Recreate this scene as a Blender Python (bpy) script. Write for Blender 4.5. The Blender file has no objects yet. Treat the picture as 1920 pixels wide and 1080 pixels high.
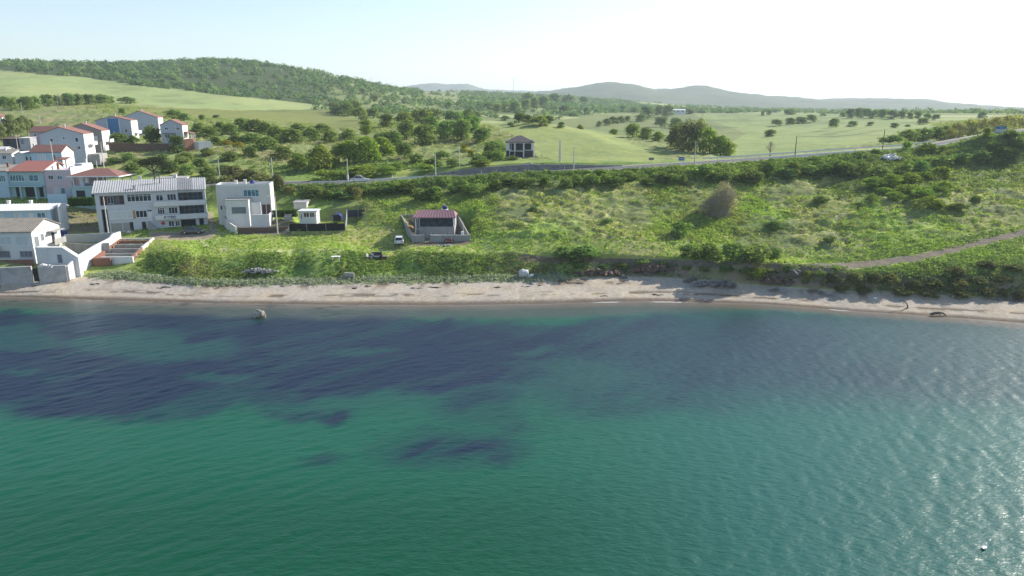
import bpy, bmesh, math, random
import numpy as np
from mathutils import Vector, Matrix
from mathutils.bvhtree import BVHTree

random.seed(7)
RNG = np.random.default_rng(7)
SC = bpy.context.scene
COL = SC.collection
R = math.radians

# ------------------------------------------------------------------ camera
CAM_H, PITCH, F = 30.0, R(14.0), 1321.0
CP, SP = math.cos(PITCH), math.sin(PITCH)
cam_data = bpy.data.cameras.new('camera')
cam = bpy.data.objects.new('camera', cam_data)
COL.objects.link(cam)
cam.location = (0, 0, CAM_H)
cam.rotation_euler = (R(90) - PITCH, 0, 0)
cam_data.sensor_width = 36
cam_data.lens = F / 1920 * 36
cam_data.clip_start = 0.5
cam_data.clip_end = 30000
SC.camera = cam

def depth_c(Y, z):
    return Y * CP + (CAM_H - z) * SP

def z_at(py, Y):                       # height of a point at forward distance Y seen at image row py
    k = (540 - py) / F
    return CAM_H - Y * (SP - k * CP) / (CP + k * SP)

def y_at(py, z):                       # distance at which a point of height z is seen at row py
    k = (540 - py) / F
    return (CAM_H - z) * (CP + k * SP) / (SP - k * CP)

def world(px, py, Y):
    z = z_at(py, Y)
    return Vector(((px - 960) / F * depth_c(Y, z), Y, z))

def project(X, Y, Z):
    c = Y * CP + (CAM_H - Z) * SP
    v = -(CAM_H - Z) * CP + Y * SP
    return 960 + F * X / c, 540 - F * v / c

# ------------------------------------------------------------------ noise
def _hash(ix, iy, seed):
    h = (ix.astype(np.int64) * 374761393 + iy.astype(np.int64) * 668265263 + seed * 1442695041) & 0xFFFFFFFF
    h = ((h ^ (h >> 13)) * 1274126177) & 0xFFFFFFFF
    return ((h ^ (h >> 16)) & 0xFFFFFF) / float(0xFFFFFF)

def vnoise(x, y, seed=0):
    x = np.asarray(x, float); y = np.asarray(y, float)
    ix, iy = np.floor(x), np.floor(y)
    fx, fy = x - ix, y - iy
    fx = fx * fx * (3 - 2 * fx); fy = fy * fy * (3 - 2 * fy)
    a = _hash(ix, iy, seed); b = _hash(ix + 1, iy, seed)
    c = _hash(ix, iy + 1, seed); d = _hash(ix + 1, iy + 1, seed)
    return (a * (1 - fx) + b * fx) * (1 - fy) + (c * (1 - fx) + d * fx) * fy

def fbm(x, y, seed=0, octaves=4, gain=0.5):
    t, amp, tot = 0, 1.0, 0
    for o in range(octaves):
        t = t + amp * vnoise(x * 2 ** o + 17.3 * o, y * 2 ** o - 9.1 * o, seed + o)
        tot += amp; amp *= gain
    return t / tot

def smooth(a, b, x):
    t = np.clip((np.asarray(x, float) - a) / (b - a), 0, 1)
    return t * t * (3 - 2 * t)

def in_poly(px, py, poly):
    px = np.asarray(px); py = np.asarray(py)
    inside = np.zeros(px.shape, bool)
    n = len(poly)
    for i in range(n):
        x1, y1 = poly[i]; x2, y2 = poly[(i + 1) % n]
        if y1 == y2: continue
        cond = ((y1 > py) != (y2 > py)) & (px < (x2 - x1) * (py - y1) / (y2 - y1) + x1)
        inside ^= cond
    return inside

def poly_dist(px, py, line):
    d = np.full(np.shape(px), 1e9)
    for (x1, y1), (x2, y2) in zip(line[:-1], line[1:]):
        vx, vy = x2 - x1, y2 - y1
        t = np.clip(((px - x1) * vx + (py - y1) * vy) / (vx * vx + vy * vy), 0, 1)
        d = np.minimum(d, np.hypot(px - x1 - t * vx, py - y1 - t * vy))
    return d

# ------------------------------------------------------------------ mesh helpers
def mk_mesh(name, V, Q, cols=None, smooth_shade=False):
    V = np.asarray(V, np.float32); Q = np.asarray(Q, np.int32)
    me = bpy.data.meshes.new(name)
    me.vertices.add(len(V)); me.vertices.foreach_set('co', V.ravel())
    k = Q.shape[1]
    me.loops.add(Q.size); me.loops.foreach_set('vertex_index', Q.ravel())
    me.polygons.add(len(Q))
    me.polygons.foreach_set('loop_start', np.arange(0, Q.size, k, dtype=np.int32))
    me.polygons.foreach_set('loop_total', np.full(len(Q), k, np.int32))
    if smooth_shade:
        me.polygons.foreach_set('use_smooth', np.ones(len(Q), bool))
    me.update(calc_edges=True)
    if cols is not None:
        add_cols(me, 'Col', cols)
    return me

def add_cols(me, name, cols):
    c = np.ones((len(cols), 4), np.float32); c[:, :cols.shape[1]] = cols
    a = me.color_attributes.new(name, 'FLOAT_COLOR', 'POINT')
    a.data.foreach_set('color', c.ravel())

def link(name, data, mat=None, parent=None):
    o = bpy.data.objects.new(name, data)
    COL.objects.link(o)
    if mat is not None and data is not None and len(data.materials) == 0:
        data.materials.append(mat)
    if parent is not None: o.parent = parent
    return o

def tag(o, label=None, cat=None, group=None, kind=None):
    if label: o['label'] = label
    if cat: o['category'] = cat
    if group: o['group'] = group
    if kind: o['kind'] = kind
    return o

def empty(name, loc, rz=0.0, label=None, cat=None, group=None):
    o = bpy.data.objects.new(name, None)
    COL.objects.link(o)
    o.location = loc; o.rotation_euler = (0, 0, rz)
    o.empty_display_size = 0.3
    return tag(o, label, cat, group)

class MB:
    """collects simple solids into one mesh"""
    def __init__(s): s.v = []; s.f = []
    def add(s, vs, fs):
        n = len(s.v); s.v += [tuple(v) for v in vs]; s.f += [tuple(i + n for i in f) for f in fs]; return s
    def box(s, x0, y0, z0, x1, y1, z1, fr=None):
        vs = [(x0, y0, z0), (x1, y0, z0), (x1, y1, z0), (x0, y1, z0), (x0, y0, z1), (x1, y0, z1), (x1, y1, z1), (x0, y1, z1)]
        if fr: vs = [fr(v) for v in vs]
        return s.add(vs, [(0, 3, 2, 1), (4, 5, 6, 7), (0, 1, 5, 4), (1, 2, 6, 5), (2, 3, 7, 6), (3, 0, 4, 7)])
    def hexa(s, b, t):                 # bottom four corners, top four corners
        return s.add(list(b) + list(t), [(0, 3, 2, 1), (4, 5, 6, 7), (0, 1, 5, 4), (1, 2, 6, 5), (2, 3, 7, 6), (3, 0, 4, 7)])
    def prism(s, poly, d0, d1, axis='y', fr=None):   # polygon (a,b) extruded
        n = len(poly)
        if axis == 'y': vs = [(a, d0, b) for a, b in poly] + [(a, d1, b) for a, b in poly]
        elif axis == 'x': vs = [(d0, a, b) for a, b in poly] + [(d1, a, b) for a, b in poly]
        else: vs = [(a, b, d0) for a, b in poly] + [(a, b, d1) for a, b in poly]
        if fr: vs = [fr(v) for v in vs]
        fs = [tuple(range(n))[::-1], tuple(range(n, 2 * n))] + [(i, (i + 1) % n, n + (i + 1) % n, n + i) for i in range(n)]
        return s.add(vs, fs)
    def tube(s, pts, rad, n=8, cap=True):
        pts = [Vector(p) for p in pts]
        rad = rad if isinstance(rad, (list, tuple)) else [rad] * len(pts)
        vs, fs = [], []
        for i, p in enumerate(pts):
            d = (pts[min(i + 1, len(pts) - 1)] - pts[max(i - 1, 0)]).normalized()
            a = d.cross(Vector((0, 0, 1)) if abs(d.z) < .9 else Vector((1, 0, 0))).normalized()
            b = d.cross(a)
            for k in range(n):
                t = 2 * math.pi * k / n
                vs.append(p + rad[i] * (math.cos(t) * a + math.sin(t) * b))
        for i in range(len(pts) - 1):
            for k in range(n):
                fs.append((i * n + k, i * n + (k + 1) % n, (i + 1) * n + (k + 1) % n, (i + 1) * n + k))
        if cap:
            fs.append(tuple(range(n))); fs.append(tuple(range((len(pts) - 1) * n, len(pts) * n))[::-1])
        return s.add(vs, fs)
    def cyl(s, p, q, r, n=12): return s.tube([p, q], r, n)
    def build(s, name, mat, parent=None, smooth_shade=False):
        me = bpy.data.meshes.new(name)
        me.from_pydata(s.v, [], s.f)
        bm = bmesh.new(); bm.from_mesh(me)
        bmesh.ops.recalc_face_normals(bm, faces=bm.faces)
        bm.to_mesh(me); bm.free()
        if smooth_shade:
            for p in me.polygons: p.use_smooth = True
        return link(name, me, mat, parent)

# ------------------------------------------------------------------ materials
def new_mat(name):
    m = bpy.data.materials.new(name); m.use_nodes = True
    nt = m.node_tree; nt.nodes.clear()
    out = nt.nodes.new('ShaderNodeOutputMaterial')
    return m, nt, out

def N(nt, t, **kw):
    n = nt.nodes.new(t)
    for k, v in kw.items():
        if hasattr(n, k): setattr(n, k, v)
        else: n.inputs[k].default_value = v
    return n

def mixc(nt, fac, a, b, blend='MIX'):
    n = nt.nodes.new('ShaderNodeMix'); n.data_type = 'RGBA'; n.blend_type = blend
    for idx, v in ((0, fac), (6, a), (7, b)):
        if hasattr(v, 'is_linked') or hasattr(v, 'links'): nt.links.new(v, n.inputs[idx])
        elif idx == 0: n.inputs[0].default_value = v
        else: n.inputs[idx].default_value = (*v[:3], 1)
    return n.outputs[2]

def ramp(nt, fac, lo, hi):
    n = nt.nodes.new('ShaderNodeMapRange'); n.clamp = True
    nt.links.new(fac, n.inputs[0]); n.inputs[1].default_value = lo; n.inputs[2].default_value = hi
    return n.outputs[0]

def mat(name, col, rough=0.8, col2=None, scale=1.2, amount=0.6, fine=14.0, bump=0.15, metallic=0.0, spec=0.3, streak=False, bump_scale=20.0):
    """weathered surface: a base colour, large uneven patches of col2, fine speckle, slight bump"""
    m, nt, out = new_mat(name)
    b = N(nt, 'ShaderNodeBsdfPrincipled'); b.inputs['Roughness'].default_value = rough
    b.inputs['Metallic'].default_value = metallic
    b.inputs['Specular IOR Level'].default_value = spec
    tc = N(nt, 'ShaderNodeTexCoord')
    vec = tc.outputs['Object']
    if streak:
        mp = N(nt, 'ShaderNodeMapping'); mp.inputs['Scale'].default_value = (1, 1, 0.18)
        nt.links.new(vec, mp.inputs[0]); vec2 = mp.outputs[0]
    else: vec2 = vec
    n1 = N(nt, 'ShaderNodeTexNoise'); n1.inputs['Scale'].default_value = scale; n1.inputs['Detail'].default_value = 6; n1.inputs['Roughness'].default_value = .65
    nt.links.new(vec2, n1.inputs['Vector'])
    c2 = col2 if col2 else tuple(c * .6 for c in col)
    f = N(nt, 'ShaderNodeMath', operation='MULTIPLY'); nt.links.new(ramp(nt, n1.outputs[0], .45, .75), f.inputs[0]); f.inputs[1].default_value = amount
    c = mixc(nt, f.outputs[0], col, c2)
    n2 = N(nt, 'ShaderNodeTexNoise'); n2.inputs['Scale'].default_value = fine; n2.inputs['Detail'].default_value = 3
    nt.links.new(vec, n2.inputs['Vector'])
    c = mixc(nt, ramp(nt, n2.outputs[0], .35, .8), c, tuple(x * .75 for x in col), 'MIX') if bump > 0 else c
    nt.links.new(c, b.inputs['Base Color'])
    if bump > 0:
        n3 = N(nt, 'ShaderNodeTexNoise'); n3.inputs['Scale'].default_value = bump_scale; nt.links.new(vec, n3.inputs['Vector'])
        bp = N(nt, 'ShaderNodeBump'); bp.inputs['Strength'].default_value = bump; bp.inputs['Distance'].default_value = .05
        nt.links.new(n3.outputs[0], bp.inputs['Height']); nt.links.new(bp.outputs[0], b.inputs['Normal'])
    nt.links.new(b.outputs[0], out.inputs[0])
    return m

def tile_mat(name, col, col2, pitch=0.25, axis='x'):
    """roof tiles: waves across and rows along the slope, uneven colour"""
    m, nt, out = new_mat(name)
    b = N(nt, 'ShaderNodeBsdfPrincipled'); b.inputs['Roughness'].default_value = .85; b.inputs['Specular IOR Level'].default_value = .2
    tc = N(nt, 'ShaderNodeTexCoord')
    w = N(nt, 'ShaderNodeTexWave'); w.wave_type = 'BANDS'; w.bands_direction = 'X' if axis == 'x' else 'Y'
    w.inputs['Scale'].default_value = 1 / pitch * .32; w.inputs['Distortion'].default_value = .6
    nt.links.new(tc.outputs['Object'], w.inputs['Vector'])
    n1 = N(nt, 'ShaderNodeTexNoise'); n1.inputs['Scale'].default_value = 2.5; n1.inputs['Detail'].default_value = 8; n1.inputs['Roughness'].default_value = .7
    nt.links.new(tc.outputs['Object'], n1.inputs['Vector'])
    c = mixc(nt, ramp(nt, n1.outputs[0], .35, .7), col, col2)
    nt.links.new(c, b.inputs['Base Color'])
    bp = N(nt, 'ShaderNodeBump'); bp.inputs['Strength'].default_value = .6; bp.inputs['Distance'].default_value = .06
    nt.links.new(w.outputs['Fac'], bp.inputs['Height']); nt.links.new(bp.outputs[0], b.inputs['Normal'])
    nt.links.new(b.outputs[0], out.inputs[0])
    return m

def glass_mat(name, col, rough=.12):
    m, nt, out = new_mat(name)
    b = N(nt, 'ShaderNodeBsdfPrincipled'); b.inputs['Roughness'].default_value = rough
    tc = N(nt, 'ShaderNodeTexCoord'); n1 = N(nt, 'ShaderNodeTexNoise'); n1.inputs['Scale'].default_value = 1.7
    nt.links.new(tc.outputs['Object'], n1.inputs['Vector'])
    nt.links.new(mixc(nt, ramp(nt, n1.outputs[0], .4, .6), col, tuple(min(1, c * 2.2 + .01) for c in col)), b.inputs['Base Color'])
    nt.links.new(b.outputs[0], out.inputs[0])
    return m

def leaf_mat(name, hue=0.02, val=0.25, trans=0.35):
    """foliage: stored leaf colour, small per-object shift, light passing through the leaves"""
    m, nt, out = new_mat(name)
    at = N(nt, 'ShaderNodeAttribute', attribute_name='Col')
    oi = N(nt, 'ShaderNodeObjectInfo')
    hs = N(nt, 'ShaderNodeHueSaturation')
    mr = N(nt, 'ShaderNodeMapRange'); nt.links.new(oi.outputs['Random'], mr.inputs[0]); mr.inputs[3].default_value = .5 - hue; mr.inputs[4].default_value = .5 + hue
    wn = N(nt, 'ShaderNodeTexWhiteNoise', noise_dimensions='1D'); nt.links.new(oi.outputs['Random'], wn.inputs['W'])
    mv = N(nt, 'ShaderNodeMapRange'); nt.links.new(wn.outputs[0], mv.inputs[0]); mv.inputs[3].default_value = 1 - val; mv.inputs[4].default_value = 1 + val
    nt.links.new(mr.outputs[0], hs.inputs['Hue']); nt.links.new(mv.outputs[0], hs.inputs['Value']); nt.links.new(at.outputs['Color'], hs.inputs['Color'])
    d = N(nt, 'ShaderNodeBsdfDiffuse'); t = N(nt, 'ShaderNodeBsdfTranslucent')
    nt.links.new(hs.outputs[0], d.inputs[0])
    yl = mixc(nt, .5, hs.outputs[0], (1.0, 1.0, .25), 'MULTIPLY')
    g = mixc(nt, 1.0, yl, (1.5, 1.6, 1.2), 'MULTIPLY')
    nt.links.new(g, t.inputs[0])
    mx = N(nt, 'ShaderNodeMixShader'); mx.inputs[0].default_value = trans
    nt.links.new(d.outputs[0], mx.inputs[1]); nt.links.new(t.outputs[0], mx.inputs[2])
    nt.links.new(mx.outputs[0], out.inputs[0])
    return m
# ------------------------------------------------------------------ terrain control lines
KX = np.array([-900, -400, 0, 200, 400, 600, 800, 1000, 1200, 1400, 1600, 1750, 1850, 1950, 2300, 2800], float)
def ext(a, l2=0, r2=0):                 # 12 given columns -> 16 with a continuation outside the frame
    a = list(map(float, a)); return np.array([a[0] + 2 * l2, a[0] + l2] + a + [a[-1] + r2, a[-1] + 2 * r2])

def from_py_z(py, z): py = ext(py); z = ext(z) if np.ndim(z) else np.full(16, float(z)); return np.array([y_at(p, q) for p, q in zip(py, z)]), z
def from_py_Y(py, Y): py = ext(py); Y = ext(Y); return Y, np.array([z_at(p, q) for p, q in zip(py, Y)])

ROWS = []
wY, wz = from_py_z([556, 563, 568, 571, 572, 570, 565, 569, 583, 593, 600, 607], 0.0)
ROWS.append((wY - 14, wz - 3.0))
ROWS.append((wY, wz))
bY, bz = from_py_z([532, 518, 531, 528, 524, 521, 520, 534, 546, 553, 557, 560], 1.4)
ROWS.append((bY, bz))
tz = ext([3.6, 3.3, 4.0, 4.2, 4.2, 4.2, 4.8, 4.6, 4.2, 4.4, 4.6, 4.8]); tY = bY + ext([1.0, 8, 5.5, 5, 5, 4.2, 2.5, 3, 2.5, 3, 3.5, 4])
ROWS.append((tY, tz))
fY, fz = from_py_Y([470, 437, 440, 440, 445, 470, 480, 487, 492, 463, 446, 430], [134, 144, 144, 143, 138.5, 128, 126, 124, 121, 125, 128, 131])
fz[:3] = 5.8
ROWS.append((fY, fz))
sY, sz = from_py_Y([395, 395, 392, 384, 372, 400, 410, 402, 400, 392, 382, 372], [150, 158, 160, 160, 158, 145, 146, 148, 143, 143, 145, 147])
ROWS.append((sY, sz))
kY, kz = from_py_Y([362, 362, 362, 372, 360, 345, 345, 345, 330, 322, 321, 308], [163, 165, 165, 164, 163, 163, 164, 165, 170, 173, 174, 173])
ROWS.append((kY, kz))
rY, rz = from_py_Y([345, 350, 349, 347, 337, 328, 316, 303, 288, 278, 254, 250], [172, 172, 170, 170, 170, 171, 174, 180, 190, 199, 186, 185])
ROWS.append((rY, rz))
RFz, RFY = rz + .2, rY + 9
RFz[-4:], RFY[-4:] = [22.6, 24.5, 24.5, 24.5], [205, 205, 205, 205]
ROWS.append((RFY, RFz))
ROWS.append((RFY + 3, RFz + ext([.3, .3, .3, .3, .9, 1.9, .5, .2, .2, .2, 0, 0])))
ROWS.append(from_py_Y([290, 285, 285, 290, 290, 297, 297, 295, 278, 266, 260, 245], [205, 210, 215, 215, 215, 197, 200, 203, 211, 222, 226, 226]))
ROWS.append(from_py_Y([230, 215, 235, 245, 245, 232, 272, 276, 258, 247, 239, 238], [280, 290, 290, 290, 290, 300, 238, 262, 270, 290, 290, 290]))
a, b = from_py_Y([185, 195, 207, 222, 240, 240, 250, 250, 238, 228, 226, 225], [400, 420, 420, 420, 420, 420, 420, 400, 420, 440, 450, 450])
b[6], b[7] = 25.0, 20.0
ROWS.append((a, b))
ROWS.append(from_py_Y([140, 155, 175, 198, 206, 214, 222, 221, 216, 213, 213, 213], [600, 600, 600, 620, 650, 650, 650, 650, 680, 700, 700, 700]))
ROWS.append(from_py_Y([123, 124, 117, 140, 176, 193, 203, 208, 211, 213, 213, 213], [900, 950, 1000, 950, 1000, 1100, 1100, 1050, 1050, 1000, 1000, 1000]))
a, b = from_py_Y([140, 140, 135, 150, 174, 180, 192, 205, 209, 213, 214, 214], [1700] * 12)
b[:6] = [80, 80, 80, 80, 85, 66]; b[11:] = [27, 25, 25, 25, 25]
ROWS.append((a, b))
ROWS.append((np.full(16, 3000.), ext([60, 60, 60, 60, 60, 55, 45, 35, 28, 22, 15, 10])))
ROWS.append((np.full(16, 12000.), np.full(16, 12.)))
CY = np.array([r[0] for r in ROWS]).T; CZ = np.array([r[1] for r in ROWS]).T     # columns x rows
R_U, R_W, R_B, R_T, R_F, R_S, R_K, R_R, R_RF, R_N, R_H1, R_H2, R_H3, R_H4, R_H5, R_H6, R_H7, R_H8 = range(18)

def pchip(x, y, xq):
    """monotone cubic, x,y along the last axis (x same shape as y), xq same leading shape"""
    h = np.diff(x, axis=-1); d = np.diff(y, axis=-1) / h
    m = np.zeros_like(y)
    w1 = 2 * h[..., 1:] + h[..., :-1]; w2 = h[..., 1:] + 2 * h[..., :-1]
    ok = d[..., :-1] * d[..., 1:] > 0
    with np.errstate(divide='ignore', invalid='ignore'):
        hm = (w1 + w2) / (w1 / d[..., :-1] + w2 / d[..., 1:])
    m[..., 1:-1] = np.where(ok, hm, 0)
    m[..., 0] = d[..., 0]; m[..., -1] = d[..., -1]
    out = np.empty(xq.shape)
    for i in np.ndindex(xq.shape[:-1]):
        k = np.clip(np.searchsorted(x[i], xq[i], side='right') - 1, 0, x.shape[-1] - 2)
        t = (xq[i] - x[i][k]) / h[i][k]; hh = h[i][k]
        out[i] = (y[i][k] * (1 + 2 * t) * (1 - t) ** 2 + m[i][k] * hh * t * (1 - t) ** 2
                  + y[i][k + 1] * t * t * (3 - 2 * t) + m[i][k + 1] * hh * t * t * (t - 1))
    return out

gx = np.concatenate([np.linspace(-900, -200, 24)[:-1], np.arange(-200, 2230, 3.4), np.linspace(2231, 2800, 24)])
nx = len(gx)
cY = pchip(np.tile(KX, (CY.shape[1], 1)), CY.T, np.tile(gx, (CY.shape[1], 1))).T
# crumbling edge of the bare bank
cZ = pchip(np.tile(KX, (CY.shape[1], 1)), CZ.T, np.tile(gx, (CY.shape[1], 1))).T
_e = smooth(1030, 1100, gx) * (1 - smooth(1560, 1640, gx))
_n = fbm(gx / 110, gx * 0, 7, 3, .5); _n2 = fbm(gx / 90, gx * 0 + 5, 9, 3, .5)
cZ[:, R_T] = cZ[:, R_T] * (1 - _e) + _e * (cZ[:, R_B] + (cZ[:, R_T] - cZ[:, R_B]) * np.clip(.15 + 1.5 * _n, .35, 1.15))
cY[:, R_T] += _e * 2.0 * (_n2 - .35)
_e3 = smooth(240, 300, gx) * (1 - smooth(1000, 1060, gx)); _n3 = fbm(gx / 60, gx * 0 + 2, 19, 3)
cY[:, R_T] += _e3 * 3.2 * (_n3 - .45); cZ[:, R_T] -= _e3 * 1.3 * smooth(.35, .75, fbm(gx / 80, gx * 0 + 8, 29, 2))
SUB = [5, 18, 12, 34, 44, 30, 22, 14, 6, 34, 56, 56, 44, 40, 22, 10, 6]
rowp = np.concatenate([np.linspace(i, i + 1, n, endpoint=False) for i, n in enumerate(SUB)] + [[17.0]])
ny = len(rowp)
ri = np.minimum(np.floor(rowp).astype(int), 16); rf = rowp - ri
gY = cY[:, ri] * (1 - rf) + cY[:, ri + 1] * rf
gZ = pchip(cY, cZ, gY)
gPX = np.repeat(gx[:, None], ny, 1)
gROW = np.repeat(rowp[None], nx, 0)
gX = (gPX - 960) / F * depth_c(gY, gZ)

# the road: centre line (px, Y, z)
road_c = []
for px in np.arange(-400, 1790, 20):
    Yr = np.interp(px, gx, cY[:, R_R]); zr = np.interp(px, gx, cZ[:, R_R])
    road_c.append((px, Yr + 4.6, zr + .1))
road_c += [(1800, 209.5, 21.9), (1830, 213.5, 22.5), (1870, 220, 23.6), (1920, 229, 25.2), (2000, 242, 27), (2200, 262, 29)]
road_xy = np.array([((px - 960) / F * depth_c(Y, z), Y, z) for px, Y, z in road_c])
for _ in range(6):
    road_xy[1:-1] = .5 * road_xy[1:-1] + .25 * (road_xy[:-2] + road_xy[2:])
def road_near(X, Y):
    X = np.asarray(X); Y = np.asarray(Y)
    best = np.full(X.shape, 1e9); bz = np.zeros(X.shape)
    for (x1, y1, z1), (x2, y2, z2) in zip(road_xy[:-1], road_xy[1:]):
        vx, vy = x2 - x1, y2 - y1
        t = np.clip(((X - x1) * vx + (Y - y1) * vy) / (vx * vx + vy * vy), 0, 1)
        d = np.hypot(X - x1 - t * vx, Y - y1 - t * vy)
        m = d < best; best = np.where(m, d, best); bz = np.where(m, z1 + t * (z2 - z1), bz)
    return best, bz

rd, rzn = road_near(gX, gY)
w = 1 - smooth(5.0, 7.5, rd)
w = np.where(gROW < R_K, 0, w)
gZ0 = gZ * (1 - w) + rzn * w

# unevenness
near = 1 - smooth(230, 420, gY)
hum = np.zeros_like(gZ)
n_a = fbm(gX / 1.7, gY / 2.2, 3, 3); n_b = fbm(gX / 6.5, gY / 8, 11, 4); n_c = fbm(gX / 34, gY / 44, 23, 4); n_d = vnoise(gX / .8, gY / 1.0, 31)
tus = smooth(.42, .72, n_a)
slope_m = smooth(R_F + .05, R_F + .35, gROW) * (1 - smooth(R_K + .6, R_R, gROW))          # the scrub hillside below the road
flat_m = smooth(R_T + .05, R_T + .3, gROW) * (1 - smooth(R_F + .1, R_F + .4, gROW))
left_m = 1 - smooth(640, 780, gPX)                                                     # village side
tus2 = smooth(.40, .66, fbm(gX / 1.9, gY / 1.25, 203, 2))
tz_ = np.maximum(smooth(1380, 1500, gPX), smooth(900, 960, gPX) * (1 - smooth(1180, 1260, gPX)))
hum += slope_m * (1 - .8 * left_m) * tz_ * .52 * tus2
hum += slope_m * (1 - .8 * left_m) * (.30 * tus * (1 - tz_) + .75 * (n_b - .5) + 2.2 * (n_c - .5) + .10 * n_d)
hum += flat_m * (.16 * n_a + .35 * (n_b - .5) + .08 * n_d) * smooth(180, 330, gPX)
bl_m = smooth(R_B, R_B + .3, gROW) * (1 - smooth(R_T + .2, R_T + .6, gROW)) * smooth(150, 260, gPX)
hum += bl_m * (.9 * (n_b - .5) + .3 * n_a)
bank_m = smooth(R_K - .1, R_K + .3, gROW) * (1 - smooth(R_R - .25, R_R, gROW))
hum += bank_m * (.8 * (n_b - .4) + .4 * n_a)
up_m = smooth(R_N + .2, R_H1, gROW) * (1 - smooth(R_H2 + .8, R_H3 + .5, gROW))
hum += up_m * (.5 * tus * near + 1.1 * (n_b - .5) * near + 2.0 * (n_c - .5))
far_m = smooth(R_H3, R_H4, gROW) * (1 - smooth(R_H6, R_H7, gROW))
hum += far_m * 5.0 * (fbm(gX / 150, gY / 170, 41, 4) - .5)
beach_m = smooth(R_W, R_W + .25, gROW) * (1 - smooth(R_B - .05, R_B + .1, gROW))
hum += beach_m * (.10 * (n_b - .5) + .04 * (n_d - .5))
knoll = (gPX > 1780) & (gROW > R_S) & (gROW < R_RF)
hum = np.where(knoll, hum * 1.2, hum)
_, _py0 = project(gX, gY, gZ0)
_fm = np.zeros_like(gZ0)
for _poly in ([(885, 222), (960, 226), (1050, 236), (1150, 252), (1262, 289), (1235, 306), (1100, 302), (1040, 300), (1008, 290), (1000, 262), (935, 243)], [(1330, 300), (1380, 260), (1290, 214), (1500, 208), (1700, 226), (1780, 238), (1640, 270), (1450, 294)], [(-900, 120), (0, 133), (250, 158), (500, 187), (625, 205), (450, 206), (255, 190), (-900, 168)]):
    _fm = np.maximum(_fm, in_poly(gPX, _py0, _poly) * (gROW > R_RF))
for _ in range(3):
    _fm[1:-1] = (_fm[:-2] + _fm[1:-1] + _fm[2:]) / 3; _fm[:, 1:-1] = (_fm[:, :-2] + _fm[:, 1:-1] + _fm[:, 2:]) / 3
hum = hum * (1 - .85 * _fm) + _fm * 3.2 * (n_c - .5)
# levelled building ground
def level_pad(px0, px1, Y0, Y1, z, fade=2.0):
    global gZ0, hum
    X0 = (px0 - 960) / F * depth_c(Y0, z); X1 = (px1 - 960) / F * depth_c(Y0, z)
    dx = np.maximum(np.maximum(X0 - gX, gX - X1), 0); dy = np.maximum(np.maximum(Y0 - gY, gY - Y1), 0)
    m = 1 - smooth(0, fade, np.hypot(dx, dy))
    gZ0 = gZ0 * (1 - m) + z * m; hum = hum * (1 - m)
level_pad(762, 872, 136, 147, z_at(452, 136) + .1)
level_pad(540, 655, 144.5, 155, 6.6)
gZ = gZ0 + hum * (1 - w)
gX = (gPX - 960) / F * depth_c(gY, gZ0)
_, gPY = project(gX, gY, gZ)

# ------------------------------------------------------------------ land cover colours
def lerp(c, col, m):
    return c * (1 - m[..., None]) + np.array(col) * m[..., None]

shp = gX.shape
C = np.zeros(shp + (3,))
big = fbm(gX / 60, gY / 80, 51, 4); med = fbm(gX / 9, gY / 12, 61, 4); sm = fbm(gX / 2.2, gY / 3, 71, 3)
C[:] = (.085, .125, .035)
C = lerp(C, (.15, .175, .05), smooth(.4, .65, med))
C = lerp(C, (.062, .10, .026), smooth(.5, .75, sm) * .8)
lawn = flat_m * smooth(200, 330, gPX)
C = lerp(C, (.145, .17, .055), lawn * .8)
C = lerp(C, (.175, .16, .075), lawn * smooth(.48, .62, med) * .8)
# sand
sand = 1 - smooth(R_B - .03, R_B + .1, gROW + (med - .5) * .22)
C = lerp(C, (.45, .40, .345), sand)
C = lerp(C, (.31, .28, .245), sand * smooth(.45, .7, sm) * .7)
wrack = sand * np.maximum(smooth(.60, .72, sm) * smooth(R_W + .62, R_W + .9, gROW), (smooth(.5, .62, fbm(gX / 3, gY / .7, 77, 3)) * np.exp(-((gROW - R_W - .33 - .1 * med) / .07) ** 2)))
C = lerp(C, (.12, .095, .07), np.clip(wrack, 0, .9))
wet = 1 - smooth(R_W + .06, R_W + .20, gROW + (sm - .5) * .06)
C = lerp(C, (.15, .122, .10), wet)
# bluff face: bare earth on the right half
bare = smooth(R_B, R_B + .2, gROW) * (1 - smooth(R_T - .2, R_T + .05, gROW)) * smooth(1060, 1150, gPX)
C = lerp(C, (.125, .10, .078), bare * (.62 + .38 * smooth(.42, .55, med + .12 * sm)))
# village ground: dusty
vil = (1 - smooth(130, 175, gPX)) * smooth(R_T, R_T + .2, gROW) * (1 - smooth(R_H1, R_H1 + .3, gROW))
C = lerp(C, (.12, .115, .075), vil * .7)
# hillside tussocks: olive, with brown and brighter patches
C = lerp(C, (.105, .12, .042), slope_m * .75)
C = lerp(C, (.135, .125, .06), slope_m * tus * smooth(.4, .6, big) * .8)
C = lerp(C, (.14, .145, .055), slope_m * tz_ * .75)
C = lerp(C, (.075, .085, .04), slope_m * tz_ * (1 - tus2) * .55)
C = lerp(C, (.165, .16, .085), slope_m * tz_ * smooth(.5, .7, sm) * .5)
C = lerp(C, (.11, .165, .035), slope_m * smooth(.55, .7, 1 - med) * .8)
C = lerp(C, (.052, .072, .03), slope_m * smooth(.55, .68, n_b) * .7)
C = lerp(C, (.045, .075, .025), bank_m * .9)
# scrub above the road
scrub = smooth(R_N, R_H1, gROW) * (1 - smooth(R_H3 - .2, R_H3 + .3, gROW))
C = lerp(C, (.105, .115, .05), scrub * .8)
C = lerp(C, (.14, .12, .075), scrub * smooth(.5, .65, med) * .8)
C = lerp(C, (.065, .09, .03), scrub * smooth(.52, .7, sm) * .7)
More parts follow.
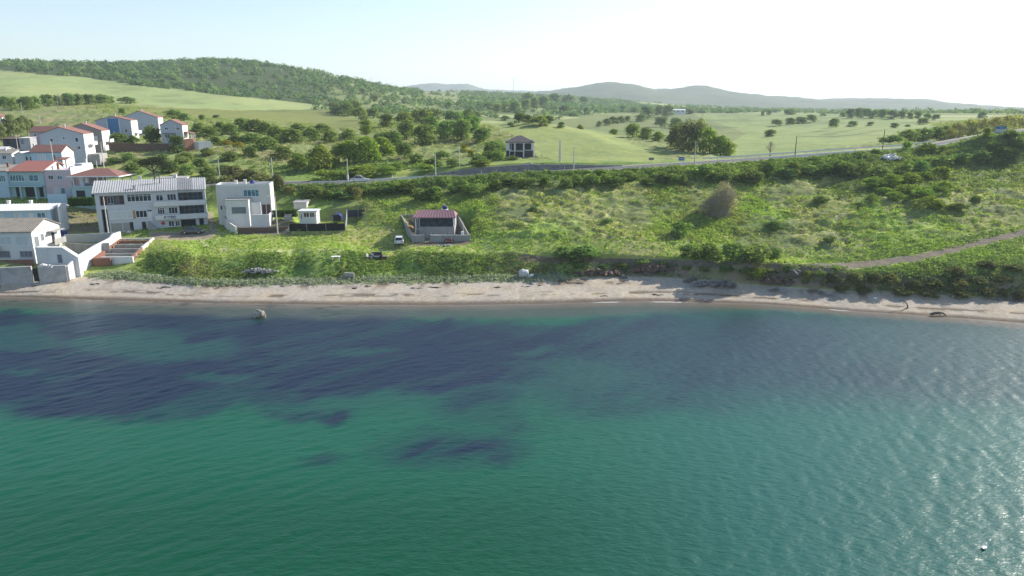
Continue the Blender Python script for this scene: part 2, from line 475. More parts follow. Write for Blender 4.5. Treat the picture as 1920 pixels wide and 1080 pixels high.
# distance: pasture
farp = smooth(R_H3, R_H3 + .5, gROW)
C = lerp(C, (.16, .19, .075), farp)
strip = fbm(gX / 160, gY / 55, 81, 3)
C = lerp(C, (.25, .285, .125), farp * smooth(.48, .53, strip))
C = lerp(C, (.12, .16, .06), farp * smooth(.56, .6, fbm(gX / 200, gY / 70, 91, 3)))
wood = farp * (1 - smooth(560, 660, gPX)) * smooth(R_H3 + .5, R_H3 + .9, gROW)
C = lerp(C, (.05, .075, .028), wood)
# crop fields (outlines as surveyed from the photograph, laid on the ground)
FIELDS = [
    ([(-900, 120), (0, 133), (110, 140), (250, 158), (400, 176), (500, 187), (600, 197), (625, 205), (560, 207), (450, 206), (380, 203), (300, 200), (255, 190), (190, 183), (100, 180), (-900, 168)], (.275, .345, .145), R_H2, R_H5),
    ([(300, 201), (380, 204), (450, 207), (620, 207), (690, 232), (680, 244), (560, 232), (420, 224), (330, 214), (250, 205)], (.165, .20, .062), R_H1, R_H4),
    ([(885, 222), (960, 226), (1050, 236), (1150, 252), (1262, 289), (1235, 306), (1100, 302), (1040, 300), (1008, 290), (1000, 262), (935, 243)], (.22, .28, .10), R_RF, R_H2 + .5),
    ([(1330, 300), (1380, 260), (1290, 214), (1500, 208), (1700, 226), (1780, 238), (1640, 270), (1450, 294)], (.21, .28, .105), R_RF, R_H4 + .6),
    ([(1000, 232), (1120, 214), (1300, 213), (1400, 250), (1330, 290), (1260, 285), (1130, 245)], (.17, .215, .082), R_H2 + .2, R_H4 + .5),
]
fieldmask = np.zeros(shp)
wob = 6 * (fbm(gX / 30, gY / 40, 95, 3) - .5)
for poly, col, r0, r1 in FIELDS:
    m = (in_poly(gPX, gPY + wob, poly) & (gROW > r0) & (gROW < r1) & (rd > 7.5)).astype(float)
    fieldmask = np.maximum(fieldmask, m)
    C = lerp(C, col, m * .93)
    fsn = np.sin((.746 * gX - .667 * gY + 26 * (big - .5)) / 2.6) * .5 + .5
    C = lerp(C, tuple(c * .50 for c in col), m * smooth(.4, .95, fsn) * smooth(.40, .62, fbm(gX / 30, gY / 44, 99, 3)) * .75 * smooth(700, 900, gPX))
    C = lerp(C, tuple(c * .72 for c in col), m * smooth(.5, .75, fbm(gX / 14, gY / 30, 97, 4)) * .8)
    C = lerp(C, (col[0] * 1.15, col[1] * 1.05, col[2] * 1.05), m * smooth(.45, .65, big) * .7)
# drill rows across the far field
# dirt tracks
TRACK = [(2050, 405), (1930, 434), (1850, 452), (1780, 470), (1720, 484), (1640, 494), (1560, 500), (1480, 502), (1400, 500), (1300, 494), (1200, 492), (1100, 490), (1040, 489), (980, 483)]
tr = 1 - smooth(4.6, 8.5, poly_dist(gPX, gPY * 1.0, TRACK) + (sm - .5) * 3)
tr *= ((gROW > R_T - .3) & (gROW < R_S + .2))
C = lerp(C, (.18, .155, .125), tr)
TRACK2 = [(392, 404), (396, 418), (402, 432), (392, 440), (360, 444), (320, 443), (288, 441)]
TRACK3 = [(445, 431), (400, 440), (376, 447), (388, 462), (430, 468), (520, 470), (640, 470), (760, 470)]
t2 = (1 - smooth(4, 9, poly_dist(gPX, gPY, TRACK2) + (sm - .5) * 4)) * ((gROW > R_T) & (gROW < R_K))
t3 = (1 - smooth(1.6, 3.6, poly_dist(gPX, gPY, TRACK3) + (sm - .5) * 3)) * ((gROW > R_T) & (gROW < R_S))
C = lerp(C, (.30, .26, .205), t2)
C = lerp(C, (.27, .24, .17), t3 * .75 * (1 - .6 * smooth(430, 600, gPX)))
yard = in_poly(gPX, gPY, [(762, 412), (866, 412), (884, 456), (872, 460), (775, 462), (766, 452)]) & (gROW > R_T) & (gROW < R_S + .3)
C = lerp(C, (.20, .17, .135), yard * .8)
slopeyard = in_poly(gPX, gPY, [(120, 395), (182, 392), (186, 436), (122, 432)]) & (gROW < R_K)
C = lerp(C, (.10, .085, .06), slopeyard * .9)
gravel = in_poly(gPX, gPY, [(448, 425), (470, 412), (550, 410), (546, 440), (448, 441)]) & (gROW < R_K)
C = lerp(C, (.19, .175, .145), gravel * .75)
ruin = in_poly(gPX, gPY, [(226, 446), (290, 446), (252, 490), (170, 492)]) & (gROW < R_S)
C = lerp(C, (.16, .115, .085), ruin * .9)
brn = in_poly(gPX, gPY, [(300, 470), (470, 440), (520, 446), (430, 470), (340, 485)]) & (gROW < R_S)
C = lerp(C, (.20, .165, .085), brn * smooth(.45, .6, med) * .7)
C = lerp(C, (.17, .165, .14), (1 - smooth(4.5, 6.5, rd)) * (gROW > R_K) * .8)     # gravel verge
veg = np.clip(1 - sand - .9 * fieldmask - tr - t2 - yard - gravel, 0, 1) * (1 - .8 * smooth(R_H3, R_H3 + .4, gROW))
C *= 1 + np.array([1.3, 1.3, 1.3]) * veg[..., None]
C *= (.9 + .2 * sm)[..., None]

idx = np.arange(nx * ny).reshape(nx, ny)
quads = np.stack([idx[:-1, :-1], idx[1:, :-1], idx[1:, 1:], idx[:-1, 1:]], -1).reshape(-1, 4)
V = np.stack([gX, gY, gZ], -1).reshape(-1, 3)
terr_me = mk_mesh('terrain', V, quads, C.reshape(-1, 3), True)

m_ground, nt, out = new_mat('ground_cover')
b = N(nt, 'ShaderNodeBsdfPrincipled'); b.inputs['Roughness'].default_value = .95; b.inputs['Specular IOR Level'].default_value = .1
at = N(nt, 'ShaderNodeAttribute', attribute_name='Col')
tc = N(nt, 'ShaderNodeTexCoord')
n1 = N(nt, 'ShaderNodeTexNoise'); n1.inputs['Scale'].default_value = 1.6; n1.inputs['Detail'].default_value = 7; n1.inputs['Roughness'].default_value = .7
n2 = N(nt, 'ShaderNodeTexNoise'); n2.inputs['Scale'].default_value = .16; n2.inputs['Detail'].default_value = 5
for n in (n1, n2): nt.links.new(tc.outputs['Object'], n.inputs['Vector'])
c = mixc(nt, ramp(nt, n1.outputs[0], .35, .75), at.outputs['Color'], mixc(nt, 1.0, at.outputs['Color'], (.6, .62, .6), 'MULTIPLY'))
c = mixc(nt, ramp(nt, n2.outputs[0], .4, .7), c, mixc(nt, 1.0, c, (1.15, 1.08, .95), 'MULTIPLY'))
nt.links.new(c, b.inputs['Base Color'])
bp = N(nt, 'ShaderNodeBump'); bp.inputs['Strength'].default_value = .5; bp.inputs['Distance'].default_value = .25
nt.links.new(n1.outputs[0], bp.inputs['Height']); nt.links.new(bp.outputs[0], b.inputs['Normal'])
nt.links.new(b.outputs[0], out.inputs[0])
terrain = tag(link('terrain', terr_me, m_ground), kind='structure')

BVH = BVHTree.FromPolygons([tuple(v) for v in V.tolist()], quads.tolist())
def ground(x, y):
    h = BVH.ray_cast(Vector((x, y, 500)), Vector((0, 0, -1)))
    return h[0].z if h[0] is not None else 0.0
def pick(px, py):
    d = Vector(((px - 960) / F, CP + (540 - py) / F * SP, -SP + (540 - py) / F * CP))
    h = BVH.ray_cast(Vector((0, 0, CAM_H)), d.normalized())
    return h[0]
def at_px(px, Y):                       # ground point at distance Y seen in column px
    z = 15.0
    for _ in range(4):
        x = (px - 960) / F * depth_c(Y, z); z = ground(x, Y)
    return Vector((x, Y, z))
def scale_at(p): return F / depth_c(p.y, p.z)      # photo pixels per metre

# ------------------------------------------------------------------ road, markings
def strip(name, line, o0, o1, dz, material):
    n = len(line); d = np.gradient(line[:, :2], axis=0); d /= np.linalg.norm(d, axis=1)[:, None]
    nrm = np.stack([d[:, 1], -d[:, 0]], 1)          # to the right of travel = seaward
    A = np.c_[line[:, :2] + nrm * o0, line[:, 2] + dz]; B = np.c_[line[:, :2] + nrm * o1, line[:, 2] + dz]
    q = [(i, i + 1, n + i + 1, n + i) for i in range(n - 1)]
    return link(name, mk_mesh(name, np.r_[A, B], q), material)
m_asph = mat('asphalt', (.075, .075, .08), .85, (.11, .11, .112), .4, .8, 30, .1)
m_paint = mat('road_paint', (.62, .62, .60), .7, (.4, .4, .38), 3, .6, 20, 0)
dense = np.array([np.interp(np.linspace(0, len(road_xy) - 1, 400), np.arange(len(road_xy)), road_xy[:, k]) for k in range(3)]).T
tag(strip('road', dense, -4.2, 4.2, .05, m_asph), kind='structure')
for o in (-3.75, 3.75): tag(strip('road_edge_line', dense, o - .09, o + .09, .055, m_paint), kind='structure')
tag(strip('road_centre_line', dense, -.07, .07, .055, m_paint), kind='structure')
tag(strip('road_kerb', dense, 4.2, 4.55, .16, mat('kerb_concrete', (.40, .39, .37), .9, None, 2, .5)), kind='structure')
# ------------------------------------------------------------------ sea
def axis(lo, hi, d, far, grow=1.35):
    a = list(np.arange(lo, hi + d * .5, d)); s = d
    x = a[-1]
    while x < far: s *= grow; x += s; a.append(x)
    s = d; x = a[0]; pre = []
    while x > -far: s *= grow; x -= s; pre.append(x)
    return np.array(pre[::-1] + a)
wx = axis(-100, 108, .21, 12000)
wy = axis(30, 119, .21, 12000); wy = wy[wy < 132]
WX, WY = np.meshgrid(wx, wy, indexing='ij')
cpx, cpy = project(WX, np.maximum(WY, 8), 0 * WX)
near_w = (1 - smooth(90, 140, np.abs(WX))) * (1 - smooth(120, 130, WY)) * smooth(0, 30, WY)
hz = np.zeros_like(WX)
rs = np.random.default_rng(3)
shore = smooth(0, 26, np.interp(cpx, gx, cY[:, R_W]) - WY)          # calmer at the water's edge
blend = smooth(-30, 45, WX)
for k in range(46):
    lam = rs.choice([4.5, 3.0, 2.1, 1.5, 1.1, .85], p=[.05, .12, .22, .26, .21, .14]) * rs.uniform(.85, 1.2)
    amp = .0022 * lam * (.5 if lam > 3.8 else (.8 if lam > 2.5 else 1.05)) * rs.uniform(.6, 1.3)
    for side in (0, 1):
        az = R(rs.normal(-42, 17)) if side == 0 else R(rs.normal(-72, 26))
        kx, ky = math.sin(az), math.cos(az)
        ph = 2 * math.pi / lam * (kx * WX + ky * WY) + rs.uniform(0, 6.28) + 1.6 * (vnoise(WX / (lam * 5), WY / (lam * 5), k + 60 * side) - .5)
        env = .35 + 1.1 * vnoise(WX / (lam * 6) + 9, WY / (lam * 6), 200 + k + 60 * side)
        wgt = 1.3 * (1 - blend) if side == 0 else .7 * blend
        hz += amp * env * wgt * (np.sin(ph) + .25 * np.sin(2 * ph + .6))
hz *= near_w * (.35 + .65 * shore)
# what the water shows: sand under the shallows, green depth, dark seagrass beds
nw1 = fbm(WX / 7, WY / 9, 301, 5, .6); nw2 = fbm(WX / 22, WY / 26, 311, 4); nw3 = fbm(WX / 2.2, WY / 2.6, 321, 3)
jx = cpx + 120 * (nw1 - .5) + 26 * (nw3 - .5); jy = cpy + 46 * (nw1 - .5) + 46 * (nw2 - .5) + 10 * (nw3 - .5)
def ell(cx, cy, rx, ry, soft=.35):
    d = np.sqrt(((jx - cx) / rx) ** 2 + ((jy - cy) / ry) ** 2)
    return 1 - smooth(1 - soft, 1 + soft, d)
dep = np.interp(cpx, gx, cY[:, R_W]) - WY                             # metres from the waterline
WC = np.zeros(WX.shape + (3,)); WC[:] = (.004, .082, .043)
WC = lerp(WC, (.002, .058, .026), smooth(830, 1000, cpy) * .9)
WC = lerp(WC, (.009, .088, .076), smooth(900, 1600, cpx) * .8)
WC = lerp(WC, (.012, .075, .052), smooth(.5, .7, nw2) * .35 * (1 - smooth(760, 900, cpy)))
mid = (1 - smooth(700, 800, jy)) * smooth(585, 600, jy)
WC = lerp(WC, (.010, .042, .048), mid * .8)
grass = np.zeros(WX.shape)
for e in [(210, 715, 350, 64, .24), (-20, 680, 200, 60, .2), (60, 610, 420, 22, .25), (520, 606, 420, 24, .25), (760, 645, 420, 46, .3), (1000, 620, 330, 34, .35), (1250, 650, 330, 55, .45), (700, 700, 330, 34, .35),
          (560, 768, 48, 14, .5), (632, 778, 30, 16, .8), (830, 842, 110, 34, .8), (600, 858, 46, 12, .95), (1180, 752, 150, 36, .5), (920, 770, 90, 40, .6), (1400, 690, 260, 42, .6), (910, 855, 60, 22, .9)]:
    grass = np.maximum(grass, ell(*e) * (1 if e[0] < 850 else (.6 if e[0] < 1100 else .42)))
for e in [(300, 645, 170, 22, .4), (25, 636, 80, 20, .4), (395, 700, 70, 11, .5), (1000, 650, 70, 10, .5), (1130, 707, 75, 24, .5), (690, 655, 70, 9, .5), (60, 700, 40, 8, .5)]:
    grass *= 1 - .75 * ell(*e)
    WC = lerp(WC, (.011, .060, .048), ell(*e) * .6)
_ca, _sa = math.cos(R(42)), math.sin(R(42))
stk = fbm((WX * _sa + WY * _ca) / 16, (WX * _ca - WY * _sa) / 3.2, 351, 4, .6)
WC = lerp(WC, (.0036, .0095, .032), np.clip(grass * (.62 + .7 * smooth(.32, .58, stk) * (.86 + .25 * (nw3 - .3))), 0, 1) * .93)
shal = 1 - smooth(5.5, 9.5, dep + 3.5 * (nw1 - .5) + 6 * smooth(1150, 1600, cpx))
WC = lerp(WC, (.055, .068, .056), shal * .9)
WC = lerp(WC, (.13, .108, .082), 1 - smooth(.2, 4.5, dep + 1.5 * (nw3 - .5)))
specks = shal * smooth(.6, .68, fbm(WX / 1.6, WY / .8, 333, 3)) * (1 - smooth(620, 760, cpx))
WC = lerp(WC, (.03, .035, .03), specks * .7)
foam_l = np.exp(-((dep - .25 - .5 * (nw1 - .5)) / .22) ** 2) * (.10 + .8 * (smooth(1090, 1140, cpx) * (1 - smooth(1270, 1300, cpx)) + smooth(1530, 1560, cpx) * (1 - smooth(1600, 1630, cpx)) + .5 * smooth(1780, 1850, cpx)) * smooth(.40, .6, fbm(WX / 5, WY / 9, 341, 3)))
WC = lerp(WC, (.62, .62, .62), np.clip(foam_l, 0, .85))
n1_, n2_ = WX.shape
wi = np.arange(n1_ * n2_).reshape(n1_, n2_)
wq = np.stack([wi[:-1, :-1], wi[1:, :-1], wi[1:, 1:], wi[:-1, 1:]], -1).reshape(-1, 4)
sea_me = mk_mesh('sea', np.stack([WX, WY, hz], -1).reshape(-1, 3), wq, WC.reshape(-1, 3), True)
m_sea, nt, out = new_mat('sea_water')
b = N(nt, 'ShaderNodeBsdfPrincipled'); b.inputs["Roughness"].default_value = .34; b.inputs["IOR"].default_value = 1.333
at = N(nt, 'ShaderNodeAttribute', attribute_name='Col'); nt.links.new(at.outputs['Color'], b.inputs['Base Color'])
tc = N(nt, 'ShaderNodeTexCoord')
# wind ripples spreading in long arcs from the open sea, over crossing wavelets
sx = N(nt, 'ShaderNodeSeparateXYZ'); nt.links.new(tc.outputs['Object'], sx.inputs[0])
def mth(op, a, b_):
    n = N(nt, 'ShaderNodeMath', operation=op)
    for k, v in enumerate((a, b_)):
        if isinstance(v, (int, float)): n.inputs[k].default_value = v
        else: nt.links.new(v, n.inputs[k])
    return n.outputs[0]
ox, oy = mth('SUBTRACT', sx.outputs[0], 6.0), mth('ADD', sx.outputs[1], 28.0)
rad = mth('SQRT', mth('ADD', mth('MULTIPLY', ox, ox), mth('MULTIPLY', oy, oy)), 0.0)
ang = mth('MULTIPLY', mth('ARCTAN2', ox, oy), 85.0)
prev = None
for arc, (a0, a1), st, dist in ((0, (.9, 2.3), .45, .05), (1, (.6, 1.9), .7, .11), (1, (1.4, 4.0), .75, .07), (0, (2.0, 4.4), .4, .025)):
    if arc:
        cb = N(nt, 'ShaderNodeCombineXYZ'); nt.links.new(mth('MULTIPLY', ang, a0), cb.inputs[0]); nt.links.new(mth('MULTIPLY', mth('ADD', rad, mth('MULTIPLY', ang, .12 if a0 < 1 else -.1)), a1), cb.inputs[1]); src = cb.outputs[0]
    else:
        mp = N(nt, 'ShaderNodeMapping'); mp.vector_type = 'TEXTURE'; mp.inputs['Rotation'].default_value = (0, 0, R(42) if a0 < 1 else R(18))
        mp2 = N(nt, 'ShaderNodeMapping'); mp2.inputs['Scale'].default_value = (a0, a1, 1)
        nt.links.new(tc.outputs['Object'], mp.inputs[0]); nt.links.new(mp.outputs[0], mp2.inputs[0]); src = mp2.outputs[0]
    nz = N(nt, 'ShaderNodeTexNoise'); nz.inputs['Scale'].default_value = 1.0; nz.inputs['Detail'].default_value = 2; nz.inputs['Distortion'].default_value = .4
    nt.links.new(src, nz.inputs['Vector'])
    bp = N(nt, 'ShaderNodeBump'); bp.inputs['Strength'].default_value = st; bp.inputs['Distance'].default_value = dist
    nt.links.new(nz.outputs[0], bp.inputs['Height'])
    if prev is not None: nt.links.new(prev.outputs[0], bp.inputs['Normal'])
    prev = bp
nt.links.new(prev.outputs[0], b.inputs['Normal'])
nt.links.new(b.outputs[0], out.inputs[0])
tag(link('sea', sea_me, m_sea), kind='structure')

# ------------------------------------------------------------------ far hills
m_hill = mat('hill_woodland', (.105, .135, .06), .95, (.035, .058, .03), .009, 1.0, .06, .9, spec=.05, bump_scale=.03)
def far_hill(name, sky, Y, back, base_z, seed):
    sky = np.array(sky, float)
    px = np.arange(sky[0, 0], sky[-1, 0] + .1, 3.0); top = np.interp(px, sky[:, 0], sky[:, 1])
    top = np.convolve(np.r_[[top[0]] * 4, top, [top[-1]] * 4], np.ones(9) / 9, 'valid')
    rows = np.linspace(0, 1, 40)
    P, T = np.meshgrid(px, rows, indexing='ij')
    zt = np.array([z_at(p, Y) for p in top])[:, None]
    prof = np.where(T < .6, np.sin(T / .6 * math.pi / 2), np.cos((T - .6) / .4 * math.pi / 2))
    YY = Y - back + T * back / .6
    Z = base_z + (zt - base_z) * prof
    Xw = (P - 960) / F * depth_c(Y, zt)
    Z = Z + (zt - base_z) * .45 * (fbm(Xw / 420, YY / 420, seed, 5, .55) - .5) * (1 - np.exp(-((T - .6) / .12) ** 2)) * prof + 18 * (fbm(Xw / 60, YY / 45, seed + 9, 3) - .4) * prof
    i = np.arange(P.size).reshape(P.shape)
    q = np.stack([i[:-1, :-1], i[1:, :-1], i[1:, 1:], i[:-1, 1:]], -1).reshape(-1, 4)
    tag(link(name, mk_mesh(name, np.stack([Xw, YY, Z], -1).reshape(-1, 3), q, None, True), m_hill), kind='structure')
far_hill('far_hills', [(960, 186), (1000, 174), (1040, 170), (1085, 165), (1125, 160), (1160, 165), (1200, 173), (1235, 170), (1275, 167), (1310, 170), (1345, 179), (1400, 183), (1450, 188), (1485, 191), (1530, 188), (1590, 186), (1635, 187), (1680, 195), (1740, 204), (1800, 211), (1850, 215), (1920, 219)], 3300, 1200, 25, 501)
far_hill('far_hills', [(720, 180), (760, 163), (790, 158), (820, 156), (850, 160), (866, 157), (885, 160), (905, 168), (940, 170), (985, 171), (1040, 176), (1100, 182)], 5200, 900, 30, 511)
far_hill('far_hills', [(1500, 205), (1600, 204), (1700, 206), (1800, 212), (1900, 216), (2050, 218), (2300, 214), (2500, 216)], 6200, 900, 10, 521)
# ------------------------------------------------------------------ foliage
m_leaf = leaf_mat('tree_leaves', .018, .22, .42)
m_cover = leaf_mat('ground_leaves', 0, 0, .42)
m_bark = mat('bark', (.13, .10, .075), .95, (.07, .055, .04), 3, .7, 20, .3)
m_twig = mat('dry_twigs', (.40, .34, .27), .95, (.28, .235, .18), 3, .7, 20, .1)

def leaf_quads(Cn, Nn, size, rng, tilt=.7, aspect=1.0):
    """one leaf clump (quad) per centre, roughly facing along its normal"""
    n = len(Cn)
    nn = Nn + rng.normal(0, tilt * .6, (n, 3)); nn /= np.linalg.norm(nn, axis=1)[:, None] + 1e-9
    a = np.cross(nn, rng.normal(0, 1, (n, 3))); a /= np.linalg.norm(a, axis=1)[:, None] + 1e-9
    b = np.cross(nn, a)
    s = (size * rng.uniform(.6, 1.35, n))[:, None] if np.ndim(size) == 0 else (size * rng.uniform(.6, 1.35, n))[:, None]
    k = rng.uniform(.35, .8, (n, 1)) * aspect
    a1 = a * s; b1 = b * s * k
    sk = rng.uniform(-.35, .35, (n, 1))
    P = np.stack([Cn - a1, Cn - b1 + a1 * sk, Cn + a1, Cn + b1 - a1 * sk], 1)      # leaf-shaped diamond
    return P.reshape(-1, 3), np.arange(4 * n).reshape(n, 4)

def crown(name, seed, lumps, n, size, col, col2, flat=0.0, tilt=.7, inner=.25):
    """crown from lumps (x,y,z,rx,ry,rz): leaf clumps spread over and inside them, sparse at the rim"""
    rng = np.random.default_rng(seed)
    L = np.array(lumps, float)
    area = (L[:, 3] * L[:, 5]) ; pr = area / area.sum()
    k = rng.choice(len(L), n, p=pr)
    d = rng.normal(0, 1, (n, 3)); d /= np.linalg.norm(d, axis=1)[:, None]
    d[:, 2] = np.where(rng.random(n) < .65, np.abs(d[:, 2]), d[:, 2])
    rad = np.where(rng.random(n) < inner, rng.uniform(.3, .85, n), rng.normal(.98, .09, n))
    Cn = L[k, :3] + d * L[k, 3:6] * rad[:, None]
    Cn += rng.normal(0, size * .35, (n, 3))
    V_, Q_ = leaf_quads(Cn, d + np.array([0, 0, .25]), size, rng, tilt)
    t = rng.random(len(L))[k] * .7 + rng.random(n) * .5
    c = np.array(col)[None] * (1 - t[:, None]) + np.array(col2)[None] * t[:, None]
    c *= rng.uniform(.8, 1.2, (n, 1))
    return mk_mesh(name, V_, Q_, np.repeat(c, 4, 0))

def lumps_round(seed, r, h, z0, k=11, squash=.8):
    """lumps for an irregular rounded crown of radius r from z0 up to h"""
    rng = np.random.default_rng(seed); out = []
    H = h - z0
    for i in range(k):
        a = rng.uniform(0, 6.28); zz = rng.uniform(.08, .80); rr = r * math.sqrt(max(0, 1 - max(0, zz - .25) ** 1.5 * 1.5)) * rng.uniform(.35, .72)
        s = rng.uniform(.28, .44) * r
        out.append((rr * math.cos(a), rr * math.sin(a), z0 + H * zz, s, s, min(s * squash * 1.1, H * .26)))
    out.append((0, 0, z0 + H * .45, r * .62, r * .62, H * .44))
    out.append((r * .1, 0, z0 + H * .76, r * .34, r * .34, H * .24))
    return out

def trunk(name, h, r, spread, seed, branches=4):
    rng = random.Random(seed); m = MB()
    top = Vector((rng.uniform(-.1, .1) * h, rng.uniform(-.1, .1) * h, h))
    m.tube([(0, 0, -.6), (0, 0, 0), top * .5 + Vector((.03 * h, 0, 0)), top], [r * 1.35, r * 1.1, r * .85, r * .55], 7)
    for i in range(branches):
        a = 6.28 * i / branches + rng.uniform(-.5, .5); st = top * rng.uniform(.55, .95)
        en = st + Vector((math.cos(a) * spread, math.sin(a) * spread, h * rng.uniform(.3, .7)))
        m.tube([st, (st + en) / 2 + Vector((0, 0, .08 * h)), en], [r * .5, r * .35, r * .16], 5)
    o = m.build(name, m_bark); me = o.data; bpy.data.objects.remove(o); return me

# unit kinds: built at height 1 x width 1, scaled per tree
GREENS = {
    'dark': ((.105, .170, .058), (.205, .285, .088)),
    'bright': ((.115, .185, .036), (.235, .315, .062)),
    'mid': ((.095, .145, .040), (.185, .240, .065)),
    'pale': ((.125, .155, .075), (.20, .235, .10)),
    'straw': ((.20, .19, .095), (.27, .27, .10)),
    'olive': ((.11, .125, .052), (.18, .19, .08)),
    'broom': ((.10, .12, .03), (.42, .36, .03)),
}
KINDS = {}
def kind(name, tones, leaves, size, z0, variants=3, k=11, trunk_h=.35, trunk_r=.03, inner=.25, squash=.8):
    lst = []
    for v in range(variants):
        lst.append((crown('crown', 100 + 13 * v + len(KINDS) * 7, lumps_round(v * 5 + len(KINDS), .5, 1.0, z0, k, squash), leaves, size, *GREENS[tones], inner=inner),
                    trunk('trunk', trunk_h, trunk_r, .22, v) if trunk_h else None))
    KINDS[name] = lst
kind('oak', 'dark', 1700, .046, .03, 4, 14, .3)
kind('broadleaf', 'bright', 1900, .042, .02, 4, 15)
kind('thorn', 'mid', 1300, .05, .03, 3, 11)
kind('pine', 'pale', 1100, .05, .25, 3, 9, .5)
kind('greytree', 'pale', 1900, .04, .02, 4, 15, .3)
kind('feathery', 'straw', 1300, .034, .05, 3, 13, .3, .02, .5)
kind('shrub', 'mid', 1000, .058, .0, 4, 12, 0)
kind('dark_shrub', 'dark', 1000, .058, .0, 3, 12, 0)
kind('olive_shrub', 'olive', 1000, .058, .0, 3, 12, 0)
kind('bright_shrub', 'bright', 1000, .058, .0, 3, 12, 0)
kind('broom', 'broom', 900, .055, .0, 2, 10, 0)
def for_far(name):                       # lighter copies of a crown for trees a kilometre off
    pass

ORD = ['first', 'second', 'third', 'fourth', 'fifth', 'sixth', 'seventh', 'eighth', 'ninth', 'tenth', 'eleventh', 'twelfth', 'thirteenth', 'fourteenth', 'fifteenth', 'sixteenth', 'seventeenth', 'eighteenth', 'nineteenth', 'twentieth',
       'twenty-first', 'twenty-second', 'twenty-third', 'twenty-fourth', 'twenty-fifth', 'twenty-sixth', 'twenty-seventh', 'twenty-eighth', 'twenty-ninth', 'thirtieth']
N_TREES = 0
def plant(kindname, pos, wpx, hpx, label, cat='tree', group=None, name=None, var=None, parts=True, depth=1.0):
    """one tree or bush standing at pos; its size in photo pixels gives its size in metres"""
    global N_TREES
    N_TREES += 1
    s = scale_at(pos); W, H = wpx / s, hpx / s
    cr, tr = KINDS[kindname][(N_TREES if var is None else var) % len(KINDS[kindname])]
    nm = name or ('tree' if cat == 'tree' else 'shrub')
    rz = random.uniform(0, 6.28)
    pos = Vector(pos) - Vector((0, 0, .10 * H))
    W *= random.uniform(.92, 1.14); depth *= random.uniform(.75, 1.2)
    sc = (W * 1.08, W * 1.08 * depth, H * 1.05)
    if tr is not None and parts:
        e = empty(nm, pos, rz, label, cat, group); e.scale = sc
        link('crown', cr, m_leaf, e); link('trunk', tr, m_bark, e)
    else:
        e = tag(link(nm, cr, m_leaf), label, cat, group); e.location = pos; e.rotation_euler = (0, 0, rz); e.scale = sc
    return e

def gp(px, py, Y=None):
    if Y is None:
        p = pick(px, py)
        if p is not None: return p
    return at_px(px, Y or 600)

def row(kindname, desc, items, cat='tree', group=None, parts=True, name=None):
    """items (px, py, w, h[, Y]) sorted left to right; the label counts them from the left"""
    items = sorted(items, key=lambda t: t[0])
    for i, it in enumerate(items):
        px, py, w_, h_ = it[:4]; Y = it[4] if len(it) > 4 else None
        lab = desc if len(items) == 1 else f'{desc}, {ORD[i]} from the left'
        plant(kindname, gp(px, py, Y), w_, h_, lab, cat, group if len(items) > 1 else None, name, parts=parts)

# --- trees of the gully behind the road
row('broadleaf', 'bright leafy tree in the thicket just above the road', [(598, 318, 62, 48), (636, 306, 46, 40), (655, 306, 44, 46), (690, 302, 60, 48), (718, 292, 46, 36), (560, 312, 40, 26)], group='thicket of bright trees above the road')
row('oak', 'dark rounded tree filling the gully between the two slopes', [(735, 285, 52, 42), (762, 262, 46, 40), (792, 272, 56, 40), (808, 250, 44, 34), (838, 262, 52, 38), (866, 262, 50, 40), (884, 250, 42, 36), (850, 236, 46, 30), (905, 268, 40, 30), (925, 290, 44, 28), (760, 296, 40, 30), (712, 276, 36, 28)], group='dark trees in the gully')
row('thorn', 'mid green tree along the upper edge of the gully', [(790, 234, 46, 32), (757, 238, 40, 30), (725, 240, 36, 28), (700, 222, 30, 22), (676, 226, 34, 26), (652, 218, 34, 28), (628, 212, 32, 22), (815, 228, 36, 24), (878, 232, 34, 30), (892, 228, 26, 22)], group='trees along the upper gully edge')
row('broadleaf', 'single round bright tree standing on the open meadow slope', [(685, 250, 32, 27)])
row('oak', 'dark tall tree of the clump at the top of the gully', [(660, 190, 26, 26, 520), (646, 198, 30, 26, 500), (633, 206, 34, 20, 480), (668, 206, 26, 30, 480)], group='clump at the gully top')
# --- fields in the middle distance
row('oak', 'small round tree on the pale strip fields in the middle distance', [(680, 176, 15, 11), (703, 190, 16, 13), (728, 194, 10, 6), (757, 194, 12, 7), (778, 194, 13, 8), (797, 194, 9, 7), (820, 194, 12, 6), (843, 204, 16, 14), (703, 206, 14, 12), (803, 212, 11, 8), (750, 210, 16, 8), (616, 168, 8, 6), (662, 176, 14, 9), (594, 166, 12, 12)], group='lone trees on the strip fields', parts=False)
row('oak', 'dark tree of the wood edge beyond the crest field', [(932, 212, 22, 18), (948, 210, 24, 22), (966, 212, 26, 24), (985, 209, 24, 24), (1003, 206, 26, 24), (1020, 202, 24, 24), (915, 205, 24, 14), (1040, 196, 28, 22), (1065, 196, 26, 20), (1095, 198, 26, 18), (990, 194, 26, 22), (958, 200, 20, 12)], group='wood edge beyond the crest field')
row('thorn', 'bushy tree in the hollow behind the crest field', [(973, 230, 28, 20), (990, 232, 24, 18), (1012, 236, 36, 20), (1030, 232, 26, 16), (947, 226, 22, 10), (1052, 240, 18, 12)], group='trees in the hollow behind the crest field')
row('dark_shrub', 'lone dark bush on the skyline of the crest field', [(957, 238, 14, 10)], cat='bush')
row('oak', 'round tree in the broken line across the valley fields', [(1057, 213, 30, 16), (1084, 215, 12, 9), (1100, 214, 20, 14), (1128, 208, 10, 6), (1143, 209, 12, 8), (1168, 210, 15, 13), (1190, 212, 16, 12), (1215, 224, 30, 26), (1202, 228, 26, 16), (1253, 219, 24, 24), (1236, 216, 22, 20), (1290, 214, 28, 12), (1240, 238, 30, 20), (1268, 240, 36, 20)], group='line of trees across the valley fields')
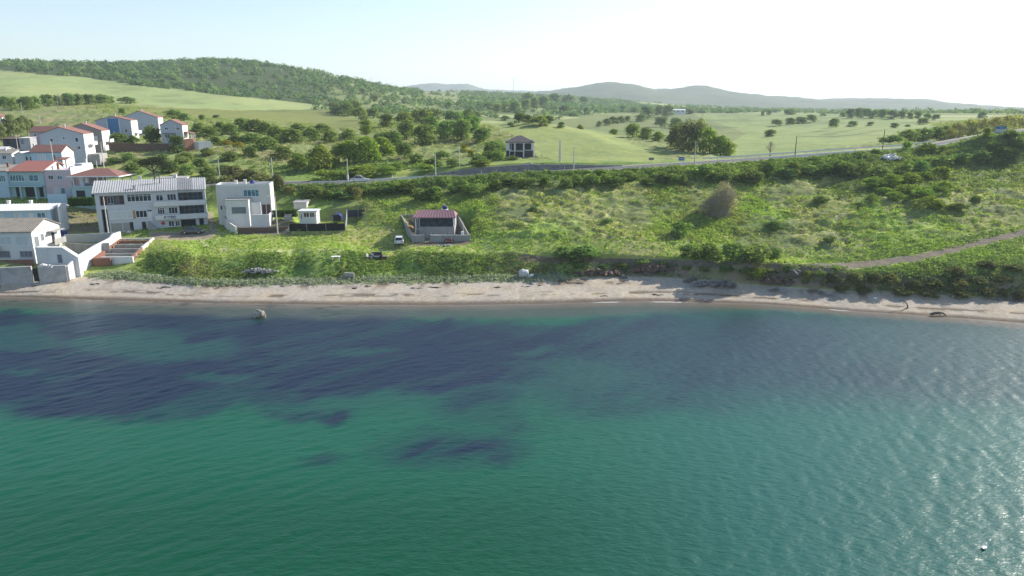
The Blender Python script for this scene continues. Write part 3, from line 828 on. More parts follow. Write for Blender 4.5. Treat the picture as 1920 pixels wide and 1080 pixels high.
row('thorn', 'tree of the slanting hedge between two valley fields', [(1124, 238, 18, 12), (1137, 235, 20, 14), (1150, 232, 22, 14), (1164, 230, 20, 13), (1177, 228, 16, 12)], group='slanting hedge of trees')
row('broadleaf', 'bright bushy tree left of the tall roadside cluster', [(1150, 268, 20, 14, 330), (1186, 278, 36, 28, 300), (1212, 282, 30, 24, 290), (1235, 284, 34, 18, 280), (1088, 250, 16, 10, 330)], group='bright trees left of the roadside cluster')
row('greytree', 'tall grey green tree of the big cluster behind the road', [(1270, 296, 44, 52, 235), (1290, 298, 48, 62, 228), (1312, 298, 46, 66, 226), (1258, 294, 30, 34, 240)], group='tall roadside cluster')
row('broadleaf', 'yellowish green tree at the right end of the big roadside cluster', [(1330, 300, 38, 54, 222), (1350, 301, 34, 40, 220), (1367, 301, 28, 28, 220)], group='yellowish trees by the road')
row('oak', 'dark rounded bush standing in the large right hand field', [(1430, 216, 10, 9), (1443, 216, 15, 11), (1481, 215, 24, 12), (1456, 236, 23, 13), (1482, 234, 24, 14), (1501, 232, 24, 14), (1521, 229, 24, 15), (1563, 239, 26, 18), (1598, 237, 22, 11), (1632, 235, 18, 7), (1678, 240, 24, 10), (1729, 233, 22, 12), (1543, 217, 14, 5), (1445, 256, 22, 14), (1702, 238, 14, 5), (1655, 216, 12, 5)], cat='bush', group='bushes in the large right field', parts=False)
row('oak', 'tree of the dark grove on the field horizon', [(1592, 222, 22, 19), (1608, 221, 22, 20), (1624, 222, 22, 20), (1640, 222, 20, 18), (1656, 222, 22, 18), (1672, 223, 22, 18), (1690, 223, 20, 16), (1706, 223, 18, 14), (1722, 223, 18, 14), (1738, 224, 18, 12), (1754, 225, 18, 11), (1580, 219, 14, 10)], group='grove on the field horizon', parts=False)
row('oak', 'single flat topped tree on the horizon beside the signboard', [(1841, 226, 20, 13, 520)])
row('dark_shrub', 'dark bush on the far side of the road bend', [(1676, 272, 36, 16, 226), (1700, 270, 44, 24, 230), (1728, 268, 44, 28, 232), (1752, 266, 40, 26, 236), (1770, 262, 40, 26, 240), (1655, 274, 26, 10, 226)], cat='bush', group='dark bushes at the road bend')
row('feathery', 'tall straw coloured shrub behind the signboard knoll', [(1795, 268, 40, 36, 232), (1815, 262, 44, 40, 236), (1838, 258, 46, 40, 236), (1862, 254, 44, 40, 238), (1888, 252, 42, 36, 240), (1906, 240, 40, 30, 262), (1780, 272, 30, 26, 228)], cat='shrub', group='straw shrubs behind the signboard', name='shrub')
row('bright_shrub', 'bright yellow green bush beside the road bend', [(1700, 284, 26, 20), (1738, 290, 44, 24), (1640, 288, 20, 10), (1850, 256, 20, 18), (1768, 286, 24, 14)], cat='bush', group='bright bushes beside the road bend')
# --- village side
row('oak', 'dark tree in the hedge line under the big left field', [(8, 204, 30, 24), (28, 205, 28, 24), (48, 206, 30, 26), (68, 203, 26, 24), (90, 200, 30, 24), (108, 198, 26, 20), (128, 198, 30, 24), (148, 197, 28, 22), (166, 196, 28, 20), (190, 194, 34, 18), (204, 194, 22, 14)], group='hedge line under the big left field')
row('dark_shrub', 'low wide dark bush on the field edge', [(236, 194, 40, 13)], cat='bush')
row('oak', 'small dark tree above the hillside houses', [(230, 214, 14, 12), (328, 224, 38, 20), (345, 226, 26, 14), (380, 226, 16, 12), (405, 222, 16, 7)], group='small trees above the houses')
row('pine', 'grey green pine of the grove at the left edge', [(4, 268, 26, 40), (16, 262, 26, 42), (28, 262, 24, 40), (40, 258, 24, 38), (52, 254, 22, 34), (22, 250, 24, 36), (60, 250, 18, 26), (44, 244, 20, 28)], group='pine grove at the left edge')
row('thorn', 'leafy tree in a garden among the hillside houses', [(286, 276, 34, 44), (226, 274, 44, 26), (332, 286, 34, 34), (250, 272, 24, 20)], group='garden trees among the houses')
row('shrub', 'green bush on the slope right of the hillside houses', [(372, 250, 34, 22), (392, 256, 38, 20), (412, 246, 36, 18), (432, 252, 42, 22), (455, 242, 44, 22), (478, 246, 46, 24), (500, 252, 44, 24), (518, 262, 46, 28), (545, 268, 48, 28), (470, 268, 44, 20), (440, 270, 40, 18), (405, 272, 30, 18), (500, 280, 48, 26), (532, 296, 44, 24), (470, 292, 34, 18), (430, 300, 36, 18), (388, 290, 30, 14), (350, 300, 30, 16), (374, 312, 34, 16), (585, 262, 40, 24), (620, 268, 40, 24), (652, 262, 36, 22), (604, 246, 34, 16), (560, 246, 32, 16)], cat='bush', group='bushes on the slope right of the houses')
row('dark_shrub', 'dark low bush on the waste slope behind the flats', [(240, 300, 34, 14), (262, 312, 36, 16), (320, 322, 40, 22), (350, 328, 44, 20), (250, 326, 40, 22), (390, 330, 40, 18), (215, 306, 30, 12), (340, 306, 34, 14), (305, 300, 30, 12), (420, 322, 36, 14)], cat='bush', group='dark bushes on the waste slope')
row('olive_shrub', 'olive green bush under the poles left of the white car road', [(440, 340, 56, 30), (470, 344, 52, 28), (495, 348, 44, 24), (425, 348, 40, 18), (520, 352, 30, 26), (400, 344, 30, 14)], cat='bush', group='olive bushes behind the white block')
row('broom', 'yellow flowering broom bush on the slope', [(425, 272, 26, 10), (448, 276, 24, 10), (410, 268, 18, 8), (870, 284, 18, 14), (546, 312, 14, 12), (560, 318, 14, 9), (882, 292, 16, 12)], cat='bush', group='yellow broom bushes')
row('bright_shrub', 'rounded bright bush at the upper roadside', [(610, 338, 50, 22), (640, 338, 46, 20), (690, 330, 60, 22), (724, 328, 44, 18), (745, 318, 30, 14), (660, 330, 34, 16), (798, 322, 40, 16), (905, 312, 40, 14)], cat='bush', group='bushes along the upper roadside')
row('dark_shrub', 'dark scrub bush left of the abandoned house', [(935, 300, 34, 18), (915, 300, 36, 18), (895, 306, 36, 16), (940, 286, 30, 18), (830, 300, 40, 18), (850, 312, 38, 16), (780, 306, 40, 18), (812, 312, 36, 16), (960, 300, 26, 8)], cat='bush', group='scrub left of the abandoned house')
# --- bank under the road
bank_items = []
rr = random.Random(5)
for i, px in enumerate(range(585, 1600, 26)):
    top = np.interp(px, gx, [0] * nx) if False else np.interp(px, [560, 700, 850, 1000, 1200, 1400, 1600], [368, 372, 366, 348, 342, 336, 322])
    bank_items.append((px + rr.uniform(-9, 9), top + rr.uniform(-9, 6), rr.uniform(30, 52), rr.uniform(15, 25)))
row_half = len(bank_items) // 2
row('dark_shrub', 'dark bush in the overgrown bank below the road, left half', bank_items[0:row_half:2], cat='bush', group='bushes in the left half of the road bank')
row('shrub', 'green bush in the overgrown bank below the road, left half', bank_items[1:row_half:2], cat='bush', group='bushes in the left half of the road bank')
row('dark_shrub', 'dark bush in the overgrown bank below the road, right half', bank_items[row_half::2], cat='bush', group='bushes in the right half of the road bank')
row('shrub', 'green bush in the overgrown bank below the road, right half', bank_items[row_half + 1::2], cat='bush', group='bushes in the right half of the road bank')
row('feathery', 'dry straw coloured bush on the bank under the silver car', [(672, 374, 22, 26), (640, 364, 24, 14), (655, 366, 18, 12), (545, 362, 30, 14), (700, 362, 16, 12)], cat='bush', group='dry bushes on the bank')
row('dark_shrub', 'dark bush on the shaded bank under the dumped rubble', [(1615, 326, 44, 26), (1650, 334, 46, 24), (1690, 330, 44, 24), (1725, 322, 40, 22), (1765, 312, 44, 22), (1800, 306, 40, 20), (1840, 300, 40, 18), (1880, 296, 44, 22), (1910, 280, 40, 24), (1895, 262, 40, 20), (1862, 280, 36, 16), (1585, 330, 44, 28)], cat='bush', group='bushes on the shaded bank')
row('bright_shrub', 'rounded green thicket bush halfway up the right slope', [(1640, 352, 46, 22), (1672, 348, 50, 24), (1704, 344, 44, 22), (1735, 340, 40, 20), (1762, 336, 44, 26), (1700, 364, 44, 20), (1726, 372, 46, 22), (1755, 366, 40, 20), (1742, 388, 54, 22), (1680, 374, 40, 16), (1655, 366, 36, 16), (1635, 376, 30, 14), (1770, 352, 30, 14)], cat='bush', group='thicket on the right slope')
row('dark_shrub', 'low dark bush on the right grassy slope', [(1612, 388, 26, 10), (1795, 392, 40, 12), (1830, 378, 26, 12), (1555, 452, 26, 10), (1535, 382, 40, 16), (1275, 444, 40, 30), (1450, 428, 36, 14), (1140, 420, 26, 12), (1000, 396, 24, 10)], cat='bush', group='low bushes on the right slope')
row('dark_shrub', 'grey green bush at the head of the eroded beach bank', [(1100, 484, 70, 26), (1060, 482, 50, 22), (1330, 486, 50, 34), (1375, 492, 60, 40), (1415, 494, 60, 38), (1290, 482, 44, 24), (1450, 488, 34, 26)], cat='bush', group='bushes at the head of the beach bank')
row('bright_shrub', 'grass capped green tussock bush on the crumbling beach edge', [(1418, 524, 44, 24), (1512, 528, 18, 24)], cat='bush', group='tussocks on the crumbling beach edge')
row('olive_shrub', 'dome shaped grey bush at the foot of the right slope', [(1850, 556, 32, 18), (1880, 556, 22, 16), (1910, 558, 26, 16), (1560, 530, 30, 20), (1600, 528, 30, 18), (1640, 530, 36, 20), (1672, 534, 40, 22), (1578, 546, 30, 14), (1620, 548, 34, 14), (1712, 540, 34, 16), (1752, 538, 34, 16), (1795, 536, 40, 16), (1690, 552, 34, 14), (1740, 556, 36, 14), (1800, 556, 36, 14), (1835, 532, 36, 14), (1880, 528, 40, 14), (1900, 506, 40, 12), (1850, 500, 44, 12), (1790, 512, 44, 12)], cat='bush', group='dome bushes at the foot of the right slope')

row('dark_shrub', 'low dark bush hanging over the bare eroded bank', [(1085, 500, 30, 9), (1130, 502, 26, 8), (1165, 500, 28, 9), (1205, 496, 32, 11), (1242, 498, 26, 9), (1285, 506, 24, 8), (1320, 508, 28, 9), (1362, 508, 34, 12), (1400, 512, 28, 10), (1445, 512, 28, 10), (1478, 508, 34, 12), (1535, 516, 30, 10)], cat='bush', group='bushes hanging over the eroded bank')
# --- big bare bush on the hillside
p0 = pick(1345, 403); s0 = scale_at(p0)
e = empty('bare_bush', p0, 0, 'large brown bare twigged bush alone on the green hillside', 'bush')
rng = np.random.default_rng(77); tw = MB()
for i in range(620):
    a = rng.uniform(0, 6.28); r0 = rng.uniform(0, 2.6); rr_ = 4.2 * math.sqrt(rng.random()); ex_ = rr_ * math.cos(a + .3); h = rng.uniform(.72, 1.05) * (7.4 * (1 - ((ex_ - .9) / 3.6) ** 2) ** .55 if ex_ > .9 else 7.4 * max(.12, (ex_ + 4.6) / 5.5) ** .8) * (1 - .5 * (rr_ * math.sin(a + .3) / 4.4) ** 2)
    st = Vector((r0 * math.cos(a), r0 * math.sin(a), -.3)); en = Vector((rr_ * math.cos(a + .3), rr_ * math.sin(a + .3), max(.8, h)))
    mdl = st.lerp(en, .5) + Vector((rng.uniform(-.4, .4), rng.uniform(-.4, .4), .5))
    tw.tube([st, mdl, en], [.035, .022, .008], 3, False)
    for j in range(4):
        q = mdl.lerp(en, rng.uniform(.2, .9)); tw.tube([q, q + Vector((rng.uniform(-.6, .6), rng.uniform(-.6, .6), rng.uniform(.2, .9)))], [.014, .006], 3, False)
tw.build('branches', m_twig, e)
lm = [(.8, 0, 2.4, 2.6, 2.6, 2.7), (1.1, .3, 4.5, 1.7, 1.7, 2.3), (-2.4, 0, 1.2, 2.0, 2.0, 1.5), (2.5, 0, 2.0, 1.6, 1.8, 2.2), (-.9, .2, 2.9, 1.7, 1.7, 1.7), (-3.6, 0, .6, 1.2, 1.2, .9)]
link('leaves', crown('leaves', 78, lm, 3600, .16, (.34, .31, .20), (.42, .42, .22), inner=.5), m_leaf, e)
# --- bare tree by the field
p0 = at_px(1443, 212); e = empty('bare_tree', p0, 0, 'thin leafless tree standing alone at the edge of the road', 'tree')
tw = MB(); rr = random.Random(4)
tw.tube([(0, 0, -.4), (.05, 0, 1.5), (0, .1, 4.3)], [.16, .11, .03], 6)
tw.build('trunk', m_bark, e); tw = MB()
for i in range(46):
    z = rr.uniform(1.0, 3.9); a = rr.uniform(0, 6.28); L_ = (4.6 - z) * .5
    st = Vector((.03, .03, z)); en = st + Vector((math.cos(a) * L_, math.sin(a) * L_, L_ * 1.1))
    tw.tube([st, en], [.035, .008], 3, False)
    for j in range(4):
        q = st.lerp(en, rr.uniform(.35, .9)); tw.tube([q, q + Vector((rr.uniform(-.5, .5), rr.uniform(-.5, .5), rr.uniform(.2, .6)))], [.016, .006], 3, False)
tw.build('branches', m_twig, e)
# --- umbrella pine behind the flats
p0 = at_px(292, 168); sz = scale_at(p0)
e = empty('umbrella_pine', p0, 0, 'dark umbrella pine with tall bare trunk behind the block of flats', 'tree')
zc = z_at(318, 168) - p0.z
tw = MB(); tw.tube([(0, 0, -.5), (.1, 0, zc * .5), (0, 0, zc)], [.3, .24, .18], 8)
for i in range(9):
    a = i * .7; tw.tube([(0, 0, zc * (.75 + .02 * i)), (1.6 * math.cos(a), 1.6 * math.sin(a), zc + .6), (2.9 * math.cos(a), 2.9 * math.sin(a), zc + 1.2)], [.12, .09, .04], 5)
tw.build('trunk', m_bark, e)
lm = [(2.1 * math.cos(i * .9), 2.1 * math.sin(i * .9), zc + 1.2 + .3 * (i % 3), 1.4, 1.4, .75) for i in range(7)] + [(0, 0, zc + 1.9, 2.2, 2.2, 1.0), (1, .5, zc + 2.3, 1.5, 1.5, .8)]
link('crown', crown('crown', 90, lm, 2600, .17, (.028, .042, .022), (.055, .07, .035), inner=.3), m_leaf, e)

# ------------------------------------------------------------------ ground cover and far wood (masses)
vp = gPX.ravel(); vY = gY.ravel(); vr = gROW.ravel(); vpy = gPY.ravel(); vX = gX.ravel(); vZ = gZ.ravel(); vrd = rd.ravel(); vfield = fieldmask.ravel()
cell = np.zeros(shp); cell[:-1, :-1] = np.abs((gX[1:, :-1] - gX[:-1, :-1]) * (gY[:-1, 1:] - gY[:-1, :-1])); cell = cell.ravel()
infr = (vp > -220) & (vp < 2260)
blocked = (tr > .25) | (t2 > .25) | yard | gravel
blocked = blocked.ravel()
med_r = med.ravel(); big_r = big.ravel(); sm_r = sm.ravel()
def scatter_pts(weight, n, seed, jit=.3):
    rng = np.random.default_rng(seed)
    wgt = weight * cell; wgt = wgt / wgt.sum()
    k = rng.choice(len(wgt), n, p=wgt)
    return k, rng
def clump_mass(name, label, weight, n, leaves, rad, hgt, leaf, cols, seed, tilt=.7, upright=0.0, cat=None, sink=.15, per_leaf_noise=.2, gain=np.array([2.55, 2.5, 2.6])):
    """n low cushions of leaves on the ground, as one mass"""
    k, rng = scatter_pts(weight, n, seed)
    jx_ = rng.normal(0, .35, n); jy_ = rng.normal(0, .5, n)
    cx, cy_, cz = vX[k] + jx_, vY[k] + jy_ * .5, vZ[k]
    r = rad[0] * (rad[1] / rad[0]) ** rng.random(n); h = r * rng.uniform(hgt[0], hgt[1], n)
    d = rng.normal(0, 1, (n, leaves, 3)); d /= np.linalg.norm(d, axis=2)[..., None]; d[..., 2] = np.abs(d[..., 2])
    rr_ = rng.uniform(.6, 1.08, (n, leaves, 1))
    P = np.stack([cx, cy_, cz - sink * r], 1)[:, None] + d * rr_ * np.stack([r, r, h], 1)[:, None]
    Nn = d * np.array([1, 1, 1 - upright]) + np.array([0, 0, .2])
    V_, Q_ = leaf_quads(P.reshape(-1, 3), Nn.reshape(-1, 3), np.repeat(leaf * (r / rad[1]) ** .5, leaves), rng, tilt)
    cols = np.array(cols) * gain; t = np.clip(((fbm(cx / 11, cy_ / 14, seed + 400, 3) - .28) / .44 * len(cols) + rng.normal(0, .7, n)).astype(int), 0, len(cols) - 1); t2_ = rng.integers(0, len(cols), n); f = rng.random((n, 1))
    f = f * .6
    c = cols[t] * (1 - f) + cols[t2_] * f
    c = np.repeat(c[:, None], leaves, 1).reshape(-1, 3) * rng.uniform(1 - per_leaf_noise, 1 + per_leaf_noise, (n * leaves, 1))
    tag(link(name, mk_mesh(name, V_, Q_, np.repeat(c, 4, 0)), m_cover), label, cat, kind='stuff')

nb = n_b.ravel(); tusr = tus.ravel()
slope_r = slope_m.ravel() * (1 - .75 * left_m.ravel()) * ~blocked * infr
clump_mass('scrub', 'low olive tussock scrub covering the hillside below the road', slope_r * (1 - .8 * tz_.ravel()) * (.15 + tusr) * (.35 + smooth(.35, .6, 1 - med_r)) + slope_r * tz_.ravel() * (.1 + .5 * (nb < .46)), 15000, 20, (.28, .85), (.35, .6), .17,
           [(.085, .115, .032), (.11, .135, .042), (.125, .12, .055), (.06, .085, .028), (.105, .155, .034)], 11)
clump_mass('grass', 'rough green grass over the slope and the flat behind the beach', (slope_r * (1 - .7 * tz_.ravel()) * smooth(.3, .55, 1 - nb) + flat_m.ravel() * infr * ~blocked * smooth(200, 330, vp) * .75), 25000, 7, (.18, .5), (.6, 1.1), .17,
           [(.10, .15, .030), (.125, .175, .036), (.14, .165, .05), (.085, .13, .03)], 12, .5, .6)
clump_mass('bluff_vegetation', 'dense green herbage clothing the low bluff above the beach', smooth(R_B + .1, R_B + .3, vr) * (1 - smooth(R_T + .1, R_T + .3, vr)) * infr * smooth(230, 330, vp) * (.25 + smooth(.38, .55, med_r)) * (1 - .62 * smooth(1040, 1130, vp) * (1 - smooth(1540, 1600, vp))), 9500, 16, (.22, .55), (.45, .85), .15,
           [(.05, .08, .026), (.085, .13, .03), (.035, .055, .024), (.12, .15, .04), (.10, .09, .05)], 13, per_leaf_noise=.3)
clump_mass('sea_kale', 'pale silver green shore plants along the back of the beach', np.exp(-((vr - R_B - .06) / .10) ** 2) * infr * smooth(140, 230, vp) * (1 - smooth(1040, 1085, vp)) + .12 * np.exp(-((vr - R_B - .05) / .06) ** 2) * smooth(1500, 1600, vp) * infr, 3400, 22, (.3, .75), (.7, 1.0), .16,
           [(.125, .145, .105), (.095, .12, .075), (.16, .175, .135)], 14)
clump_mass('foot_scrub', 'grey green low scrub below the dirt track', ((vr > R_B + .15) & (vr < R_F + .12) & (vp > 1520) & infr & ~blocked) * 1.0, 5200, 22, (.35, 1.1), (.4, .7), .18,
           [(.07, .10, .04), (.095, .12, .055), (.05, .075, .03), (.10, .14, .035)], 15)
up_r = ((vr > R_N + .25) & (vr < R_H2 + .9)) * infr * (vfield < .5) * (vrd > 8) * (1 - smooth(940, 1010, vp) * (1 - smooth(1600, 1680, vp)))
clump_mass('undergrowth', 'mixed olive and brown scrub on the slopes above the road', up_r * (.2 + smooth(.42, .6, med_r)) * smooth(150, 330, vp + .4 * (vY - 200)), 16000, 22, (.5, 1.9), (.45, .8), .27,
           [(.075, .105, .03), (.10, .125, .045), (.13, .12, .07), (.055, .08, .028), (.10, .15, .032), (.12, .12, .075)], 16)
bank_r = (bank_m.ravel() + .6 * smooth(R_N, R_N + .3, vr) * (1 - smooth(R_N + .3, R_N + .6, vr)) * (vp < 830)) * infr * (vrd > 5.3)
clump_mass('bank_vegetation', 'tangled brambles and herbage on the bank under the road', bank_r * smooth(480, 540, vp), 7500, 24, (.35, 1.0), (.6, 1.0), .22,
           [(.05, .08, .025), (.075, .11, .032), (.045, .065, .025), (.10, .14, .036)], 17)
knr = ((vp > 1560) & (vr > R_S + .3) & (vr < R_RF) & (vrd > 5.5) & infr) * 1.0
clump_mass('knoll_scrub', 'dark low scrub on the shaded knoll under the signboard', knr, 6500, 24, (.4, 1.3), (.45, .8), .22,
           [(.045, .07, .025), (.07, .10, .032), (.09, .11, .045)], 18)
# far wood on the left ridge and wooded strips across the distance
strips = smooth(.545, .60, fbm(vX / 150, vY / 60, 123, 3))
WOODS = [[(615, 146), (700, 152), (780, 164), (800, 186), (740, 180), (690, 172), (615, 160)], [(985, 178), (1090, 178), (1240, 203), (1236, 214), (1120, 208), (1050, 208), (985, 200)], [(870, 172), (1000, 176), (1000, 184), (930, 184), (860, 180)], [(560, 180), (640, 190), (660, 206), (600, 200), (555, 192)], [(820, 190), (930, 193), (930, 203), (850, 200)], [(1240, 204), (1330, 206), (1420, 212), (1330, 213), (1240, 212)]]
wpoly = np.zeros(vp.shape)
for q in WOODS: wpoly = np.maximum(wpoly, in_poly(vp + 14 * (med_r - .5), vpy + 8 * (big_r - .5), q) * (vr > R_H3 + .3))
clear_ = np.maximum(in_poly(vp, vpy, [(425, 140), (500, 141), (505, 148), (430, 150)]), in_poly(vp, vpy, [(140, 124), (200, 126), (200, 131), (140, 130)])) * 1.0
LINES = [[(560, 181), (660, 190), (760, 205)], [(600, 168), (700, 171), (770, 178)], [(700, 209), (800, 216), (900, 227)], [(860, 186), (1000, 189)], [(1370, 214), (1480, 217), (1560, 221), (1640, 226)], [(770, 192), (905, 205)], [(1000, 226), (1110, 214), (1180, 208)], [(1290, 222), (1250, 236), (1180, 242)], [(690, 186), (780, 190), (860, 196)], [(1480, 238), (1600, 230), (1720, 236)]]
for q in LINES: wpoly = np.maximum(wpoly, .8 * (poly_dist(vp, vpy + 5 * (sm_r - .5), q) < 1.7) * (vr > R_H2 + .3))
woodw = (wood.ravel() * (1 - clear_) * (.25 + 1.1 * smooth(.38, .55, fbm(vX / 45, vY / 60, 127, 3))) + 1.3 * wpoly * (vfield < .3) + .55 * strips * (vr > R_H3 + .55) * (vp > 560)) * (vr < R_H6) * infr * (vfield < .5)
clump_mass('forest', 'dark woodland covering the far ridge and strips between distant fields', woodw * (1 + 1.2 * (vr < R_H5)) , 11000, 40, (1.9, 5.2), (.85, 1.25), 1.15,
           [(.034, .060, .026), (.050, .082, .032), (.075, .108, .040), (.040, .066, .034)], 19, .7, 0, None, -.15)
# ------------------------------------------------------------------ building materials
def plaster(name, c, c2=None, am=.5): return mat(name, c, .9, c2 or tuple(x * .78 for x in c), .8, am, 9, .12, streak=True)
m_white = plaster('white_plaster', (.72, .72, .71), (.50, .50, .49))
m_offwhite = plaster('cream_plaster', (.66, .64, .60), (.46, .44, .41))
m_grey = plaster('grey_plaster', (.42, .43, .44), (.30, .30, .31))
m_aptgrey = plaster('pale_grey_plaster', (.57, .60, .64), (.44, .46, .49), .6)
m_aqua = plaster('aqua_plaster', (.38, .54, .55), (.30, .42, .44))
m_pink = plaster('pink_plaster', (.62, .50, .54), (.50, .40, .44))
m_sky = plaster('light_blue_plaster', (.46, .60, .70), (.38, .50, .58))
m_blue = plaster('blue_panel_paint', (.10, .25, .45), (.08, .18, .34))
m_brown = plaster('taupe_plaster', (.33, .29, .27), (.25, .22, .20))
m_shade_blue = plaster('shade_blue_grey_plaster', (.47, .51, .57), (.38, .41, .46))  # gable fronts facing away from the sun: their shade is put into the colour
m_conc = mat('concrete', (.36, .355, .34), .92, (.22, .215, .20), .9, .8, 12, .25, streak=True)
m_oldwall = mat('weathered_seawall', (.46, .46, .45), .95, (.20, .20, .20), .7, .95, 6, .5)
m_brick = mat('red_brick', (.25, .125, .09), .95, (.16, .09, .07), 1.6, .7, 9, .3)
m_stone = mat('rubble_stone', (.27, .265, .255), .95, (.085, .085, .085), .9, 1.0, 3, .9, bump_scale=3.5)
m_earthwall = mat('brown_stone_wall', (.15, .105, .08), .95, (.08, .06, .05), 1.5, .8, 6, .6, bump_scale=5)
m_tile = tile_mat('clay_tiles', (.27, .14, .115), (.185, .095, .08))
m_tile_y = tile_mat('clay_tiles_cross', (.285, .15, .12), (.19, .10, .085), .25, 'y')
m_redroof = tile_mat('faded_red_sheet', (.38, .15, .125), (.28, .13, .105), .5)
m_purple = mat('maroon_sheet', (.27, .15, .17), .55, (.20, .11, .13), 1.2, .6, 10, .05, .2)
m_asb = mat('old_fibre_cement', (.30, .275, .24), .95, (.16, .145, .125), 1.1, .9, 8, .2)
m_whitesheet = mat('white_metal_sheet', (.70, .71, .72), .5, (.55, .55, .55), .8, .5, 10, .05)
m_greysheet = mat('grey_fibre_sheet', (.36, .36, .37), .9, (.22, .22, .225), 1.2, .8, 8, .15)
m_darkroof = mat('dark_slate_roof', (.10, .092, .10), .85, (.06, .055, .06), 1.2, .7, 10, .3)
m_frame = mat('white_window_frame', (.74, .74, .74), .5, None, 1, 0, 10, 0)
m_glass = glass_mat('dark_window_glass', (.018, .024, .032))
m_blueglass = glass_mat('teal_window_glass', (.05, .12, .15))
m_curtain = mat('pale_curtain', (.55, .58, .58), .9, (.40, .45, .48), 2, .7, 14, 0, streak=True)
m_shade = mat('grey_roller_blind', (.17, .19, .21), .7, (.12, .13, .15), 2, .5, 12, 0)
m_blackpanel = mat('dark_grey_render', (.055, .065, .08), .8, (.035, .04, .05), 1.3, .7, 9, .1)
m_darkin = mat('dark_interior', (.030, .032, .036), .9, None, 1, .3, 8, 0)  # flat dark sheets stand in for unlit interiors; dark doors share it
m_maroonin = mat('maroon_shutter', (.12, .065, .06), .8, (.07, .045, .045), 2, .7, 12, .1)
m_wood = mat('pale_wood', (.42, .27, .13), .8, (.28, .17, .08), 3, .6, 14, .1)
m_steel = mat('galvanised_steel', (.42, .43, .44), .45, (.30, .30, .31), 3, .5, 20, .05, .6)
m_pole = mat('concrete_pole', (.62, .60, .56), .9, (.38, .36, .34), 3, .6, 20, .1)
m_woodpole = mat('weathered_pole', (.22, .20, .18), .9, (.14, .12, .11), 3, .6, 20, .1)
m_blackmesh = mat('black_shade_net', (.016, .016, .018), .9, (.03, .03, .032), 3, .6, 25, .1)
m_bluepl = mat('blue_plastic', (.02, .035, .20), .5, (.015, .025, .15), 2, .4, 10, 0)
m_paintred = mat('red_paint', (.45, .05, .05), .6, None, 3, .4, 10, 0)
m_banner = mat('dark_blue_lettering', (.03, .06, .13), .7, None, 3, .3, 10, 0)
m_whitepaint = mat('white_paint', (.78, .78, .78), .6, (.62, .62, .62), 3, .4, 10, 0)
m_rubber = mat('tyre_rubber', (.02, .02, .02), .85, None, 3, .3, 10, 0)

def face_frame(face, w, d):
    """maps (u along the face, out of the face, up) to house coordinates"""
    if face == 'F': return lambda v: (v[0], -v[1], v[2])
    if face == 'R': return lambda v: (w + v[1], v[0], v[2])
    if face == 'L': return lambda v: (-v[1], d - v[0], v[2])
    return lambda v: (w - v[0], d + v[1], v[2])

def window(root, fr, u, z, w, h, n=2, glass=None, frame=None, sill=True, out=0.0, name='window', bars_h=0, label=None):
    """a framed window: frame with n lights, pane behind it, sill"""
    glass = glass or m_glass; frame = frame or m_frame
    t = .07; m = MB()
    m.box(u, out - .02, z, u + w, out + .06, z + t, fr); m.box(u, out - .02, z + h - t, u + w, out + .06, z + h, fr)
    m.box(u, out - .02, z + t, u + t, out + .06, z + h - t, fr); m.box(u + w - t, out - .02, z + t, u + w, out + .06, z + h - t, fr)
    for i in range(1, n):
        x = u + w * i / n; m.box(x - t / 2, out - .02, z + t, x + t / 2, out + .055, z + h - t, fr)
    for i in range(bars_h):
        m.box(u + t, out - .02, z + h * .74, u + w - t, out + .05, z + h * .74 + .06, fr)
    o = m.build(name, frame, root)
    if label: o['label'] = label
    MB().box(u + t - .01, out - .015, z + t - .01, u + w - t + .01, out + .02, z + h - t + .01, fr).build('pane', glass, o)
    if sill: MB().box(u - .06, out - .02, z - .07, u + w + .06, out + .13, z - .002, fr).build('sill', frame, o)
    return o

def panel_door(root, fr, u, z, w, h, material, out=0.0, handle=True):
    m = MB(); m.box(u, out - .02, z, u + w, out + .05, z + h, fr); o = m.build('door', material, root)
    if handle: MB().box(u + w - .16, out + .05, z + h * .47, u + w - .08, out + .10, z + h * .52, fr).build('handle', m_steel, o)
    return o

def slab_on(p0, p1, p2, p3, t):          # four top corners, thickness downwards
    up = [Vector(p) for p in (p0, p1, p2, p3)]
    return [v - Vector((0, 0, t)) for v in up], up

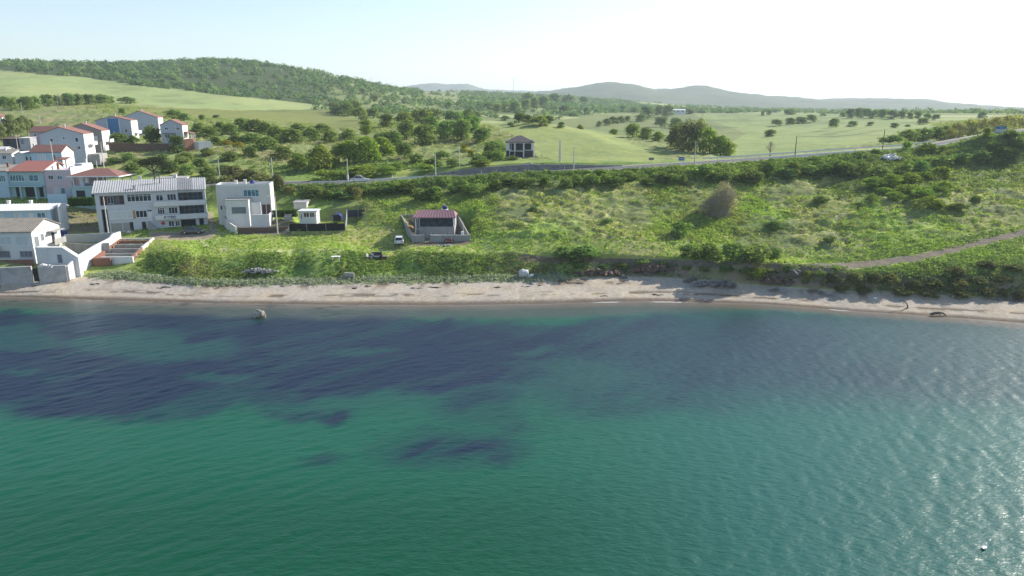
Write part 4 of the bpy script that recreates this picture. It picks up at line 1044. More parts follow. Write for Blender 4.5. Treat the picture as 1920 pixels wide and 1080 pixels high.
def gable(root, w, d, h, rise, axis='x', mat_roof=None, over=.35, th=.14, wallmat=None, back=0.5, ribs=0):
    """pitched roof; axis x = ridge along the front"""
    m = MB()
    if axis == 'x':
        ym = d * back; s1 = rise / ym; s2 = rise / (d - ym); x0, x1 = -over, w + over
        m.hexa(*slab_on((x0, -over, h - over * s1 + th), (x1, -over, h - over * s1 + th), (x1, ym, h + rise + th), (x0, ym, h + rise + th), th))
        m.hexa(*slab_on((x0, ym + .002, h + rise + th), (x1, ym + .002, h + rise + th), (x1, d + over, h - over * s2 + th), (x0, d + over, h - over * s2 + th), th))
        for i in range(ribs):
            x = x0 + (x1 - x0) * (i + .5) / ribs
            m.hexa(*slab_on((x - .06, -over, h - over * s1 + th + .07), (x + .06, -over, h - over * s1 + th + .07), (x + .06, ym, h + rise + th + .07), (x - .06, ym, h + rise + th + .07), .08))
        poly = [(0, h), (d, h), (ym, h + rise)]
        gb = MB(); gb.prism(poly, 0, w, 'x')
    else:
        xm = w * back; s1 = rise / xm; s2 = rise / (w - xm)
        m.hexa(*slab_on((-over, -over, h - over * s1 + th), (xm, -over, h + rise + th), (xm, d + over, h + rise + th), (-over, d + over, h - over * s1 + th), th))
        m.hexa(*slab_on((xm + .002, -over, h + rise + th), (w + over, -over, h - over * s2 + th), (w + over, d + over, h - over * s2 + th), (xm + .002, d + over, h + rise + th), th))
        gb = MB(); gb.prism([(0, h), (w, h), (xm, h + rise)], 0, d, 'y')
    if wallmat is not None: gb.build('gable', wallmat, root)
    return m.build('roof', mat_roof or m_tile, root)

def hip(root, w, d, h, rise, mat_roof, over=.4, th=.12, inset=None):
    i = inset if inset is not None else min(w, d) / 2
    b = [(-over, -over, h), (w + over, -over, h), (w + over, d + over, h), (-over, d + over, h)]
    r = [(i, d / 2, h + rise), (w - i, d / 2, h + rise)]
    m = MB(); lo = [(x, y, z - th) for x, y, z in b]
    m.add(b + r + lo, [(0, 1, 5, 4), (1, 2, 5), (2, 3, 4, 5), (3, 0, 4), (6, 9, 8, 7), (0, 6, 7, 1), (1, 7, 8, 2), (2, 8, 9, 3), (3, 9, 6, 0)])
    return m.build('roof', mat_roof, root)

def chimney(parent, x, y, z, h, material=None, s=.35):
    m = MB(); m.box(x - s / 2, y - s / 2, z, x + s / 2, y + s / 2, z + h); m.box(x - s * .65, y - s * .65, z + h, x + s * .65, y + s * .65, z + h + .12)
    return m.build('chimney', material or m_white, parent)

def house_root(name, label, cat, px, py, Y, theta=0, ax=0.0, group=None):
    """Empty at the front left ground corner; (px,py,Y) is the ground point at local x = ax"""
    p = world(px, py, Y); t = R(theta)
    return empty(name, p - Vector((math.cos(t) * ax, math.sin(t) * ax, 0)), t, label, cat, group)

def body(root, w, d, h, material, below=2.5):
    return MB().box(0, 0, -below, w, d, h).build('wall', material, root)

# ================================================================== block of flats
r = house_root('apartment_block', 'long three storey white block of flats with corrugated roof, two halves and recessed balconies', 'apartment block', 187, 437, 143, 23)
W_, D_, H_ = 20.6, 9.5, 8.1
m = MB()
m.box(0, 1.4, -3, W_, D_, H_)
for b_ in [(0, .8, -3, 8.1), (.8, 1.9, 4.8, 5.6), (1.9, 10.6, -3, 5.6), (.8, 5.2, 7.5, 8.1), (5.2, 10.6, 5.6, 8.1),
           (10.6, 15.3, -3, 8.1), (15.3, 20.1, 2.1, 3.1), (15.3, 20.1, 4.8, 5.95), (15.3, 20.1, 7.6, 8.1), (20.1, 20.6, -3, 8.1),
           (18.2, 18.9, -3, 2.1), (19.8, 20.1, -3, 2.1), (15.3, 18.2, 1.85, 2.1), (1.9, 1.9, 0, 0)]:
    if b_[1] > b_[0]: m.box(b_[0], 0, b_[2], b_[1], 1.4, b_[3])
m.box(.8, 0, 5.595, 1.9, 1.4, 5.6)
m.build('wall', m_aptgrey, r)
fr = face_frame('F', W_, D_)
# roof: corrugated sheets, ridge along the block
rt = MB(); x0, x1 = -.5, W_ + .3; eave, ridge, yr = H_ + .02, H_ + 2.0, 5.2
def roof_piece(mb, xa, xb, n):
    s = (ridge - eave) / (yr + .45)
    mb.hexa(*slab_on((xa, -.45, eave), (xb, -.45, eave), (xb, yr, ridge), (xa, yr, ridge), .1))
    mb.hexa(*slab_on((xa, yr + .002, ridge), (xb, yr + .002, ridge), (xb, D_ + .4, eave + .1), (xa, D_ + .4, eave + .1), .1))
    for i in range(n):
        x = xa + (xb - xa) * (i + .5) / n; hw = (xb - xa) / n * .24
        mb.hexa(*slab_on((x - hw, -.48, eave + .13), (x + hw, -.48, eave + .13), (x + hw, yr + .15, ridge + .14), (x - hw, yr + .15, ridge + .14), .13))
roof_piece(rt, x0, 15.3, 36)
m_palesheet = mat('pale_fibre_sheet', (.52, .52, .52), .9, (.36, .36, .36), .9, .8, 8, .1)
ro = rt.build('roof', m_palesheet, r)
for i, x in enumerate((11.0, 12.0)): chimney(ro, x, 3.0, ridge - 1.6, 2.5, m_woodpole, .16)
chimney(ro, 7.2, .6, eave + .1, 1.1, m_grey, .45); chimney(ro, 8.1, 5.6, ridge - .4, 1.1, m_offwhite, .5)
rt = MB(); roof_piece(rt, 15.31, 18.2, 8); rt.build('roof', m_greysheet, r)['label'] = 'weathered dark grey roof sheets'
rt = MB(); roof_piece(rt, 18.21, x1, 6); rt.build('roof', m_palesheet, r)
MB().prism([(0, H_), (D_, H_), (yr, H_ + 1.7)], 0, W_, 'x').build('gable', m_aptgrey, r)
# balconies of the right half
for z in (2.1, 4.95):
    m = MB(); m.box(10.6, -.75, z, 20.75, -.003, z + .12); m.box(10.6, -.75, z + .12, 20.75, -.62, z + 1.02); m.box(20.62, -.62, z + .12, 20.75, .3, z + 1.02); m.box(10.6, -.62, z + .12, 10.72, -.003, z + 1.02)
    m.build('balcony', m_white, r)
# banner with lettering on the lower balcony
bn = MB().box(12.2, -.79, 2.22, 15.0, -.755, 3.02).build('banner', m_white, r)
tcu = bpy.data.curves.new('lettering', 'FONT'); tcu.body = 'FI YTRID'; tcu.offset = .022; tcu.size = .82; tcu.extrude = .004; tcu.space_character = .95
to_ = bpy.data.objects.new('tmp', tcu); COL.objects.link(to_); dg = bpy.context.evaluated_depsgraph_get(); tme = bpy.data.meshes.new_from_object(to_.evaluated_get(dg)); bpy.data.objects.remove(to_); tme.materials.clear()
to = link('lettering', tme, m_banner, bn); to.location = (12.22, -.80, 2.32); to.rotation_euler = (R(90), 0, 0); to.scale = (.78, 1, 1)
for z in (3.25, 6.05):
    window(r, fr, 11.1, z, 1.35, 1.35, 3 if z < 4 else 2, bars_h=1); window(r, fr, 13.2, z, 1.75, 1.35, 3)
# recessed balconies: dark glazing and shutters on the back wall
lg = face_frame('F', W_, D_)
for (a, b_, z, h, mt) in ((15.3, 20.1, 3.1, 1.7, m_glass), (15.3, 20.1, 5.95, 1.65, m_glass)):
    MB().box(a, .25, z, b_, .30, z + h).build('balcony_screen', mt, r)
    m = MB()
    for i in range(6): x = a + (b_ - a) * i / 5; m.box(x - .03, .19, z, x + .03, .248, z + h)
    m.box(a, .18, z + .75, b_, .245, z + .79); m.build('railing', m_woodpole, r)
MB().box(.8, 1.35, 5.6, 5.2, 1.398, 7.5).build('loggia_wall', m_maroonin, r)
window(r, face_frame('F', 0, 0), 2.0, 5.75, 1.15, 1.45, 2, m_glass, out=-1.34); panel_door(r, face_frame('F', 0, 0), 3.4, 5.6, .9, 1.7, m_shade, -1.33)
m = MB(); m.box(.8, .12, 6.45, 5.2, .17, 6.5)
for i in range(12): m.box(.85 + i * .39, .13, 5.6, .88 + i * .39, .16, 6.45)
m.build('railing', m_woodpole, r)
window(r, fr, 5.75, 6.1, 4.5, 1.55, 6, m_glass, bars_h=1)
MB().box(.8, 1.34, -.5, 1.9, 1.395, 4.8).build('recess_shade_panel', m_darkin, r)  # dark sheet paints the shade at the back of the tall recess
window(r, fr, 2.2, 2.75, 4.2, 1.55, 4, m_curtain)
MB().box(6.45, -.05, 2.6, 6.95, -.003, 4.3).build('shutter', m_wood, r)
window(r, fr, 7.0, 2.75, 2.1, 1.5, 3, m_glass)
panel_door(r, fr, 9.25, 2.0, .75, 1.95, m_white); MB().box(9.25, -.05, 4.0, 10.0, -.003, 4.25).build('transom', m_glass, r)
m = MB()
for i in range(7): m.box(9.0 + i * .26, -1.1, -1.5, 9.26 + i * .26, -.003, 1.9 - i * .28)
m.build('stairs', m_conc, r)
for u, w_, h_, mt in ((2.3, 1.9, 1.7, m_conc), (4.4, 1.2, 1.7, m_conc), (5.65, .65, 1.75, m_darkin), (7.9, .7, 1.7, m_darkin)):
    panel_door(r, fr, u, .15, w_, h_, mt, handle=False)  # the dark ones are panels painted as the shade of open doorways
MB().box(15.3, .5, -.4, 18.2, .55, 1.85).build('garage_shade_panel', m_darkin, r)  # dark sheet standing in for the shade inside the open garage
panel_door(r, face_frame('F', 0, 0), 18.9, -.2, .9, 2.0, m_darkin, -.3)
window(r, fr, 12.9, .55, 1.1, 1.2, 2, m_glass); window(r, fr, 14.2, .55, .9, 1.2, 2, m_glass)
sg = MB(); sg.tube([(11.9, -.02, 1.35), (11.9, -.09, 1.35)], .36, 20); sg.build('round_sign', m_paintred, r)
MB().box(2.05, -.2, -1, 2.2, -.003, 2.2).build('pillar', m_white, r)

# ================================================================== white block right of it
r = house_root('white_house', 'plain white cube house with flat roof and projecting lower front block', 'house', 410, 408, 150, 10)
body(r, 11.0, 5, 6.6, m_offwhite)
m = MB(); m.box(0, 0, 6.6, 11, .2, 7.05); m.box(0, 4.8, 6.6, 11, 5, 7.05); m.box(0, .2, 6.6, .2, 4.8, 7.05); m.box(10.8, .2, 6.6, 11, 4.8, 7.05); m.build('parapet', m_white, r)
m = MB(); m.box(2.3, -3.2, -3, 6.9, -.003, 4.0); ob = m.build('front_block', m_white, r)
MB().box(2.2, -3.3, 4.0, 7.0, -.003, 4.12).build('slab', m_conc, ob)
fr = face_frame('F', 11, 9)
window(r, fr, 5.5, 4.35, 3.2, 1.5, 4, m_blueglass)
window(r, fr, 3.5, 1.3, 2.8, 1.25, 1, m_shade, m_shade, True, 3.2)
MB().box(6.95, -1.2, -2.5, 9.0, -.003, 3.2).build('porch_wall', m_white, r)
panel_door(r, fr, 9.1, .2, .75, 2.4, m_maroonin); panel_door(r, fr, 10.0, .2, .75, 2.4, m_maroonin)
MB().box(9.87, -.09, -1, 9.98, -.003, 2.8).build('door_post', m_white, r)
window(r, fr, .5, 1.6, .5, 1.0, 1); window(r, fr, 1.4, 1.6, .5, 1.0, 1)
m = MB(); m.box(7.2, -3.4, -3, 10.9, -3.15, .9); m.box(10.75, -3.15, -3, 10.9, -.003, .9); m.build('terrace_wall', m_white, r)
for x, y in ((3.8, 2.0), (5.4, 3.4)): chimney(r, x, y, 6.6, 1.0, m_offwhite, .5)
tk = empty('water_barrel', r.matrix_basis @ Vector((7.1, 2.0, 6.6)), 0, 'blue plastic barrel on the flat roof of the white cube house', 'barrel')
def barrel(root, rad, ln):
    m = MB(); pts = [(0, 0, 0), (0, 0, .06), (0, 0, ln * .3), (0, 0, ln * .5), (0, 0, ln * .7), (0, 0, ln - .06), (0, 0, ln)]
    m.tube(pts, [rad * .9, rad, rad * 1.0, rad * 1.06, rad, rad, rad * .88], 16); m.build('drum', m_bluepl, root, True)
    MB().cyl((0, 0, ln), (0, 0, ln + .09), rad * .35, 10).build('lid', m_bluepl, root)
barrel(tk, .48, 1.0)

# ================================================================== house by the beach, lower left
r = house_root('beach_house', 'two storey white house with grey ribbed roof and sunlit gable beside the sea wall', 'house', 67, 490, 123, 4, 12)
body(r, 12, 9, 5.3, m_white)
rf_ = gable(r, 12, 9, 5.3, 1.7, 'x', m_asb, .25, .14, m_white, .5, 34)
chimney(rf_, 10.2, 7.2, 5.9, .6, m_wood, .3)
fr = face_frame('F', 12, 9)
window(r, fr, 5.6, 3.05, 2.9, 1.45, 3, m_curtain); window(r, fr, 9.2, 2.85, 2.1, 1.75, 2, m_curtain)
window(r, fr, 5.9, .75, 2.0, 1.2, 1, m_shade, m_grey); window(r, fr, 9.55, .8, 2.15, 1.1, 3, m_shade, m_grey)
window(r, fr, 1.0, 3.05, 2.6, 1.45, 3, m_curtain)
fr = face_frame('R', 12, 9)
window(r, fr, .5, 2.35, 1.4, 1.95, 1, m_shade); window(r, fr, 2.5, 3.1, 1.1, 1.4, 1, m_shade)
panel_door(r, fr, 6.0, 2.3, .9, 2.0, m_darkin)
MB().box(12.003, 4.6, 4.45, 13.2, 8.4, 4.62).build('canopy', m_conc, r)
m = MB(); m.box(12.003, 4.8, 2.0, 13.1, 8.6, 2.2); m.box(13.0, 4.8, 2.2, 13.1, 8.6, 3.1); m.build('porch', m_conc, r)
m = MB(); m.hexa(*slab_on((5.0, -1.4, 2.2), (6.6, -1.4, 2.2), (6.4, -.003, 2.8), (5.0, -.003, 2.8), .12)); m.build('awning', m_tile, r)
MB().box(5.3, -1.3, -1, 5.42, -1.2, 2.1).build('awning_post', m_white, r)
# block beside it with a hatch
r = house_root('terrace_block', 'pale blue walled terrace block with small shuttered opening beside the beach house', 'building', 71, 497, 122.5, 2)
m = MB(); m.prism([(0, -3), (7.2, -3), (7.2, 1.3), (4.7, 3.15), (0, 3.2)], 0, 1.0, 'y'); m.build('wall', m_white, r)
window(r, face_frame('F', 7.2, 6), 3.6, .35, .85, 1.55, 1, m_shade, m_grey, False)
MB().box(3.0, -.9, -1.2, 5.0, -.003, .05).build('step', m_conc, r)

# ================================================================== free standing walls
def wall_line(name, label, pts, th, material, cat='wall', group=None, cap=None, below=1.5):
    """pts: (px, py of the foot, py of the top, Y)"""
    P = []
    for px, pb, pt, Y in pts:
        b_ = world(px, pb, Y); P.append((b_, z_at(pt, Y)))
    o = P[0][0]
    m = MB()
    for (a, za), (b_, zb) in zip(P[:-1], P[1:]):
        d = Vector((b_.x - a.x, b_.y - a.y, 0)).normalized(); nrm = Vector((-d.y, d.x, 0)) * th / 2
        bb = [a - nrm, b_ - nrm, b_ + nrm, a + nrm]
        lo = [Vector((v.x, v.y, min(a.z, b_.z) - below)) - o for v in bb]
        hi = [Vector((v.x, v.y, z)) - o for v, z in zip(bb, (za, zb, zb, za))]
        m.hexa(lo, hi)
    ob = m.build(name, material); ob.location = o
    return tag(ob, label, cat, group)
wall_line('garden_wall', 'long white sunlit wall stepping down from the flats to the beach', [(127, 509, 499, 120.8), (143, 500, 483, 123.2), (152, 494, 477, 124.5), (180, 476, 460, 130), (207, 458, 446, 135.5), (213, 454, 439, 137), (226, 447, 434, 140)], .35, m_white)
wall_line('sea_wall', 'weathered concrete sea wall left of the gate gap', [(-60, 536, 503, 116.5), (0, 533, 502, 117.6), (63, 527, 499, 118.8)], .5, m_oldwall)
wall_line('sea_wall', 'whitish concrete sea wall right of the gate gap', [(75, 525, 499, 119.2), (126, 517, 497, 120.7)], .5, m_oldwall)
g = wall_line('gate', 'dark narrow gate in the gap of the sea wall', [(64.5, 526, 503, 119.4), (73.5, 525, 503, 119.6)], .1, m_darkin, 'gate')
wall_line('garden_wall', 'low red brick border in front of the beach house', [(8, 491, 488, 121.6), (62, 490, 486.5, 121.8)], .25, m_brick)
wall_line('garden_wall', 'grey garden wall between the beach house and the flats', [(122, 453, 440, 137), (170, 450, 438, 138.5), (214, 447, 436, 139.7)], .25, m_grey)
wall_line('garden_wall', 'light fence wall behind the weedy yard of the beach house', [(123, 462, 455, 132), (165, 463, 458, 131.5), (205, 460, 455, 132.5)], .2, m_conc)
wall_line('retaining_wall', 'long dark brown retaining wall under the hillside houses', [(205, 277, 268, 209), (260, 278, 269, 210), (318, 278, 269, 212)], .5, m_earthwall)
wall_line('retaining_wall', 'short red brick wall beside the porch house', [(346, 274, 262, 212), (363, 274, 261, 214)], .4, m_brick)
wall_line('pool_wall', 'long low white wall right of the red brick wall', [(364, 271, 265, 215), (372, 272, 265.5, 214), (396, 270.5, 264.5, 216)], .4, m_white)
wall_line('retaining_wall', 'low dark brown wall in front of the white cube house', [(446, 434, 427, 144.5), (500, 433, 426, 145), (541, 432, 425, 145.5)], .35, m_earthwall)
wall_line('ramp_wall', 'pale low wall slanting down beside the white cube house', [(411, 398, 393, 156), (425, 420, 413, 147), (443, 433, 425, 144)], .25, m_offwhite)
wall_line('stone_wall', 'long dark rubble stone retaining wall along the upper road edge', [(782, 332, 330, 180.6), (830, 328, 323, 180.4), (900, 324.5, 314, 180.7), (980, 320.5, 308.5, 181), (1060, 316.5, 308, 181.6), (1120, 313.5, 309.5, 182.4), (1165, 311.5, 309.5, 183.2)], .6, m_stone)
wall_line('garden_wall', 'dark low wall stub right of the abandoned house', [(1016, 300, 292, 199), (1036, 302, 297, 197)], .3, m_blackpanel)
wall_line('concrete_curb', 'broken grey concrete slab in the overgrown bluff', [(646, 516, 511, 120.4), (664, 516, 512, 120.4)], .4, m_conc, 'slab')
# ruined terraces
r = empty('ruined_foundation', world(232, 470, 133), 0, 'ruined red brick and concrete foundation in steps beside the white wall', 'ruin')
def low_wall(name, a, b_, top, th, material, below=.9):
    P, Q = world(*a) - r.location, world(*b_) - r.location
    d = Vector((Q.x - P.x, Q.y - P.y, 0)).normalized(); nn = Vector((-d.y, d.x, 0)) * th / 2
    m = MB(); m.hexa([P - nn - Vector((0, 0, below)), Q - nn - Vector((0, 0, below)), Q + nn - Vector((0, 0, below)), P + nn - Vector((0, 0, below))],
                     [P - nn + Vector((0, 0, top)), Q - nn + Vector((0, 0, top)), Q + nn + Vector((0, 0, top)), P + nn + Vector((0, 0, top))])
    return m.build(name, material, r)
for (xa, xb, py, Y, top, mt) in ((229, 286, 450, 140, .35, m_offwhite), (224, 280, 456, 138, .5, m_brick), (216, 271, 464, 135.5, .6, m_conc), (208, 262, 472, 133, .6, m_conc), (199, 256, 480, 130.5, .5, m_conc), (190, 250, 487, 128, .55, m_white), (178, 208, 489, 127.4, .5, m_brick)):
    low_wall('cross_wall', (xa, py, Y), (xb, py - .5, Y), top, .35, mt)
for a, b_, mt in (((288, 450, 140.2), (279, 458, 137.6), m_offwhite), ((278, 459, 137.4), (266, 468, 134.4), m_white), ((265, 469, 134.2), (247, 487, 128.2), m_brick), ((226, 452, 139.6), (176, 490, 127.2), m_brick)):
    low_wall('side_wall', a, b_, .55, .35, mt)

# ================================================================== middle row, left
r = house_root('bungalow', 'low light blue bungalow with white ribbed metal roof behind the beach house', 'house', 112, 417, 142, 9, 14.4)
body(r, 13, 7, 2.6, m_sky)
m = MB(); m.box(13, 1.4, -2.5, 14.4, 3.1, 2.6); m.build('wing', m_grey, r)
rf_ = gable(r, 13, 7, 2.6, .75, 'x', m_whitesheet, .45, .1, m_white, .55, 26)
for x in (3.0, 7.2): chimney(rf_, x, 5.2, 3.0, .9, m_white, .5)
MB().box(14.42, -.2, -2.5, 14.7, 3.2, 3.6).build('end_wall', m_white, r)
fr = face_frame('F', 13, 7)
window(r, fr, 3.0, .7, 1.2, 1.3, 2, m_curtain); window(r, fr, 6.3, .2, 1.2, 1.9, 1, m_curtain); window(r, fr, 10.4, .3, 1.6, 1.8, 2, m_blueglass); panel_door(r, fr, 8.9, 0, .8, 2.0, m_white); window(r, fr, 1.0, .7, 1.2, 1.3, 2, m_curtain)
for i, (px, lab) in enumerate(((109, 'blue plastic barrel nearest the bungalow end wall'), (117.5, 'blue plastic barrel right of the bungalow end wall'))):
    b_ = empty('water_barrel', world(px, 412, 141.2 - .4 * i), 0, lab, 'barrel'); b_.location.z = ground(b_.location.x, b_.location.y); barrel(b_, .42, .95)

r = house_root('terraced_house', 'light blue terraced house cut by the left picture edge', 'house', 20, 371, 159.5, 1, 9)
body(r, 9, 8, 5.9, m_sky); m = MB(); m.hexa(*slab_on((-.3, -.4, 6.1), (9.3, -.4, 6.1), (9.3, 8.2, 6.9), (-.3, 8.2, 6.9), .16)); rf_ = m.build('roof', m_asb, r)
chimney(rf_, 6.6, 4.5, 6.4, 1.0, m_brick, .4)
fr = face_frame('F', 9, 8); window(r, fr, 5.2, 3.7, 1.5, 1.4, 2, m_blueglass); window(r, fr, 7.2, 3.6, 1.4, 1.5, 3, m_blueglass); window(r, fr, 3.4, .7, 2, 1.3, 3)
r = house_root('terraced_house', 'pale aqua terraced house with bright red sheet roof', 'house', 22.5, 371, 160, 1)
body(r, 7.8, 8, 6.0, m_aqua)
m = MB(); m.hexa(*slab_on((-.2, -.45, 6.0), (8.0, -.45, 6.0), (8.0, 5.2, 8.0), (1.1, 5.2, 8.0), .14)); m.hexa(*slab_on((1.1, 5.203, 8.0), (8.0, 5.203, 8.0), (8.0, 8.3, 6.9), (-.2, 8.3, 6.9), .14)); m.build('roof', m_redroof, r)
MB().prism([(0, 6.0), (8, 6.0), (5.2, 7.9)], 7.5, 7.8, 'x').build('gable', m_white, r)
fr = face_frame('F', 7.8, 8)
window(r, fr, .3, 3.75, 3.2, 1.45, 5, m_blueglass); window(r, fr, 4.5, 3.75, 2.2, 1.4, 2, m_blueglass)
for u, w_ in ((1.2, 1.4), (3.3, 2.7), (6.4, .9)): MB().box(u, -.03, .2, u + w_, -.002, 2.5).build('opening', m_darkin, r)
for x in (2.75, 6.1): MB().box(x, -1.2, -2.2, x + .4, -.8, 2.55).build('pillar', m_aqua, r)
MB().box(-.0, -1.25, 2.55, 7.8, -.003, 2.85).build('balcony', m_aqua, r)
m = MB()
for i in range(8): m.box(.1, -1.3 - i * .35, -2.4, 1.1, -.95 - i * .35, .2 - i * .22)
m.build('stairs', m_conc, r)
r = house_root('terraced_house', 'pink terraced house with flat roof and white sunlit upper end wall', 'house', 86.5, 371, 160.4, 1)
body(r, 6.3, 9, 6.1, m_pink)
m = MB(); m.box(-.05, -.1, 6.1, 6.3, .1, 6.3); m.box(6.303, -.15, 3.9, 6.5, 9, 6.9); m.box(4.5, 5, 6.1, 6.3, 9, 7.3); m.build('parapet', m_white, r)
fr = face_frame('F', 6.3, 9)
window(r, fr, 1.2, 4.1, 1.15, 1.0, 2); window(r, fr, 3.2, 4.1, 1.15, 1.0, 2, m_blueglass)
window(r, fr, 1.9, .6, 1.4, 1.7, 2, m_curtain); window(r, fr, 3.6, .4, 1.0, 1.9, 1, m_blueglass); window(r, fr, 4.8, .6, 1.1, 1.5, 2, m_sky)
chimney(r, 1.3, 4, 6.1, 1.3, m_brick, .4); chimney(r, 5.9, 7.5, 7.3, .9, m_white, .3)
tk = empty('water_barrel', r.matrix_basis @ Vector((5.0, 3.0, 6.1)), 0, 'dark blue barrel on the roof of the pink terraced house', 'barrel'); barrel(tk, .6, .7)
wall_line('garden_wall', 'white blue yard wall in front of the pink terraced house', [(91, 380, 364, 157), (127, 379, 363, 157.2)], .25, m_sky)
# pavilion on a flat roofed base
r = house_root('pavilion_house', 'light aqua ground floor with terrace under a red hipped pavilion roof', 'house', 137, 372, 158, 2)
W_, D_ = 10.4, 8.0
body(r, 6.6, D_, 2.55, m_aqua); MB().box(-.15, -.3, 2.55, 6.75, D_, 2.75).build('terrace_slab', m_sky, r)
fr = face_frame('F', W_, D_)
for u, w_ in ((.9, 1.9), (4.2, 1.9)): MB().box(u, -.03, .3, u + w_, -.002, 1.75).build('opening', m_darkin, r)
MB().box(6.6, 1.5, -2, 11.5, D_, 1.9).build('side_wing', m_grey, r)
m = MB()
for x in (.3, 5.6, 6.9, 8.3, 10.2):
    m.box(x, .3, 1.9 if x > 6.7 else 2.75, x + .22, .52, 4.85)
m.box(10.2, 6, 1.9, 10.42, 6.22, 4.85); m.box(8.3, 6, 1.9, 8.52, 6.22, 4.85)
m.build('pavilion_post', m_white, r)
MB().box(.3, 4.5, 2.75, 5.4, 4.7, 4.85).build('back_wall', m_pink, r)
rf_ = hip(r, W_, 7.0, 4.95, 1.45, m_tile, .5, .14, 3.6)
m = MB(); m.box(W_ + .505, -.5, 4.72, W_ + .62, 7.5, 4.97); m.box(-.5, -.62, 4.76, W_ + .5, -.505, 4.97); m.build('fascia', m_white, r)
o_ = MB(); o_.box(1.6, .6, 2.75, 2.5, .64, 4.4); o_.box(2.8, .6, 3.4, 3.6, .64, 4.6); o_.build('curtain', m_curtain, r)
d_ = empty('satellite_dish', world(234, 342, 158), 0, 'white satellite dish right of the red pavilion roof', 'satellite dish')
m = MB(); prof = [(0, 0), (.25, .03), (.45, .11), (.58, .2)]
vs = [(0, 0, 0)]; fs = []
for rr_, zz in prof[1:]:
    for k in range(18): vs.append((rr_ * math.cos(k * math.pi / 9), -zz, rr_ * math.sin(k * math.pi / 9)))
fs += [(0, 1 + k, 1 + (k + 1) % 18) for k in range(18)]
for j in range(2): fs += [(1 + j * 18 + k, 1 + j * 18 + (k + 1) % 18, 19 + j * 18 + (k + 1) % 18, 19 + j * 18 + k) for k in range(18)]
m.add(vs, fs); dd = m.build('dish', m_whitepaint, d_); sm_ = dd.modifiers.new('thickness', 'SOLIDIFY'); sm_.thickness = .03
m = MB(); m.cyl((0, .05, -1.9), (0, .05, 0), .05); m.cyl((0, -.15, -.4), (0, -.6, .05), .02, 6); m.build('mast', m_steel, d_)
r = house_root('outbuilding', 'low flat white outbuilding just behind the roof of the flats', 'building', 295, 351, 163, 16)
body(r, 6.2, 5, 1.9, m_offwhite); MB().box(-.2, -.2, 1.9, 6.4, 5.2, 2.05).build('roof', m_conc, r)
window(r, face_frame('F', 6.2, 5), 2.2, 1.0, 1.2, .6, 1)
chimney(r, 3.9, .4, 2.05, .7, m_white, .8)

# ================================================================== cottages and hillside houses
r = house_root('cottage', 'white cottage with red tiled roof and sunlit gable above the terraced houses', 'house', 60, 306, 180, 2)
body(r, 7.6, 5.4, 2.8, m_sky); gable(r, 7.6, 5.4, 2.8, 1.55, 'x', m_tile, .25, .13, m_white)
MB().box(7.602, .1, -1, 7.63, 5.3, 2.75).build('end_wall', m_white, r)  # thin white sheet: sunlight on the end wall put into the colour
fr = face_frame('F', 7.6, 5.4); window(r, fr, 1.6, .2, 2.0, 2.1, 3, m_curtain); window(r, fr, 5.2, .6, 1.0, 1.5, 1, m_shade)
m = MB(); m.box(-2.1, .6, -2, -.003, 4.4, 2.3); m.build('annex', m_sky, r); m = MB(); m.hexa(*slab_on((-2.3, .2, 2.45), (0.1, .2, 2.45), (0.1, 4.6, 2.9), (-2.3, 4.6, 2.9), .12)); m.build('annex_roof', m_greysheet, r)
window(r, face_frame('F', 0, 0), -1.8, .5, .7, 1.2, 1, out=-.6); window(r, face_frame('F', 0, 0), -.75, .5, .5, 1.2, 1, out=-.6)
m = MB(); m.hexa(*slab_on((6.6, -1.6, 1.0), (9.4, -1.6, 1.0), (9.4, .6, 1.5), (6.6, -.003, 1.5), .12)); m.build('awning', m_tile, r)
MB().box(9.0, -1.4, -2, 9.3, .4, .95).build('porch_wall', m_offwhite, r)
chimney(r, -.3, 2.4, 2.7, 1.9, m_white, .35)
r = house_root('cottage', 'low white house with grey roof at the left picture edge', 'house', 24, 304, 184, 3, 8)
body(r, 8, 6, 2.2, m_white); rf_ = gable(r, 8, 6, 2.2, .9, 'x', m_asb, .3, .12, m_white); chimney(rf_, 5.5, 2, 2.6, .9, m_white, .3)
fr = face_frame('F', 8, 6); window(r, fr, 5.6, .7, 1.0, 1.0, 2); window(r, fr, 3.4, .7, 1.0, 1.0, 2)
r = house_root('shed', 'small white gabled shed between the two left cottages', 'shed', 28, 300, 183.5, 3)
body(r, 2.8, 4, 1.3, m_white); gable(r, 2.8, 4, 1.3, .7, 'y', m_whitesheet, .2, .1, m_white)
r = house_root('cottage', 'white flat topped cottage wall at the upper left picture edge', 'house', 10, 292, 196, 3, 6)
body(r, 6, 4, 1.7, m_white); gable(r, 6, 4, 1.7, .6, 'x', m_whitesheet, .2, .1, m_white)

